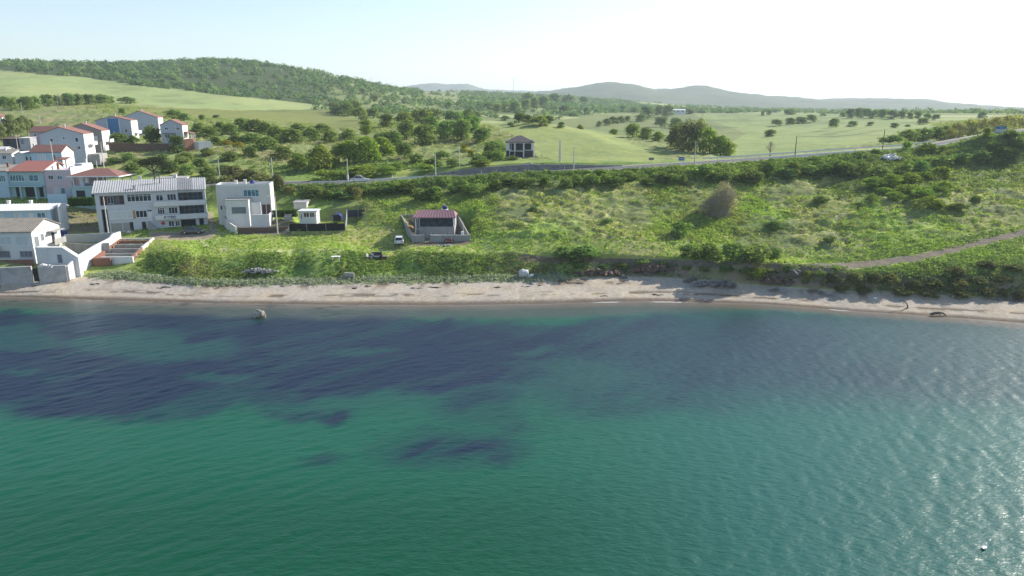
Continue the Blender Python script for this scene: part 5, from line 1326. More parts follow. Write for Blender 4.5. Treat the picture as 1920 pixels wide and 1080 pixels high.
def side_house(label, px_l, px_r, py_base, py_eave_r, py_apex, Y, theta, d, wallm, litm, wins, group=None, roofm=None, balc=True, back=.47, chim=True):
    """house whose gable end faces the camera"""
    p = world(px_r, py_base, Y); s = scale_at(p); w = (px_r - px_l) / s / math.cos(R(theta)) * .98
    h = (py_base - py_eave_r) / s; rise = (py_eave_r - py_apex) / s * 1.0
    r = house_root('hillside_house', label, 'house', px_r, py_base, Y, theta, w, group)
    body(r, w, d, h, wallm, 3)
    rf = gable(r, w, d, h, rise, 'y', roofm or m_tile_y, .12, .14, wallm, back)
    m = MB(); m.box(w + .003, .05, -3, w + .05, d - .05, h - .05); m.build('lit_tone_wall', litm, r)  # paler sheet over the sunny side, sunlight put into the colour
    for (fu, z, ww, hh) in wins: window(r, face_frame('F', w, d), fu * w, z, ww, hh, 2 if ww > .8 else 1)
    frr = face_frame('R', w, d)
    for q in range(3): window(r, frr, .8 + q * d * .3, h * .6, .9, 1.2, 2)
    if balc:
        m = MB(); m.box(w + .05, d * .35, h * .42, w + 1.3, d * .8, h * .42 + .15); m.box(w + 1.2, d * .35, h * .42 + .15, w + 1.3, d * .8, h * .42 + .95); m.build('balcony', m_white, r)
    if chim: chimney(rf, w * .5, d * .4, h + rise * .9, .8, m_white, .3)
    return r, w, h
r, w_, h_ = side_house('large blue grey house with small arched windows in its broad gable wall', 90, 161, 289, 252, 240, 194, 15, 9, m_shade_blue, m_white, [(.22, 3.3, .8, .9), (.52, 3.9, .55, .7), (.80, 3.2, .8, 1.2), (.82, 1.2, .85, 1.0)])
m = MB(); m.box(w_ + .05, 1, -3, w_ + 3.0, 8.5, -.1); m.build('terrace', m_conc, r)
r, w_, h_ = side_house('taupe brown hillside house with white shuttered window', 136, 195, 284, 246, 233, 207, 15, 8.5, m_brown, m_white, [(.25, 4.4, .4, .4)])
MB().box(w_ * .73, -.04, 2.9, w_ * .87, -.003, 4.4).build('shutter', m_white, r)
r, w_, h_ = side_house('white hillside house with tall blue panel between white pilasters', 192, 250, 269, 227, 219.5, 222, 15, 8.5, m_shade_blue, m_white, [(.20, 3.2, .7, .9), (.80, 3.3, .8, 1.1)])
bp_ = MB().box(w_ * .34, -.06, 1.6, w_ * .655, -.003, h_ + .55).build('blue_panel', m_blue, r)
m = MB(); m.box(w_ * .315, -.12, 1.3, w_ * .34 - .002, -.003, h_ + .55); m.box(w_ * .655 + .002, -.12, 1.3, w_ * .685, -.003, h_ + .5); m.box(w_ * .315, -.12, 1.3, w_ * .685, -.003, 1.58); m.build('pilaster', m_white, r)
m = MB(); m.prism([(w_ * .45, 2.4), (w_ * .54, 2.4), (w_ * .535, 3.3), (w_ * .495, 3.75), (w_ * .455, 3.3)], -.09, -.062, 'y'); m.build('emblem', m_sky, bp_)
r, w_, h_ = side_house('blue grey hillside house standing highest, behind the blue panel house', 240, 299, 250, 221, 209.5, 240, 15, 8, m_shade_blue, m_white, [(.5, 2.6, .5, .5)])
r = house_root('hillside_house', 'small two storey white house with pink porch roof right of the group', 'house', 303, 262, 215, 11)
body(r, 6.1, 6.5, 4.3, m_shade_blue, 3); gable(r, 6.1, 6.5, 4.3, 1.5, 'y', m_tile_y, .2, .14, m_shade_blue, .5)
MB().box(6.103, .05, -3, 6.15, 6.45, 4.25).build('lit_tone_wall', m_white, r)  # white sheet paints the sunlight on this side
fr = face_frame('F', 6.1, 6.5); window(r, fr, 1.2, 2.8, .95, .8, 2); window(r, fr, 4.5, 2.8, .9, .8, 2); window(r, fr, 1.1, .5, 1.3, 1.0, 2); window(r, fr, 3.0, .5, 1.2, 1.0, 2)
MB().box(.7, -.9, 1.7, 4.2, -.003, 1.85).build('canopy', m_darkroof, r); MB().box(4.2, -.12, -1, 4.35, -.003, 4.3).build('drainpipe', m_white, r)
m = MB(); m.box(6.15, 1, -2.5, 8.2, 6, .1); m.build('terrace', m_brick, r)
m = MB(); m.hexa(*slab_on((6.15, 1, 2.3), (8.3, 1, 1.9), (8.3, 6, 1.9), (6.15, 6, 2.3), .12)); m.build('porch_roof', m_tile_y, r)
for y in (1.1, 3.4, 5.7): MB().box(8.0, y, .1, 8.2, y + .2, 1.8).build('porch_post', m_white, r)
r = house_root('hillside_house', 'low pink house with red tiled roof left of the large blue grey house', 'house', 58, 262, 214, 3)
body(r, 6.9, 5.5, 2.3, m_pink); gable(r, 6.9, 5.5, 2.3, 1.5, 'x', m_tile, .2, .13, m_pink)
MB().box(6.903, .05, -1, 6.94, 5.45, 2.25).build('lit_tone_wall', m_offwhite, r)  # cream sheet over the pink side paints the sunlight there
fr = face_frame('F', 6.9, 5.5); window(r, fr, 1.0, .9, .8, .8, 2); window(r, fr, 3.4, .9, .8, .8, 2)
r = house_root('shed', 'long dark shed with brown roof beside the pine grove', 'shed', 6, 270, 205, 2)
body(r, 5.0, 4, 1.4, m_blackpanel); m = MB(); m.hexa(*slab_on((-.2, -.3, 1.5), (5.2, -.3, 1.5), (5.2, 4.2, 1.9), (-.2, 4.2, 1.9), .1)); m.build('roof', m_earthwall, r)
panel_door(r, face_frame('F', 5, 4), 1.0, 0, 1.0, 1.2, m_darkin)
r = house_root('shed', 'small pale grey shed right of the long dark shed', 'shed', 37, 270, 204, 2)
body(r, 3.0, 3, 1.6, m_grey); m = MB(); m.hexa(*slab_on((-.1, -.2, 1.7), (3.1, -.2, 1.7), (3.1, 3.2, 1.9), (-.1, 3.2, 1.9), .08)); m.build('roof', m_offwhite, r)
panel_door(r, face_frame('F', 3, 3), .4, 0, .8, 1.3, m_shade)
r = house_root('cottage', 'tiny white house among the pines at the left picture edge', 'house', 5, 232, 262, 3, 5)
body(r, 5, 4, 2.4, m_white); gable(r, 5, 4, 2.4, 1.0, 'y', m_tile_y, .2, .12, m_white)

# ================================================================== house in the middle with its yard
r = house_root('seafront_house', 'single storey house with maroon ribbed roof and dark glazed veranda in a walled yard', 'house', 778.5, 438.5, 138.8, 0)
W_, D_, H_ = 7.8, 5.6, 3.3
MB().box(0, 1.6, -1, W_, D_, H_).build('wall', m_grey, r)
MB().box(.75, 0, -1, W_, 1.597, 1.45).build('veranda_base', m_conc, r)
MB().box(.95, .12, 1.45, W_ - .15, .18, H_ - .05).build('veranda_glazing', m_glass, r)
m = MB()
for x in (.05, W_ - .2): m.box(x, 0, 1.45 if x > 1 else -1, x + .15, .15, H_)
m.build('veranda_post', m_whitepaint, r)
m = MB()
for i in range(1, 5): m.box(.95 + i * 1.35, .09, 1.45, 1.0 + i * 1.35, .117, H_ - .05)
m.build('glazing_bar', m_blackpanel, r)
window(r, face_frame('F', W_, D_), .25, .9, .75, 2.2, 2, m_glass, m_frame, False, .06, 'veranda_door')
m = MB(); over = .3; ins = .75; zr = H_ + 1.0; ye = 3.6
m.hexa(*slab_on((-over, -over, H_), (W_ + over, -over, H_), (W_ + over - ins, ye, zr), (ins - over, ye, zr), .12))
m.hexa(*slab_on((ins - over, ye + .003, zr), (W_ + over - ins, ye + .003, zr), (W_ + over, D_ + over, H_), (-over, D_ + over, H_), .12))
m.add([(-over, -over, H_), (ins - over, ye, zr), (-over, D_ + over, H_)], [(0, 1, 2)]); m.add([(W_ + over, -over, H_), (W_ + over - ins, ye, zr), (W_ + over, D_ + over, H_)], [(0, 1, 2)])
for i in range(15):
    t = i / 14; xa = -over + t * (W_ + 2 * over); xb = (ins - over) + t * (W_ + 2 * over - 2 * ins)
    m.hexa(*slab_on((xa - .07, -over - .02, H_ + .08), (xa + .07, -over - .02, H_ + .08), (xb + .06, ye, zr + .08), (xb - .06, ye, zr + .08), .1))
m.build('roof', m_purple, r)
for x in (2.4, 3.3, 4.2, 6.1, 6.9):
    MB().cyl((x, -.35, -.9), (x, -.35, .35), .03, 6).build('planter_stake', m_frame, r)
yw = empty('yard_wall', world(828, 455, 135), 0, 'grey block wall with pillars and gate gap around the maroon roofed house', 'wall')
def ywall(name, a, b_, h, th=.22, material=None, below=.8):
    P, Q = world(*a) - yw.location, world(*b_) - yw.location
    d = Vector((Q.x - P.x, Q.y - P.y, 0)).normalized(); nn = Vector((-d.y, d.x, 0)) * th / 2
    hs = h if isinstance(h, tuple) else (h, h)
    m = MB(); dn = Vector((0, 0, below))
    m.hexa([P - nn - dn, Q - nn - dn, Q + nn - dn, P + nn - dn], [P - nn + Vector((0, 0, hs[0])), Q - nn + Vector((0, 0, hs[1])), Q + nn + Vector((0, 0, hs[1])), P + nn + Vector((0, 0, hs[0]))])
    return m.build(name, material or m_conc, yw)
for a, b_ in ((775, 794), (809, 829), (832.5, 852.5), (855.5, 880)):
    ywall('wall_panel', (a, 453, 135), (b_, 453, 135), 1.15); ywall('coping', (a, 441.5, 135), (b_, 441.5, 135), .08, .34, m_grey, 0)
for px in (774.4, 794.6, 807.6, 831, 854, 880.6): ywall('pillar', (px - 1.6, 453, 135), (px + 1.6, 453, 135), 1.4, .36)
ywall('side_wall', (774, 453, 135.2), (753, 411, 148), (1.1, .9)); ywall('side_wall', (881, 453, 135.2), (858, 408, 149), (1.1, .7)); ywall('back_wall', (753, 411, 148), (776, 410, 148.2), 1.0)
for px in (796.6, 805.8): ywall('gate_post', (px - .4, 453, 135), (px + .4, 453, 135), 1.5, .1, m_blackpanel)
MB().box(-.9, 0, 1.17, .9, .5, 1.25).build('slab', m_white, yw).location = world(819, 453, 135) - yw.location
o_ = link('slab_box', None) if False else None
t_ = empty('water_tank', world(834, 397, 147.5), 0, 'blue water tank on a white frame stand behind the maroon roof', 'water tank')
t_.location.z = ground(t_.location.x, t_.location.y) - .1
zt = z_at(393, 147.5) - t_.location.z
m = MB()
for x in (-.55, .55):
    for y in (-.5, .5): m.box(x - .05, y - .05, -.2, x + .05, y + .05, zt)
m.box(-.65, -.6, zt, .65, .6, zt + .08); m.build('stand', m_whitepaint, t_)
m = MB(); m.tube([(-.46, 0, zt + .46), (-.4, 0, zt + .46), (.4, 0, zt + .46), (.46, 0, zt + .46)], [.24, .38, .38, .24], 16); m.build('tank', m_bluepl, t_, True)
p_ = empty('flagpole', world(869, 446, 137), 0, 'thin white pole at the right corner of the walled yard', 'pole'); m = MB(); m.tube([(0, 0, -.5), (0, 0, 3.3)], [.05, .03], 6); m.build('shaft', m_whitepaint, p_); MB().box(-.45, -.2, 0, .1, .2, 1.3).build('meter_box', m_whitepaint, p_)
c_ = empty('crate_heap', world(764, 412, 145), 0, 'stack of pale wooden boards in the left part of the walled yard', 'boards'); m = MB()
for i in range(4): m.box(-.4, -.6, .12 * i + .02, 1.2 - .1 * i, .5, .12 * i + .1)
m.build('board', m_wood, c_); c_.location.z = ground(c_.location.x, c_.location.y)
q_ = empty('motorcycle', world(842, 451, 134.2), 0, 'dark red motorcycle parked against the yard wall', 'motorcycle')
q_.location.z = ground(q_.location.x, q_.location.y)
for x in (-.62, .62):
    m = MB(); m.tube([(x, -.06, .31), (x, .06, .31)], .31, 18); wh = m.build('wheel', m_rubber, q_); MB().tube([(x, -.065, .31), (x, .065, .31)], .17, 12).build('rim', m_steel, wh)
m = MB(); m.hexa([(-.45, -.1, .4), (.4, -.1, .35), (.4, .1, .35), (-.45, .1, .4)], [(-.6, -.1, .72), (.38, -.12, .85), (.38, .12, .85), (-.6, .1, .72)]); m.build('body', m_paintred, q_)
m = MB(); m.box(-.7, -.12, .72, .05, .12, .82); m.build('seat', m_rubber, q_); m = MB(); m.tube([(.62, 0, .31), (.45, 0, 1.0)], .04, 6); m.tube([(.45, -.32, 1.02), (.45, .32, 1.02)], .025, 6); m.build('handlebar', m_steel, q_)

# ================================================================== abandoned house by the road
r = house_root('abandoned_house', 'abandoned two storey house with dark hipped roof and empty dark window openings', 'house', 949, 298, 197, 0)
W_, D_ = 7.6, 7.0
MB().box(0, .25, -1.5, W_, D_, 4.5).build('wall', m_blackpanel, r)
m = MB()                                  # white concrete frame of the front
for x, w_ in ((0, .95), (1.33, .12), (2.15, .5), (4.65, .4), (6.9, .7)): m.box(x, 0, 2.3, x + w_, .247, 4.5)
m.box(.0, -.02, 4.2, W_, .247, 4.5); m.box(.95, 0, 2.3, 1.33, .247, 2.55)
m.build('upper_frame', m_white, r)
m = MB()
for x, w_ in ((.85, .2), (2.3, .17), (4.65, .35), (7.4, .18)): m.box(x, .01, -1.4, x + w_, .247, 2.2)
m.box(.85, .005, 2.05, 4.65, .247, 2.25); m.box(4.65, .005, 2.3, W_, .247, 2.45); m.build('lower_frame', m_white, r)
for x, w_, z, h in ((2.68, 1.95, 2.5, 1.68), (5.08, 1.8, 2.5, 1.6), (1.48, .64, 2.3, 1.9), (2.5, 2.1, 0, 2.0), (1.08, 1.2, 0, 1.95)):
    MB().box(x, .2, z, x + w_, .244, z + h).build('opening', m_darkin, r)
hip(r, W_, D_, 4.5, 1.75, m_darkroof, .3, .12, 3.3)
m = MB(); m.box(W_ - .6, .2, 4.6, W_ - .2, .6, 5.1); m.build('chimney', m_conc, r)
p_ = tag(MB().box(0, 0, -.8, .16, .16, 2.2).build('gate_post', m_whitepaint), 'white gate post at the right corner of the abandoned house', 'post'); p_.location = world(1001, 303, 193)
p_ = tag(MB().box(0, 0, -.8, .13, .13, 1.6).build('gate_post', m_grey), 'short grey post right of the white gate post', 'post'); p_.location = world(1015.5, 300, 195)
def rubble(name, label, cat, pos, n, sx, sy, sz, size, material, seed, group=None):
    rng = random.Random(seed); m = MB()
    for i in range(n):
        a = rng.uniform(0, 6.28); q = math.sqrt(rng.random()); c_ = Vector((q * math.cos(a) * sx, q * math.sin(a) * sy, sz * (1 - q * q) * rng.random()))
        s = size * rng.uniform(.5, 1.4); rot = Matrix.Rotation(rng.uniform(0, 3), 3, 'Z') @ Matrix.Rotation(rng.uniform(-.8, .8), 3, 'X')
        vs = [c_ + rot @ Vector((x * s * rng.uniform(.7, 1.2), y * s * rng.uniform(.5, 1), z * s * rng.uniform(.3, .8))) for x in (-.5, .5) for y in (-.5, .5) for z in (-.5, .5)]
        m.add(vs, [(0, 1, 3, 2), (4, 6, 7, 5), (0, 4, 5, 1), (2, 3, 7, 6), (0, 2, 6, 4), (1, 5, 7, 3)])
    o = m.build(name, material); o.location = pos; return tag(o, label, cat, group)
rubble('stone_heap', 'pale heap of broken stones on the wall before the abandoned house', 'stone heap', world(992, 309, 182.6), 40, 2.4, .6, .5, .45, m_conc, 5)
rubble('rubble_heap', 'white heap of dumped rubble on the shaded bank', 'rubble heap', pick(1668, 300) + Vector((0, -.3, .3)), 110, 2.6, 1.4, 1.4, .5, m_whitesheet, 6)
rubble('rubble_heap', 'grey white heap of rubble in front of the walled yard', 'rubble heap', pick(834, 461), 40, 1.4, .7, .3, .35, m_conc, 7)
rubble('stone_heap', 'pale broken stones spilled down the bluff under the grass', 'stone heap', pick(488, 512) + Vector((0, 0, .2)), 130, 3.2, .9, .8, .32, m_conc, 8)
rubble('rubble_heap', 'white broken blocks lying on the sea wall', 'rubble heap', world(85, 500, 119.8), 14, 1.0, .3, .5, .5, m_white, 9)
rubble('stone_heap', 'dark rocks at the foot of the eroded beach bank', 'rock heap', pick(1340, 534) + Vector((0, 0, .1)), 120, 4.2, .8, .9, .42, m_stone, 10)
rubble('rubbish_heap', 'pale rubbish pile against the ground floor of the flats', 'rubbish', world(243, 440, 144.5), 24, 1.1, .4, .7, .45, m_whitesheet, 12)

rubble('earth_heap', 'brown crumbled earth under the left part of the eroded bank', 'earth heap', pick(1120, 515) + Vector((0, 0, .1)), 60, 5.0, .8, .9, .6, m_earthwall, 31)
rubble('earth_heap', 'brown undercut earth clods below the middle of the eroded bank', 'earth heap', pick(1225, 508) + Vector((0, 0, .2)), 70, 3.6, .9, 1.3, .8, m_earthwall, 32)
rubble('earth_heap', 'brown earth clods between the two grass capped tussocks', 'earth heap', pick(1465, 530) + Vector((0, 0, .1)), 60, 3.4, .8, .9, .6, m_earthwall, 33)
# ================================================================== kiosk, hedges, fences
r = house_root('kiosk', 'small white garden hut with red framed windows and flat roof', 'hut', 562, 414, 150, 2)
body(r, 3.6, 3.0, 2.0, m_white); MB().box(-.25, -.5, 2.0, 3.9, 3.1, 2.2).build('roof', m_whitesheet, r)
fr = face_frame('F', 3.6, 3); window(r, fr, .9, .75, 1.2, 1.0, 2, m_maroonin); window(r, fr, 2.2, .75, 1.0, 1.0, 2, m_maroonin); window(r, fr, .25, .3, .35, 1.2, 1)
m = MB(); m.box(3.62, -.4, -.5, 3.7, -.32, 1.9); m.box(4.2, -.4, -.5, 4.28, -.32, 1.9); m.box(3.62, -.4, 1.2, 4.28, -.32, 1.28); m.build('porch_frame', m_frame, r)
r = house_root('shed', 'small plain white box shed behind the garden hut', 'shed', 551, 393, 158, 2)
body(r, 2.9, 2.6, 1.55, m_offwhite); m = MB(); m.hexa(*slab_on((-.15, -.2, 1.65), (3.05, -.2, 1.65), (3.05, 2.8, 1.9), (-.15, 2.8, 1.9), .1)); m.build('roof', m_greysheet, r)
window(r, face_frame('R', 2.9, 2.6), .9, .6, .7, .6, 1)
b_ = empty('bench_block', world(532.5, 410, 150), 0, 'pale concrete bench in front of the clipped hedge', 'bench'); m = MB(); m.box(0, 0, -.3, 1.5, .5, .45); m.build('seat', m_conc, b_); MB().box(0, .5, -.3, 1.5, .62, .85).build('backrest', m_conc, b_)
def hedge(label, pts, Ydepth, h, n, cols, seed):
    A, B_ = [world(*p) for p in pts]
    rng = np.random.default_rng(seed); t = rng.random(n)[:, None]
    P = np.array(A)[None] * (1 - t) + np.array(B_)[None] * t
    d = rng.normal(0, 1, (n, 3)); d /= np.abs(d).max(1)[:, None]; d[:, 2] = np.abs(d[:, 2])
    P = P + d * np.array([.3, Ydepth, h]) * rng.uniform(.75, 1.05, (n, 1))
    V_, Q_ = leaf_quads(P - np.array(A), d, .14, rng, .7)
    c = np.array(cols[0]) * (1 - rng.random((n, 1))) + np.array(cols[1]) * rng.random((n, 1))
    o = link('hedge', mk_mesh('hedge', V_, Q_, np.repeat(c, 4, 0)), m_leaf); o.location = A
    return tag(o, label, 'hedge')
hedge('bright green clipped hedge below the red pavilion', [(131, 386, 153.5), (180, 385, 154)], .6, 1.7, 5000, [(.05, .11, .02), (.10, .19, .03)], 3)
hedge('dark green clipped hedge behind the concrete bench', [(512, 407, 152.5), (556, 406, 153)], .5, 1.4, 3600, [(.03, .065, .02), (.07, .12, .03)], 4)
def fence(label, pts, h, panel_mat, post_mat, gap, mesh=True, group=None, name='fence', rails=0):
    A = world(*pts[0]); root = empty(name, A, 0, label, 'fence', group)
    Pp = [world(*p) - A for p in pts]
    if panel_mat is not None:
        for a, b_ in zip(Pp[:-1], Pp[1:]):
            d = Vector((b_.x - a.x, b_.y - a.y, 0)).normalized(); nn = Vector((-d.y, d.x, 0)) * .02
            MB().hexa([a - nn + Vector((0, 0, .02)), b_ - nn + Vector((0, 0, .02)), b_ + nn + Vector((0, 0, .02)), a + nn + Vector((0, 0, .02))],
                      [a - nn + Vector((0, 0, h)), b_ - nn + Vector((0, 0, h)), b_ + nn + Vector((0, 0, h)), a + nn + Vector((0, 0, h))]).build('panel', panel_mat, root)
    for a, b_ in zip(Pp[:-1], Pp[1:]):
        L = (b_ - a).length; n = max(1, round(L / gap))
        for i in range(n + (1 if b_ is Pp[-1] else 0)):
            q = a.lerp(b_, i / n); MB().box(q.x - .04, q.y - .09, q.z - .6, q.x + .04, q.y - .025, q.z + h + .08).build('post', post_mat, root)
        for k in range(rails):
            z = h * (.35 + .6 * k / max(1, rails - 1)); MB().tube([a + Vector((0, 0, z)), b_ + Vector((0, 0, z))], .02, 5).build('wire', m_steel, root)
    return root
fence('black shade net fence around the hut garden, front side', [(543, 438.5, 143.6), (576, 438.5, 143.6), (612, 438, 143.6), (648, 437.5, 143.8)], 2.1, m_blackmesh, m_steel, 4)
fence('wire fence at the right side of the hut garden', [(649, 437, 144), (650, 425, 148), (651, 411, 154)], 2.0, None, m_frame, 2.2, rails=5)
fence('dark net fence on the grass between hut garden and maroon roofed house', [(652, 407, 155), (672, 406, 155.5), (692, 405, 156), (706, 404.5, 156.5)], 1.5, m_blackpanel, m_steel, 2.2)
tp = empty('tarp_shelter', world(620, 412, 152), 0, 'small shelter with blue tarpaulin over a dark opening in the hut garden', 'shelter')
m = MB(); prof = [(0, 0), (.1, .7), (.5, 1.15), (1.1, 1.35), (1.8, 1.2), (2.3, .7), (2.4, 0)]
vs = [(x, y, z) for y in (0, 1.6) for x, z in prof]; n = len(prof); m.add(vs, [(i, i + 1, n + i + 1, n + i) for i in range(n - 1)]); o_ = m.build('tarpaulin', m_bluepl, tp); sm_ = o_.modifiers.new('thickness', 'SOLIDIFY'); sm_.thickness = .03
MB().box(.5, .15, -.3, 1.9, 1.5, .85).build('box', m_darkin, tp); MB().box(.2, .1, -.3, .48, 1.4, .8).build('side_panel', m_conc, tp)
# ------------------------------------------------------------------ vehicles
def car_paint(name, c):
    m, nt, out = new_mat(name); b = N(nt, 'ShaderNodeBsdfPrincipled'); b.inputs['Base Color'].default_value = (*c, 1)
    b.inputs['Roughness'].default_value = .32; b.inputs['Coat Weight'].default_value = .6; b.inputs['Metallic'].default_value = .15
    nz = N(nt, 'ShaderNodeTexNoise'); nz.inputs['Scale'].default_value = 6; tcc = N(nt, 'ShaderNodeTexCoord'); nt.links.new(tcc.outputs['Object'], nz.inputs['Vector'])
    nt.links.new(mixc(nt, ramp(nt, nz.outputs[0], .45, .8), c, tuple(x * .85 for x in c)), b.inputs['Base Color'])
    nt.links.new(b.outputs[0], out.inputs[0]); return m
m_lamp = mat('clear_lamp', (.7, .7, .68), .3, None, 1, 0, 10, 0); m_tail = mat('red_lamp', (.35, .02, .02), .3, None, 1, 0, 10, 0); m_plate = mat('number_plate', (.75, .75, .75), .5, None, 1, 0, 10, 0)
def make_car(label, pos, heading, paint, shape='saloon', L=4.4, Wd=1.76):
    """x forward; stations give lower body and cabin sections lofted along the length"""
    root = empty('car', pos, heading, label, 'car')
    h = L / 2
    if shape == 'saloon':
        st = [(-h, .36, .62, .70), (-h + .08, .30, .78, .80), (-h + .75, .26, .86, .86), (-.3, .24, .88, .88), (.75, .24, .86, .88), (h - .9, .25, .78, .86), (h - .25, .28, .66, .80), (h, .36, .54, .66)]
        cab = [(-h + .55, .88), (-h + 1.25, 1.38), (-.1, 1.44), (.35, 1.38), (1.1, .86)]
    else:
        st = [(-h, .38, .80, .76), (-h + .06, .30, .95, .84), (-h + .6, .26, .98, .88), (-.3, .24, .97, .88), (.75, .24, .95, .88), (h - .9, .25, .90, .87), (h - .2, .28, .76, .80), (h, .36, .62, .68)]
        cab = [(-h + .12, .96), (-h + .5, 1.52), (-.2, 1.6), (.45, 1.5), (1.15, .94)]
    vs, fs = [], []
    k = 8
    for x, zb, zt, wd in st:
        w2 = wd * Wd / 1.76
        for y, z in ((-w2 * .86, zb), (-w2, zb + .14), (-w2, zt - .16), (-w2 * .9, zt), (w2 * .9, zt), (w2, zt - .16), (w2, zb + .14), (w2 * .86, zb)):
            vs.append((x, y, z))
    n = len(st)
    for i in range(n - 1):
        for j in range(k): fs.append((i * k + j, i * k + (j + 1) % k, (i + 1) * k + (j + 1) % k, (i + 1) * k + j))
    fs += [tuple(range(k)), tuple(range((n - 1) * k, n * k))[::-1]]
    m = MB(); m.add(vs, fs)
    wl, wt = Wd * .455, Wd * .355
    P = []
    for i, (x, z) in enumerate(cab):
        w_ = wl if i in (0, len(cab) - 1) else wt
        P += [(x, -w_, z), (x, w_, z)]
    f2 = [(2 * i, 2 * i + 1, 2 * i + 3, 2 * i + 2) for i in range(len(cab) - 1)] + [tuple(range(0, 2 * len(cab), 2)), tuple(range(1, 2 * len(cab), 2))[::-1], (0, 1, 2 * len(cab) - 1, 2 * len(cab) - 2)]
    m.add(P, f2)
    b = m.build('body', paint, root)
    mod = b.modifiers.new('edges', 'BEVEL'); mod.width = .05; mod.segments = 2
    def pane(name, q, off):
        nrm = (Vector(q[1]) - Vector(q[0])).cross(Vector(q[2]) - Vector(q[0])).normalized()
        c = sum((Vector(v) for v in q), Vector()) / len(q)
        if nrm.dot(c - Vector((0, 0, .9))) < 0: nrm = -nrm
        qq = [c + (Vector(v) - c) * .86 for v in q]
        nq = len(qq)
        MB().add([v + nrm * .015 for v in qq] + [v - nrm * .03 for v in qq], [tuple(range(nq)), tuple(range(nq, 2 * nq))[::-1]] + [(i, (i + 1) % nq, nq + (i + 1) % nq, nq + i) for i in range(nq)]).build(name, m_glass, root)
    nC = len(cab)
    pane('rear_window', [P[0], P[1], P[3], P[2]], 0); pane('windscreen', [P[2 * nC - 4], P[2 * nC - 3], P[2 * nC - 1], P[2 * nC - 2]], 0)
    for s in (0, 1): pane('side_window', [P[2 * i + s] for i in range(nC)], 0)
    for x in (-L * .30, L * .31):
        for sgn in (-1, 1):
            y = sgn * Wd * .44
            t = MB().tube([(x, y - .1, .32), (x, y + .1, .32)], .32, 18).build('wheel', m_rubber, root)
            MB().tube([(x, y + sgn * .08, .32), (x, y + sgn * .115, .32)], .2, 12).build('rim', m_steel, t)
    for sgn in (-1, 1):
        MB().box(h - .16, sgn * .62 - .17, .56, h + .0, sgn * .62 + .17, .70).build('headlight', m_lamp, root)
        MB().box(-h - .015, sgn * .62 - .14, .62, -h + .1, sgn * .62 + .14, .82).build('tail_light', m_tail, root)
        MB().box(.72, sgn * (Wd * .5) - .09, .92, .86, sgn * (Wd * .5) + .09, 1.06).build('mirror', paint, root)
    MB().box(-h - .03, -.26, .44, -h + .02, .26, .56).build('number_plate', m_plate, root)
    MB().box(-h - .05, -.75, .28, -h + .08, .75, .42).build('bumper', m_rubber, root)
    return root
p = pick(749, 457); make_car('white hatchback parked on the grass left of the walled yard, seen from behind', p, R(96), car_paint('white_car_paint', (.72, .73, .74)), 'hatch', 4.1)
p = pick(362, 437.5); make_car('dark grey saloon parked in front of the right half of the flats', p, R(6), car_paint('dark_grey_car_paint', (.10, .115, .13)), 'saloon', 4.5)
def on_road(px, off):
    k = int(np.argmin(np.abs(np.array([project(*q)[0] for q in dense]) - px)))
    d = dense[min(k + 2, len(dense) - 1)] - dense[max(k - 2, 0)]; d[2] = 0; d /= np.linalg.norm(d)
    q = dense[k] + np.array([d[1], -d[0], 0]) * off
    return Vector(q), math.atan2(d[1], d[0])
p, a = on_road(677, 1.7); make_car('silver saloon driving along the road above the bank', p + Vector((0, 0, .06)), a, car_paint('silver_car_paint', (.52, .53, .55)), 'saloon', 4.5)

# ------------------------------------------------------------------ poles, lamps, wires
def pole(label, px, py_top, py_base=None, Y=None, material=None, r=.13, name='utility_pole', kind_='plain', lean=0.0):
    b = pick(px, py_base) if Y is None else at_px(px, Y)
    h = z_at(py_top, b.y) - b.z
    e = empty(name, b, 0, label, 'street lamp' if kind_ == 'lamp' else 'pole', 'poles' if False else None)
    m = MB(); m.tube([(0, 0, -.6), (0, 0, 0), (lean * h * .5, 0, h * .5), (lean * h, 0, h)], [r, r, r * .8, r * .6], 8); m.build('shaft', material or m_pole, e)
    if kind_ == 'cross':
        m = MB(); m.box(-.75, -.05, h - .5, .75, .05, h - .4); m.build('crossarm', m_woodpole, e)
        for x in (-.65, 0, .65): MB().cyl((x, 0, h - .4), (x, 0, h - .2), .05, 6).build('insulator', m_steel, e)
    if kind_ == 'lamp':
        m = MB(); m.tube([(0, 0, h - .1), (-.5, -.15, h + .12), (-1.1, -.3, h + .15)], .04, 6); m.build('arm', m_steel, e)
        m = MB(); m.hexa([(-1.5, -.5, h + .08), (-.95, -.35, h + .08), (-.98, -.2, h + .08), (-1.52, -.32, h + .08)], [(-1.45, -.48, h + .22), (-1.0, -.36, h + .25), (-1.02, -.23, h + .25), (-1.47, -.35, h + .22)]); m.build('lamp_head', m_whitepaint, e)
    if kind_ == 'double':
        m = MB(); m.tube([(.34, 0, -.6), (.34, 0, h)], [r, r * .7], 8); m.build('shaft', m_pole, e); m = MB()
        for z in (h * .3, h * .6, h * .92): m.box(0, -.05, z, .34, .05, z + .12)
        m.build('brace', m_pole, e)
    if kind_ == 'box':
        MB().box(-.22, -.34, 1.0, .22, -.1, 2.0).build('meter_box', m_whitepaint, e)
    return e, b + Vector((lean * h, 0, h))
pole('tall leaning concrete street pole standing before the left end of the flats', 205, 369, 437, 140.5, r=.15, lean=-.004, kind_='plain')
pole('concrete street lamp pole at the end of the black net fence', 521, 369, 440, 143, r=.15, kind_='lamp')
tops = []
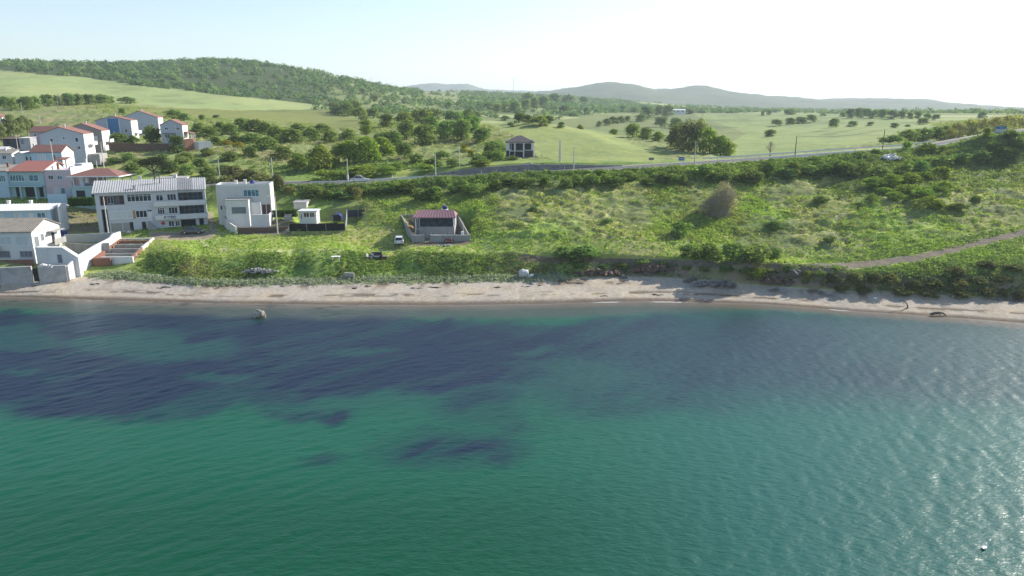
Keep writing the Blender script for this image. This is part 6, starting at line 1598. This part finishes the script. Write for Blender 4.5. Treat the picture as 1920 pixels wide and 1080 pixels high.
for px, pt, Y, lab, kd in ((413, 300, 177, 'slim pole on the slope behind the white cube house, left of two', 'plain'), (512, 296, 177, 'slim pole at the roadside above the white cube house', 'plain'), (653, 297, 169.5, 'roadside pole with white meter box beside the silver car', 'box'),
                       (817, 287, 169.5, 'pole at the near road edge where the stone wall begins', 'plain'), (861.5, 274, 184, 'pole above the stone wall left of the abandoned house', 'plain'), (1048.5, 263, 186, 'double concrete pole on the grass right of the abandoned house', 'double'),
                       (1075.5, 275, 171, 'pole at the near road edge in front of the crest field', 'plain'), (1302, 265, 176, 'tall grey pole before the big roadside tree cluster', 'plain'), (1490, 255, 183, 'thin dark pole by the road in front of the large right field', 'dark'), (1654, 243, 194, 'dark pole at the right end of the visible road', 'dark'),
                       (1797, 236, 216, 'thin pole carrying a wire left of the signboard', 'dark'), (1900, 226, 226, 'wire pole right of the signboard', 'dark')):
    e, tp_ = pole(lab, px, pt, None, Y, m_woodpole if kd == 'dark' else m_pole, .15 if Y < 200 else .12, kind_='double' if kd == 'double' else ('box' if kd == 'box' else 'plain')); tops.append(tp_)
for px, pt, Y, lab in ((107, 263, 172, 'tall pale pole in front of the cottage with red tiled roof'), (200, 266, 171, 'tall pale pole left of the umbrella pine'), (188, 301, 167, 'short pale pole behind the red pavilion roof'), (43, 192, 300, 'grey pole above the pine grove'), (76, 216, 270, 'thin pole above the low pink house'), (37, 252, 200, 'short white post beside the dark shed')):
    pole(lab, px, pt, None, Y, m_pole, .13 if Y < 200 else .1)
def wire(label, a, b_, sag):
    pts = [a.lerp(b_, t) - Vector((0, 0, sag * 4 * t * (1 - t))) for t in np.linspace(0, 1, 17)]
    o = MB(); o.tube([p - a for p in pts], .035, 5); ob = o.build('cable', m_woodpole); ob.location = a; tag(ob, label, 'cable')
wire('sagging cable from the thin pole to the pole right of the signboard', tops[-2], tops[-1], 1.2)
wire('cable from the pole right of the signboard out of the picture', tops[-1], at_px(2010, 232) + Vector((0, 0, 5.5)), .5)
wire('cable between the two dark poles along the right road', tops[-4], tops[-3], .8)
# lattice pylon, turbine masts
b = at_px(113, 330); h = z_at(176, b.y) - b.z
e = empty('lattice_pylon', b, .3, 'grey lattice pylon standing in front of the hedge line', 'pylon'); m = MB()
for sx in (-1, 1):
    for sy in (-1, 1): m.tube([(sx * .9, sy * .9, -.3), (sx * .3, sy * .3, h)], [.055, .04], 4)
for i in range(7):
    z0, z1 = h * i / 7, h * (i + 1) / 7; w0, w1 = .9 - .6 * i / 7, .9 - .6 * (i + 1) / 7
    for s in (-1, 1):
        m.tube([(-w0, s * w0, z0), (w1, s * w1, z1)], .022, 4); m.tube([(s * w0, -w0, z0), (s * w1, w1, z1)], .022, 4)
m.build('tower', m_woodpole, e)
def turbine(label, px, py_top, Y, rot, blade):
    b = at_px(px, Y); h = z_at(py_top, Y) - b.z; e = empty('wind_turbine', b, 0, label, 'wind turbine')
    MB().tube([(0, 0, -2), (0, 0, h)], [h * .018, h * .009], 10).build('tower', m_whitepaint, e)
    MB().box(-h * .012, -h * .03, h, h * .012, h * .03, h + h * .025).build('nacelle', m_whitepaint, e)
    for k in range(3):
        a = rot + k * 2.094; d = Vector((math.cos(a), 0, math.sin(a)))
        MB().tube([Vector((0, -h * .035, h + h * .012)), Vector((0, -h * .035, h)) + d * blade * .3, Vector((0, -h * .035, h)) + d * blade], [h * .006, h * .009, h * .002], 6).build('blade', m_whitepaint, e)
turbine('slender wind turbine mast on the skyline between the far hills', 963, 147, 1500, R(35), 9)
turbine('faint mast above the trees on the left skyline', 697, 146, 1600, R(90), 7)
r = house_root('farm_building', 'long low white farm building far away in the middle fields', 'building', 1250, 209.5, 760, 0)
body(r, 20, 10, 1.5, m_white, 3); gable(r, 20, 10, 1.5, .9, 'x', m_whitesheet, .4, .2, m_white)
for k in range(4): panel_door(r, face_frame('F', 20, 10), 1.5 + k * 4.6, 0, 2.5, 1.2, m_shade)

# ------------------------------------------------------------------ road furniture
def guard_rail(label, a0, a1, off):
    seg = [q for q in dense if a0 <= project(*q)[0] <= a1]; seg = np.array(seg)
    d = np.gradient(seg[:, :2], axis=0); d /= np.linalg.norm(d, axis=1)[:, None]; nr = np.stack([d[:, 1], -d[:, 0]], 1)
    Lp = np.c_[seg[:, :2] + nr * off, seg[:, 2]]; o = Vector(Lp[0]); root = empty('guard_rail', o, 0, label, 'guard rail')
    m = MB(); pts = [Vector(q) - o for q in Lp]
    for p0_, p1_ in zip(pts[:-1], pts[1:]):
        nn = Vector((-(p1_ - p0_).y, (p1_ - p0_).x, 0)).normalized() * .04
        m.hexa([p0_ - nn + Vector((0, 0, .48)), p1_ - nn + Vector((0, 0, .48)), p1_ + nn + Vector((0, 0, .48)), p0_ + nn + Vector((0, 0, .48))], [p0_ - nn + Vector((0, 0, .80)), p1_ - nn + Vector((0, 0, .80)), p1_ + nn + Vector((0, 0, .80)), p0_ + nn + Vector((0, 0, .80))])
    m.build('beam', m_whitesheet, root)
    dist = 0; 
    for p0_, p1_ in zip(pts[:-1], pts[1:]):
        dist += (p1_ - p0_).length
        if dist > 3.6:
            dist = 0; MB().box(p1_.x - .05, p1_.y + .05, p1_.z - .6, p1_.x + .05, p1_.y + .13, p1_.z + .8).build('post', m_steel, root)
guard_rail('white guard rail along the far side of the road at the right bend', 1330, 1790, -4.9)
guard_rail('white guard rail on the near side of the road at the right bend', 1420, 1770, 4.9)
guard_rail('grey guard rail beside the silver car', 590, 800, 4.9)
def sign_board(name, label, px, py_top, py_bot, wpx, Y, face, legs=2, edge=None, legm=None):
    b = at_px(px, Y); s = scale_at(b); zt, zb = z_at(py_top, Y) - b.z, z_at(py_bot, Y) - b.z; w = wpx / s
    e = empty(name, b, 0, label, 'sign')
    bd = MB().box(-w / 2, -.05, zb, w / 2, 0, zt).build('board', face, e)
    for x in ((-w * .3, w * .3) if legs == 2 else (0,)): MB().box(x - .05, .005, -.5, x + .05, .1, zt).build('leg', legm or m_steel, e)
    return e, bd, w, zb, zt
m_signblue = mat('sign_blue', (.02, .10, .42), .6, (.03, .13, .45), 2, .4, 12, 0); m_billblue = mat('billboard_blue', (.03, .14, .34), .7, (.05, .18, .38), 1.2, .6, 9, 0)
e, bd, w_, zb, zt = sign_board('road_sign', 'small blue road sign with white line on one post beside the road', 1277, 294.5, 301, 11, 176, m_signblue, 1, None, m_whitepaint)
MB().box(-w_ * .42, -.058, zb + (zt - zb) * .42, w_ * .4, -.052, zb + (zt - zb) * .56).build('white_line', m_whitepaint, bd)
e, bd, w_, zb, zt = sign_board('road_sign', 'grey back of a small road sign at the edge of the crest field', 1221, 295.5, 300, 10, 188, mat('sign_back', (.22, .19, .22), .7, None, 2, .5), 1)
e, bd, w_, zb, zt = sign_board('signboard', 'large blue signboard with white text panels on the knoll', 1875, 237, 253, 21, 187, m_billblue, 2)
hh = zt - zb
wp = MB().box(-w_ * .46, -.062, zb + hh * .22, w_ * .46, -.052, zb + hh * .70).build('text_panel', m_whitepaint, bd)
rr = random.Random(8); m = MB()
for rowz, hgt in ((.52, .12), (.27, .14)):
    x = -w_ * .42
    while x < w_ * .40:
        l_ = w_ * rr.uniform(.05, .10); m.box(x, -.07, zb + hh * rowz, min(x + l_, w_ * .43), -.0625, zb + hh * (rowz + hgt)); x += l_ + w_ * rr.uniform(.02, .05)
m.build('text_line', m_banner, wp)
m = MB(); x = -w_ * .1
for i in range(4): m.box(x + i * w_ * .06, -.06, zb + hh * .80, x + i * w_ * .06 + w_ * .045, -.052, zb + hh * .90)
m.build('heading', mat('pale_blue_lettering', (.25, .45, .62), .7, None, 2, .3), bd)
for i, px in enumerate((997, 1062, 934, 1276 - 8, 1558, 730, 905)):
    p, a = on_road(px, 4.75 if i in (3, 4) else -4.7); labs = ['white marker post before the stone wall below the abandoned house', 'white marker post before the stone wall, right of the double pole', 'white marker post before the middle of the stone wall', 'white marker post left of the blue road sign', 'white marker post on the straight part of the right road', 'white marker post right of the silver car', 'white marker post where the stone wall rises']
    m = MB(); m.box(-.07, -.05, -.4, .07, .05, 1.0); e = empty('marker_post', p, a, labs[i], 'post'); m.build('shaft', m_whitepaint, e); MB().box(-.075, -.055, .72, .075, .055, .86).build('reflector', m_blackpanel, e)

# ------------------------------------------------------------------ things on the grass and the beach
p = pick(630, 488); e = empty('table', p, .1, 'small white table on the bluff edge', 'table')
MB().box(-.8, -.4, .68, .8, .4, .75).build('tabletop', m_whitepaint, e)
for x in (-.6, .6):
    for y in (-.3, .3): MB().box(x - .04, y - .04, -.15, x + .04, y + .04, .68).build('leg', m_whitepaint, e)
p = pick(706, 484); e = empty('sofa', p, .03, 'old dark sofa standing on the grass of the bluff', 'sofa')
MB().box(-.95, -.4, .12, .95, .45, .5).build('seat', m_blackpanel, e); MB().box(-.95, .45, .12, .95, .7, 1.05).build('backrest', m_blackpanel, e)
for x in (-1.15, .952): MB().box(x, -.4, .1, x + .2, .6, .68).build('armrest', m_maroonin, e)
MB().box(-.4, -.42, .3, .55, -.405, .46).build('torn_patch', m_curtain, e)
def chair(label, px, py, rz):
    p = pick(px, py); e = empty('plastic_chair', p, rz, label, 'chair')
    MB().box(-.24, -.24, .40, .24, .24, .45).build('seat', m_offwhite, e); MB().hexa([(-.24, .2, .45), (.24, .2, .45), (.24, .24, .45), (-.24, .24, .45)], [(-.22, .3, .95), (.22, .3, .95), (.22, .34, .95), (-.22, .34, .95)]).build('backrest', m_offwhite, e)
    for x in (-.21, .21):
        for y in (-.2, .2): MB().box(x - .025, y - .025, -.1, x + .025, y + .025, .4).build('leg', m_offwhite, e)
chair('cream plastic chair left of the old sofa', 690.5, 485, .8); chair('cream plastic chair between the other chair and the sofa', 696.5, 485.5, -.4)
p = pick(722, 485); e = empty('dog_kennel', p, .2, 'small dark brown box at the right end of the old sofa', 'box'); MB().box(-.3, -.3, 0, .3, .3, .45).build('case', m_maroonin, e); MB().box(-.34, -.34, .45, .34, .34, .5).build('lid', m_woodpole, e)
m_greytank = mat('shade_greyed_plastic', (.50, .51, .51), .7, (.38, .39, .39), 1.5, .7, 8, .05)  # white plastic greyed so the colour carries the shade it lies in
p = pick(985, 521); e = empty('water_tank', p + Vector((-.3, 0, .45)), .15, 'dented white plastic tank dumped at the foot of the bluff', 'tank')
m = MB(); m.tube([(-.85, 0, .35), (-.78, 0, .35), (-.3, 0, .35), (.3, 0, .35), (.78, 0, .35), (.86, 0, .35)], [.4, .66, .7, .67, .66, .38], 18); m.build('tank', m_greytank, e, True); MB().cyl((-.1, 0, 1.0), (-.1, 0, 1.12), .2, 12).build('lid', m_whitepaint, e)
m = MB(); m.hexa([(.7, -.5, -.4), (1.5, -.4, -.4), (1.45, .2, -.3), (.8, .3, -.3)], [(.8, -.4, -.05), (1.75, -.45, .25), (1.6, .2, .25), (.85, .3, 0)]); m.build('broken_lid', m_whitepaint, e)

# rock in the water
def lumpy(name, material, pos, r, seed, squash=(1, 1, 1), det=3, amp=.35, freq=1.6):
    bm = bmesh.new(); bmesh.ops.create_icosphere(bm, subdivisions=det, radius=1)
    for v in bm.verts:
        c = v.co.copy(); n = 0
        for o, (f, a) in enumerate(((freq, 1), (freq * 2.3, .5), (freq * 5, .22))):
            n += a * (float(vnoise(c.x * f + c.z * f * .7 + seed, c.y * f - c.z * f * .6 + seed * 3, seed + o)) - .5)
        v.co = c * (1 + amp * 2 * n); v.co.x *= squash[0] * r; v.co.y *= squash[1] * r; v.co.z *= squash[2] * r
    me = bpy.data.meshes.new(name); bm.to_mesh(me); bm.free()
    o = link(name, me, material); o.location = pos; return o
m_searock = mat('guano_rock', (.40, .38, .31), .95, (.09, .085, .065), 1.1, 1.0, 5, .6, bump_scale=6)
p = Vector(world(486, 595, y_at(595, 0)))
e = empty('sea_rock', p, 0, 'pale rock rising from the shallow water off the beach', 'rock')
o = lumpy('boulder', m_searock, (0, 0, .28), .85, 5, (.95, .8, .95), 4, .4); o.parent = e
o = lumpy('boulder', mat('wet_rock', (.075, .07, .05), .5, (.03, .03, .02), 1.5, .8, 6, .5), (.12, -.2, -.05), .88, 9, (1.0, .8, .5), 3, .3); o.parent = e
MB().tube([(-.45, 0, 1.1), (-.1, .05, 1.12), (.2, 0, .95)], [.09, .1, .12], 7).build('ledge', m_searock, e)
# gull on the water
b = Vector(world(1845, 1028, y_at(1028, 0))); e = empty('gull', b, R(40), 'white gull floating on the water near the right corner', 'bird'); e.scale = (1.35, 1.35, 1.35)
bm = bmesh.new(); bmesh.ops.create_uvsphere(bm, u_segments=16, v_segments=10, radius=1)
for v in bm.verts:
    x = v.co.x; t = .5 + .5 * x
    v.co.y *= .105 * (1 - .45 * max(0, -x) ** 2); v.co.z *= .085 * (1 - .5 * max(0, -x)); v.co.x *= .25
    v.co.z += .05 * max(0, -x) ** 2 + .04
bmesh.ops.create_uvsphere(bm, u_segments=12, v_segments=8, radius=.055, matrix=Matrix.Translation((.22, 0, .17)))
bmesh.ops.create_cone(bm, segments=10, radius1=.065, radius2=.045, depth=.16, cap_ends=True, matrix=Matrix.Translation((.19, 0, .10)) @ Matrix.Rotation(.4, 4, 'Y'))
me = bpy.data.meshes.new('body'); bm.to_mesh(me); bm.free(); bo = link('body', me, m_whitepaint, e)
for q in me.polygons: q.use_smooth = True
for s in (-1, 1):
    MB().add([(.12, s * .09, .09), (-.1, s * .115, .10), (-.33, s * .04, .13), (-.1, s * .06, .15), (.08, s * .07, .14)], [(0, 1, 2, 3, 4)] if s > 0 else [(4, 3, 2, 1, 0)]).build('wing', m_whitepaint, e)
MB().tube([(.265, 0, .165), (.33, 0, .155)], [.014, .005], 6).build('beak', m_wood, e)
# driftwood
def drift(label, px, py, build, name='driftwood'):
    p = pick(px, py) or Vector(world(px, py, y_at(py, .05))); e = empty(name, p, 0, label, 'driftwood'); e.scale = (.75, .75, .72); build(e)
m_drift = mat('dark_driftwood', (.085, .07, .06), .95, (.05, .04, .035), 3, .7, 12, .2)
def b1(e):
    m = MB(); m.tube([(.45, 0, -.1), (.35, 0, .6), (0, .1, 1.25), (-.7, .2, 1.75), (-1.5, .2, 1.85)], [.14, .12, .10, .06, .03], 7); m.tube([(.4, 0, .05), (-.6, -.6, .0), (-1.6, -1.6, -.12)], [.11, .08, .04], 6); m.build('trunk', m_drift, e)
    m = MB(); m.tube([(-.7, .2, 1.75), (-.75, .1, .9)], [.03, .015], 5); m.tube([(-1.4, .2, 1.84), (-1.5, .2, 1.0)], [.025, .01], 5); m.tube([(.1, .1, 1.1), (-.5, .3, .9)], [.03, .015], 5); m.build('branch', m_drift, e)
drift('arched dark driftwood branch standing on the pebble beach', 1698, 578, b1)
def b2(e):
    m = MB(); m.tube([(-1.5, 0, .35), (-.6, .1, .55), (.3, .1, .62), (1.0, 0, .6), (1.6, -.1, .1)], [.22, .3, .26, .16, .06], 8); m.build('trunk', m_drift, e)
    m = MB(); m.tube([(.6, .1, .6), (1.2, -.3, .5), (1.5, -.8, -.1)], [.1, .07, .03], 6); m.tube([(.3, 0, .6), (.1, -.6, .2), (-.2, -1.0, -.1)], [.09, .06, .03], 6); m.tube([(-.9, 0, .5), (-1.4, -.5, .0)], [.1, .04], 6); m.tube([(.0, .1, .7), (.3, .5, 1.0)], [.06, .02], 5); m.build('branch', m_drift, e)
drift('dark driftwood trunk lying at the water edge on the right', 1758, 592, b2)
rr = random.Random(21); di = 0
dl = [(60, 536), (178, 533), (300, 541), (310, 539), (410, 541), (530, 537), (660, 541), (690, 537), (780, 541), (815, 539), (930, 539), (1010, 536), (1075, 531), (1090, 532), (1160, 533), (1230, 553), (1130, 556), (985, 538)]
for i, (px, py) in enumerate(sorted(dl)):
    def bb(e):
        for k in range(rr.randint(2, 5)):
            a = rr.uniform(-.5, .5); L_ = rr.uniform(.4, 1.3); x = rr.uniform(-.7, .7); y = rr.uniform(-.3, .3)
            MB().tube([(x - L_ * math.cos(a) / 2, y - L_ * math.sin(a) / 2, .04), (x, y + .08, .1), (x + L_ * math.cos(a) / 2, y + L_ * math.sin(a) / 2, .05)], [.05, .06, .02], 5).build('branch', m_drift, e)
    p = pick(px, py); e = empty('driftwood', p, 0, f'small dark driftwood tangle along the back of the beach, {ORD[i]} from the left', 'driftwood', 'driftwood tangles on the beach'); bb(e)
for px, py, lab in ((1641, 560, 'white plastic scrap on the right beach beside the arched driftwood'), (1767, 546, 'pale blue plastic scrap lying in the shade below the right slope'), (1000, 532, 'small white scrap on the sand below the dumped tank')):
    p = pick(px, py); o = lumpy('plastic_scrap', m_whitepaint, p + Vector((0, 0, .08)), .28, px, (1.2, .7, .5), 2, .4); tag(o, lab, 'litter')
m_bould = mat('mossy_boulder', (.14, .135, .12), .95, (.07, .08, .05), 1.6, .8, 6, .5)
for i, (px, py, rr_) in enumerate(((1490, 512, .9), (1478, 534, .5), (1560, 534, .6), (1300, 524, .55), (1215, 512, .7), (1040, 512, .5), (1170, 520, .6))):
    labs = ['dark earth lump on the eroded bank edge', 'grey boulder at the bottom of the eroded bank beside the grass capped tussock', 'small grey boulder at the foot of the right slope', 'grey boulder left of the grass capped tussock', 'dark boulder below the undercut bank', 'small boulder right of the dumped white tank', 'grey boulder at the left end of the bare bank']
    p = pick(px, py); o = lumpy('boulder', m_bould, p, rr_, 30 + i, (1.3, .9, .8), 3, .3); tag(o, labs[i], 'boulder')
HAZE_D, EXPOSURE = 1.7e-4, 0.98
# ------------------------------------------------------------------ light, sky, air
SUN_AZ, SUN_EL = R(57), R(31)
w = bpy.data.worlds.new('World'); SC.world = w; w.use_nodes = True
nt = w.node_tree; nt.nodes.clear()
sky = nt.nodes.new('ShaderNodeTexSky'); sky.sky_type = 'NISHITA'; sky.sun_disc = False
sky.sun_elevation = SUN_EL; sky.sun_rotation = SUN_AZ; sky.altitude = 0; sky.air_density = 1.0; sky.dust_density = 0.6; sky.ozone_density = 1.0
bg = nt.nodes.new('ShaderNodeBackground'); bg.inputs[1].default_value = .102
wo = nt.nodes.new('ShaderNodeOutputWorld')
nt.links.new(sky.outputs[0], bg.inputs[0]); nt.links.new(bg.outputs[0], wo.inputs[0])
sd = bpy.data.lights.new('sun', 'SUN'); sd.energy = 4.4; sd.angle = R(.5); sd.color = (1, .93, .82)
so = bpy.data.objects.new('sun', sd); COL.objects.link(so)
sv = Vector((math.cos(SUN_EL) * math.sin(SUN_AZ), math.cos(SUN_EL) * math.cos(SUN_AZ), math.sin(SUN_EL)))
so.rotation_euler = sv.to_track_quat('Z', 'Y').to_euler()
so.location = (0, 60, 80)

hm, nt, out = new_mat('haze_air')
pv = nt.nodes.new('ShaderNodeVolumePrincipled')
pv.inputs['Color'].default_value = (.78, .89, 1.0, 1); pv.inputs['Density'].default_value = HAZE_D; pv.inputs['Anisotropy'].default_value = .2
nt.links.new(pv.outputs[0], out.inputs[1])
hb = MB(); hb.box(-9000, -2500, -4.5, 9000, 13500, 330)
tag(hb.build('haze', hm), kind='stuff')

SC.view_settings.view_transform = 'Standard'; SC.view_settings.look = 'None'
SC.view_settings.exposure = EXPOSURE; SC.view_settings.gamma = 1.0
cy = SC.cycles
cy.max_bounces = 6; cy.diffuse_bounces = 3; cy.glossy_bounces = 2; cy.transmission_bounces = 3; cy.volume_bounces = 0; cy.transparent_max_bounces = 4
cy.use_adaptive_sampling = True; cy.adaptive_threshold = .008
cy.caustics_reflective = False; cy.caustics_refractive = False
cy.use_denoising = True
try: cy.denoiser = 'OPENIMAGEDENOISE'
except Exception: pass
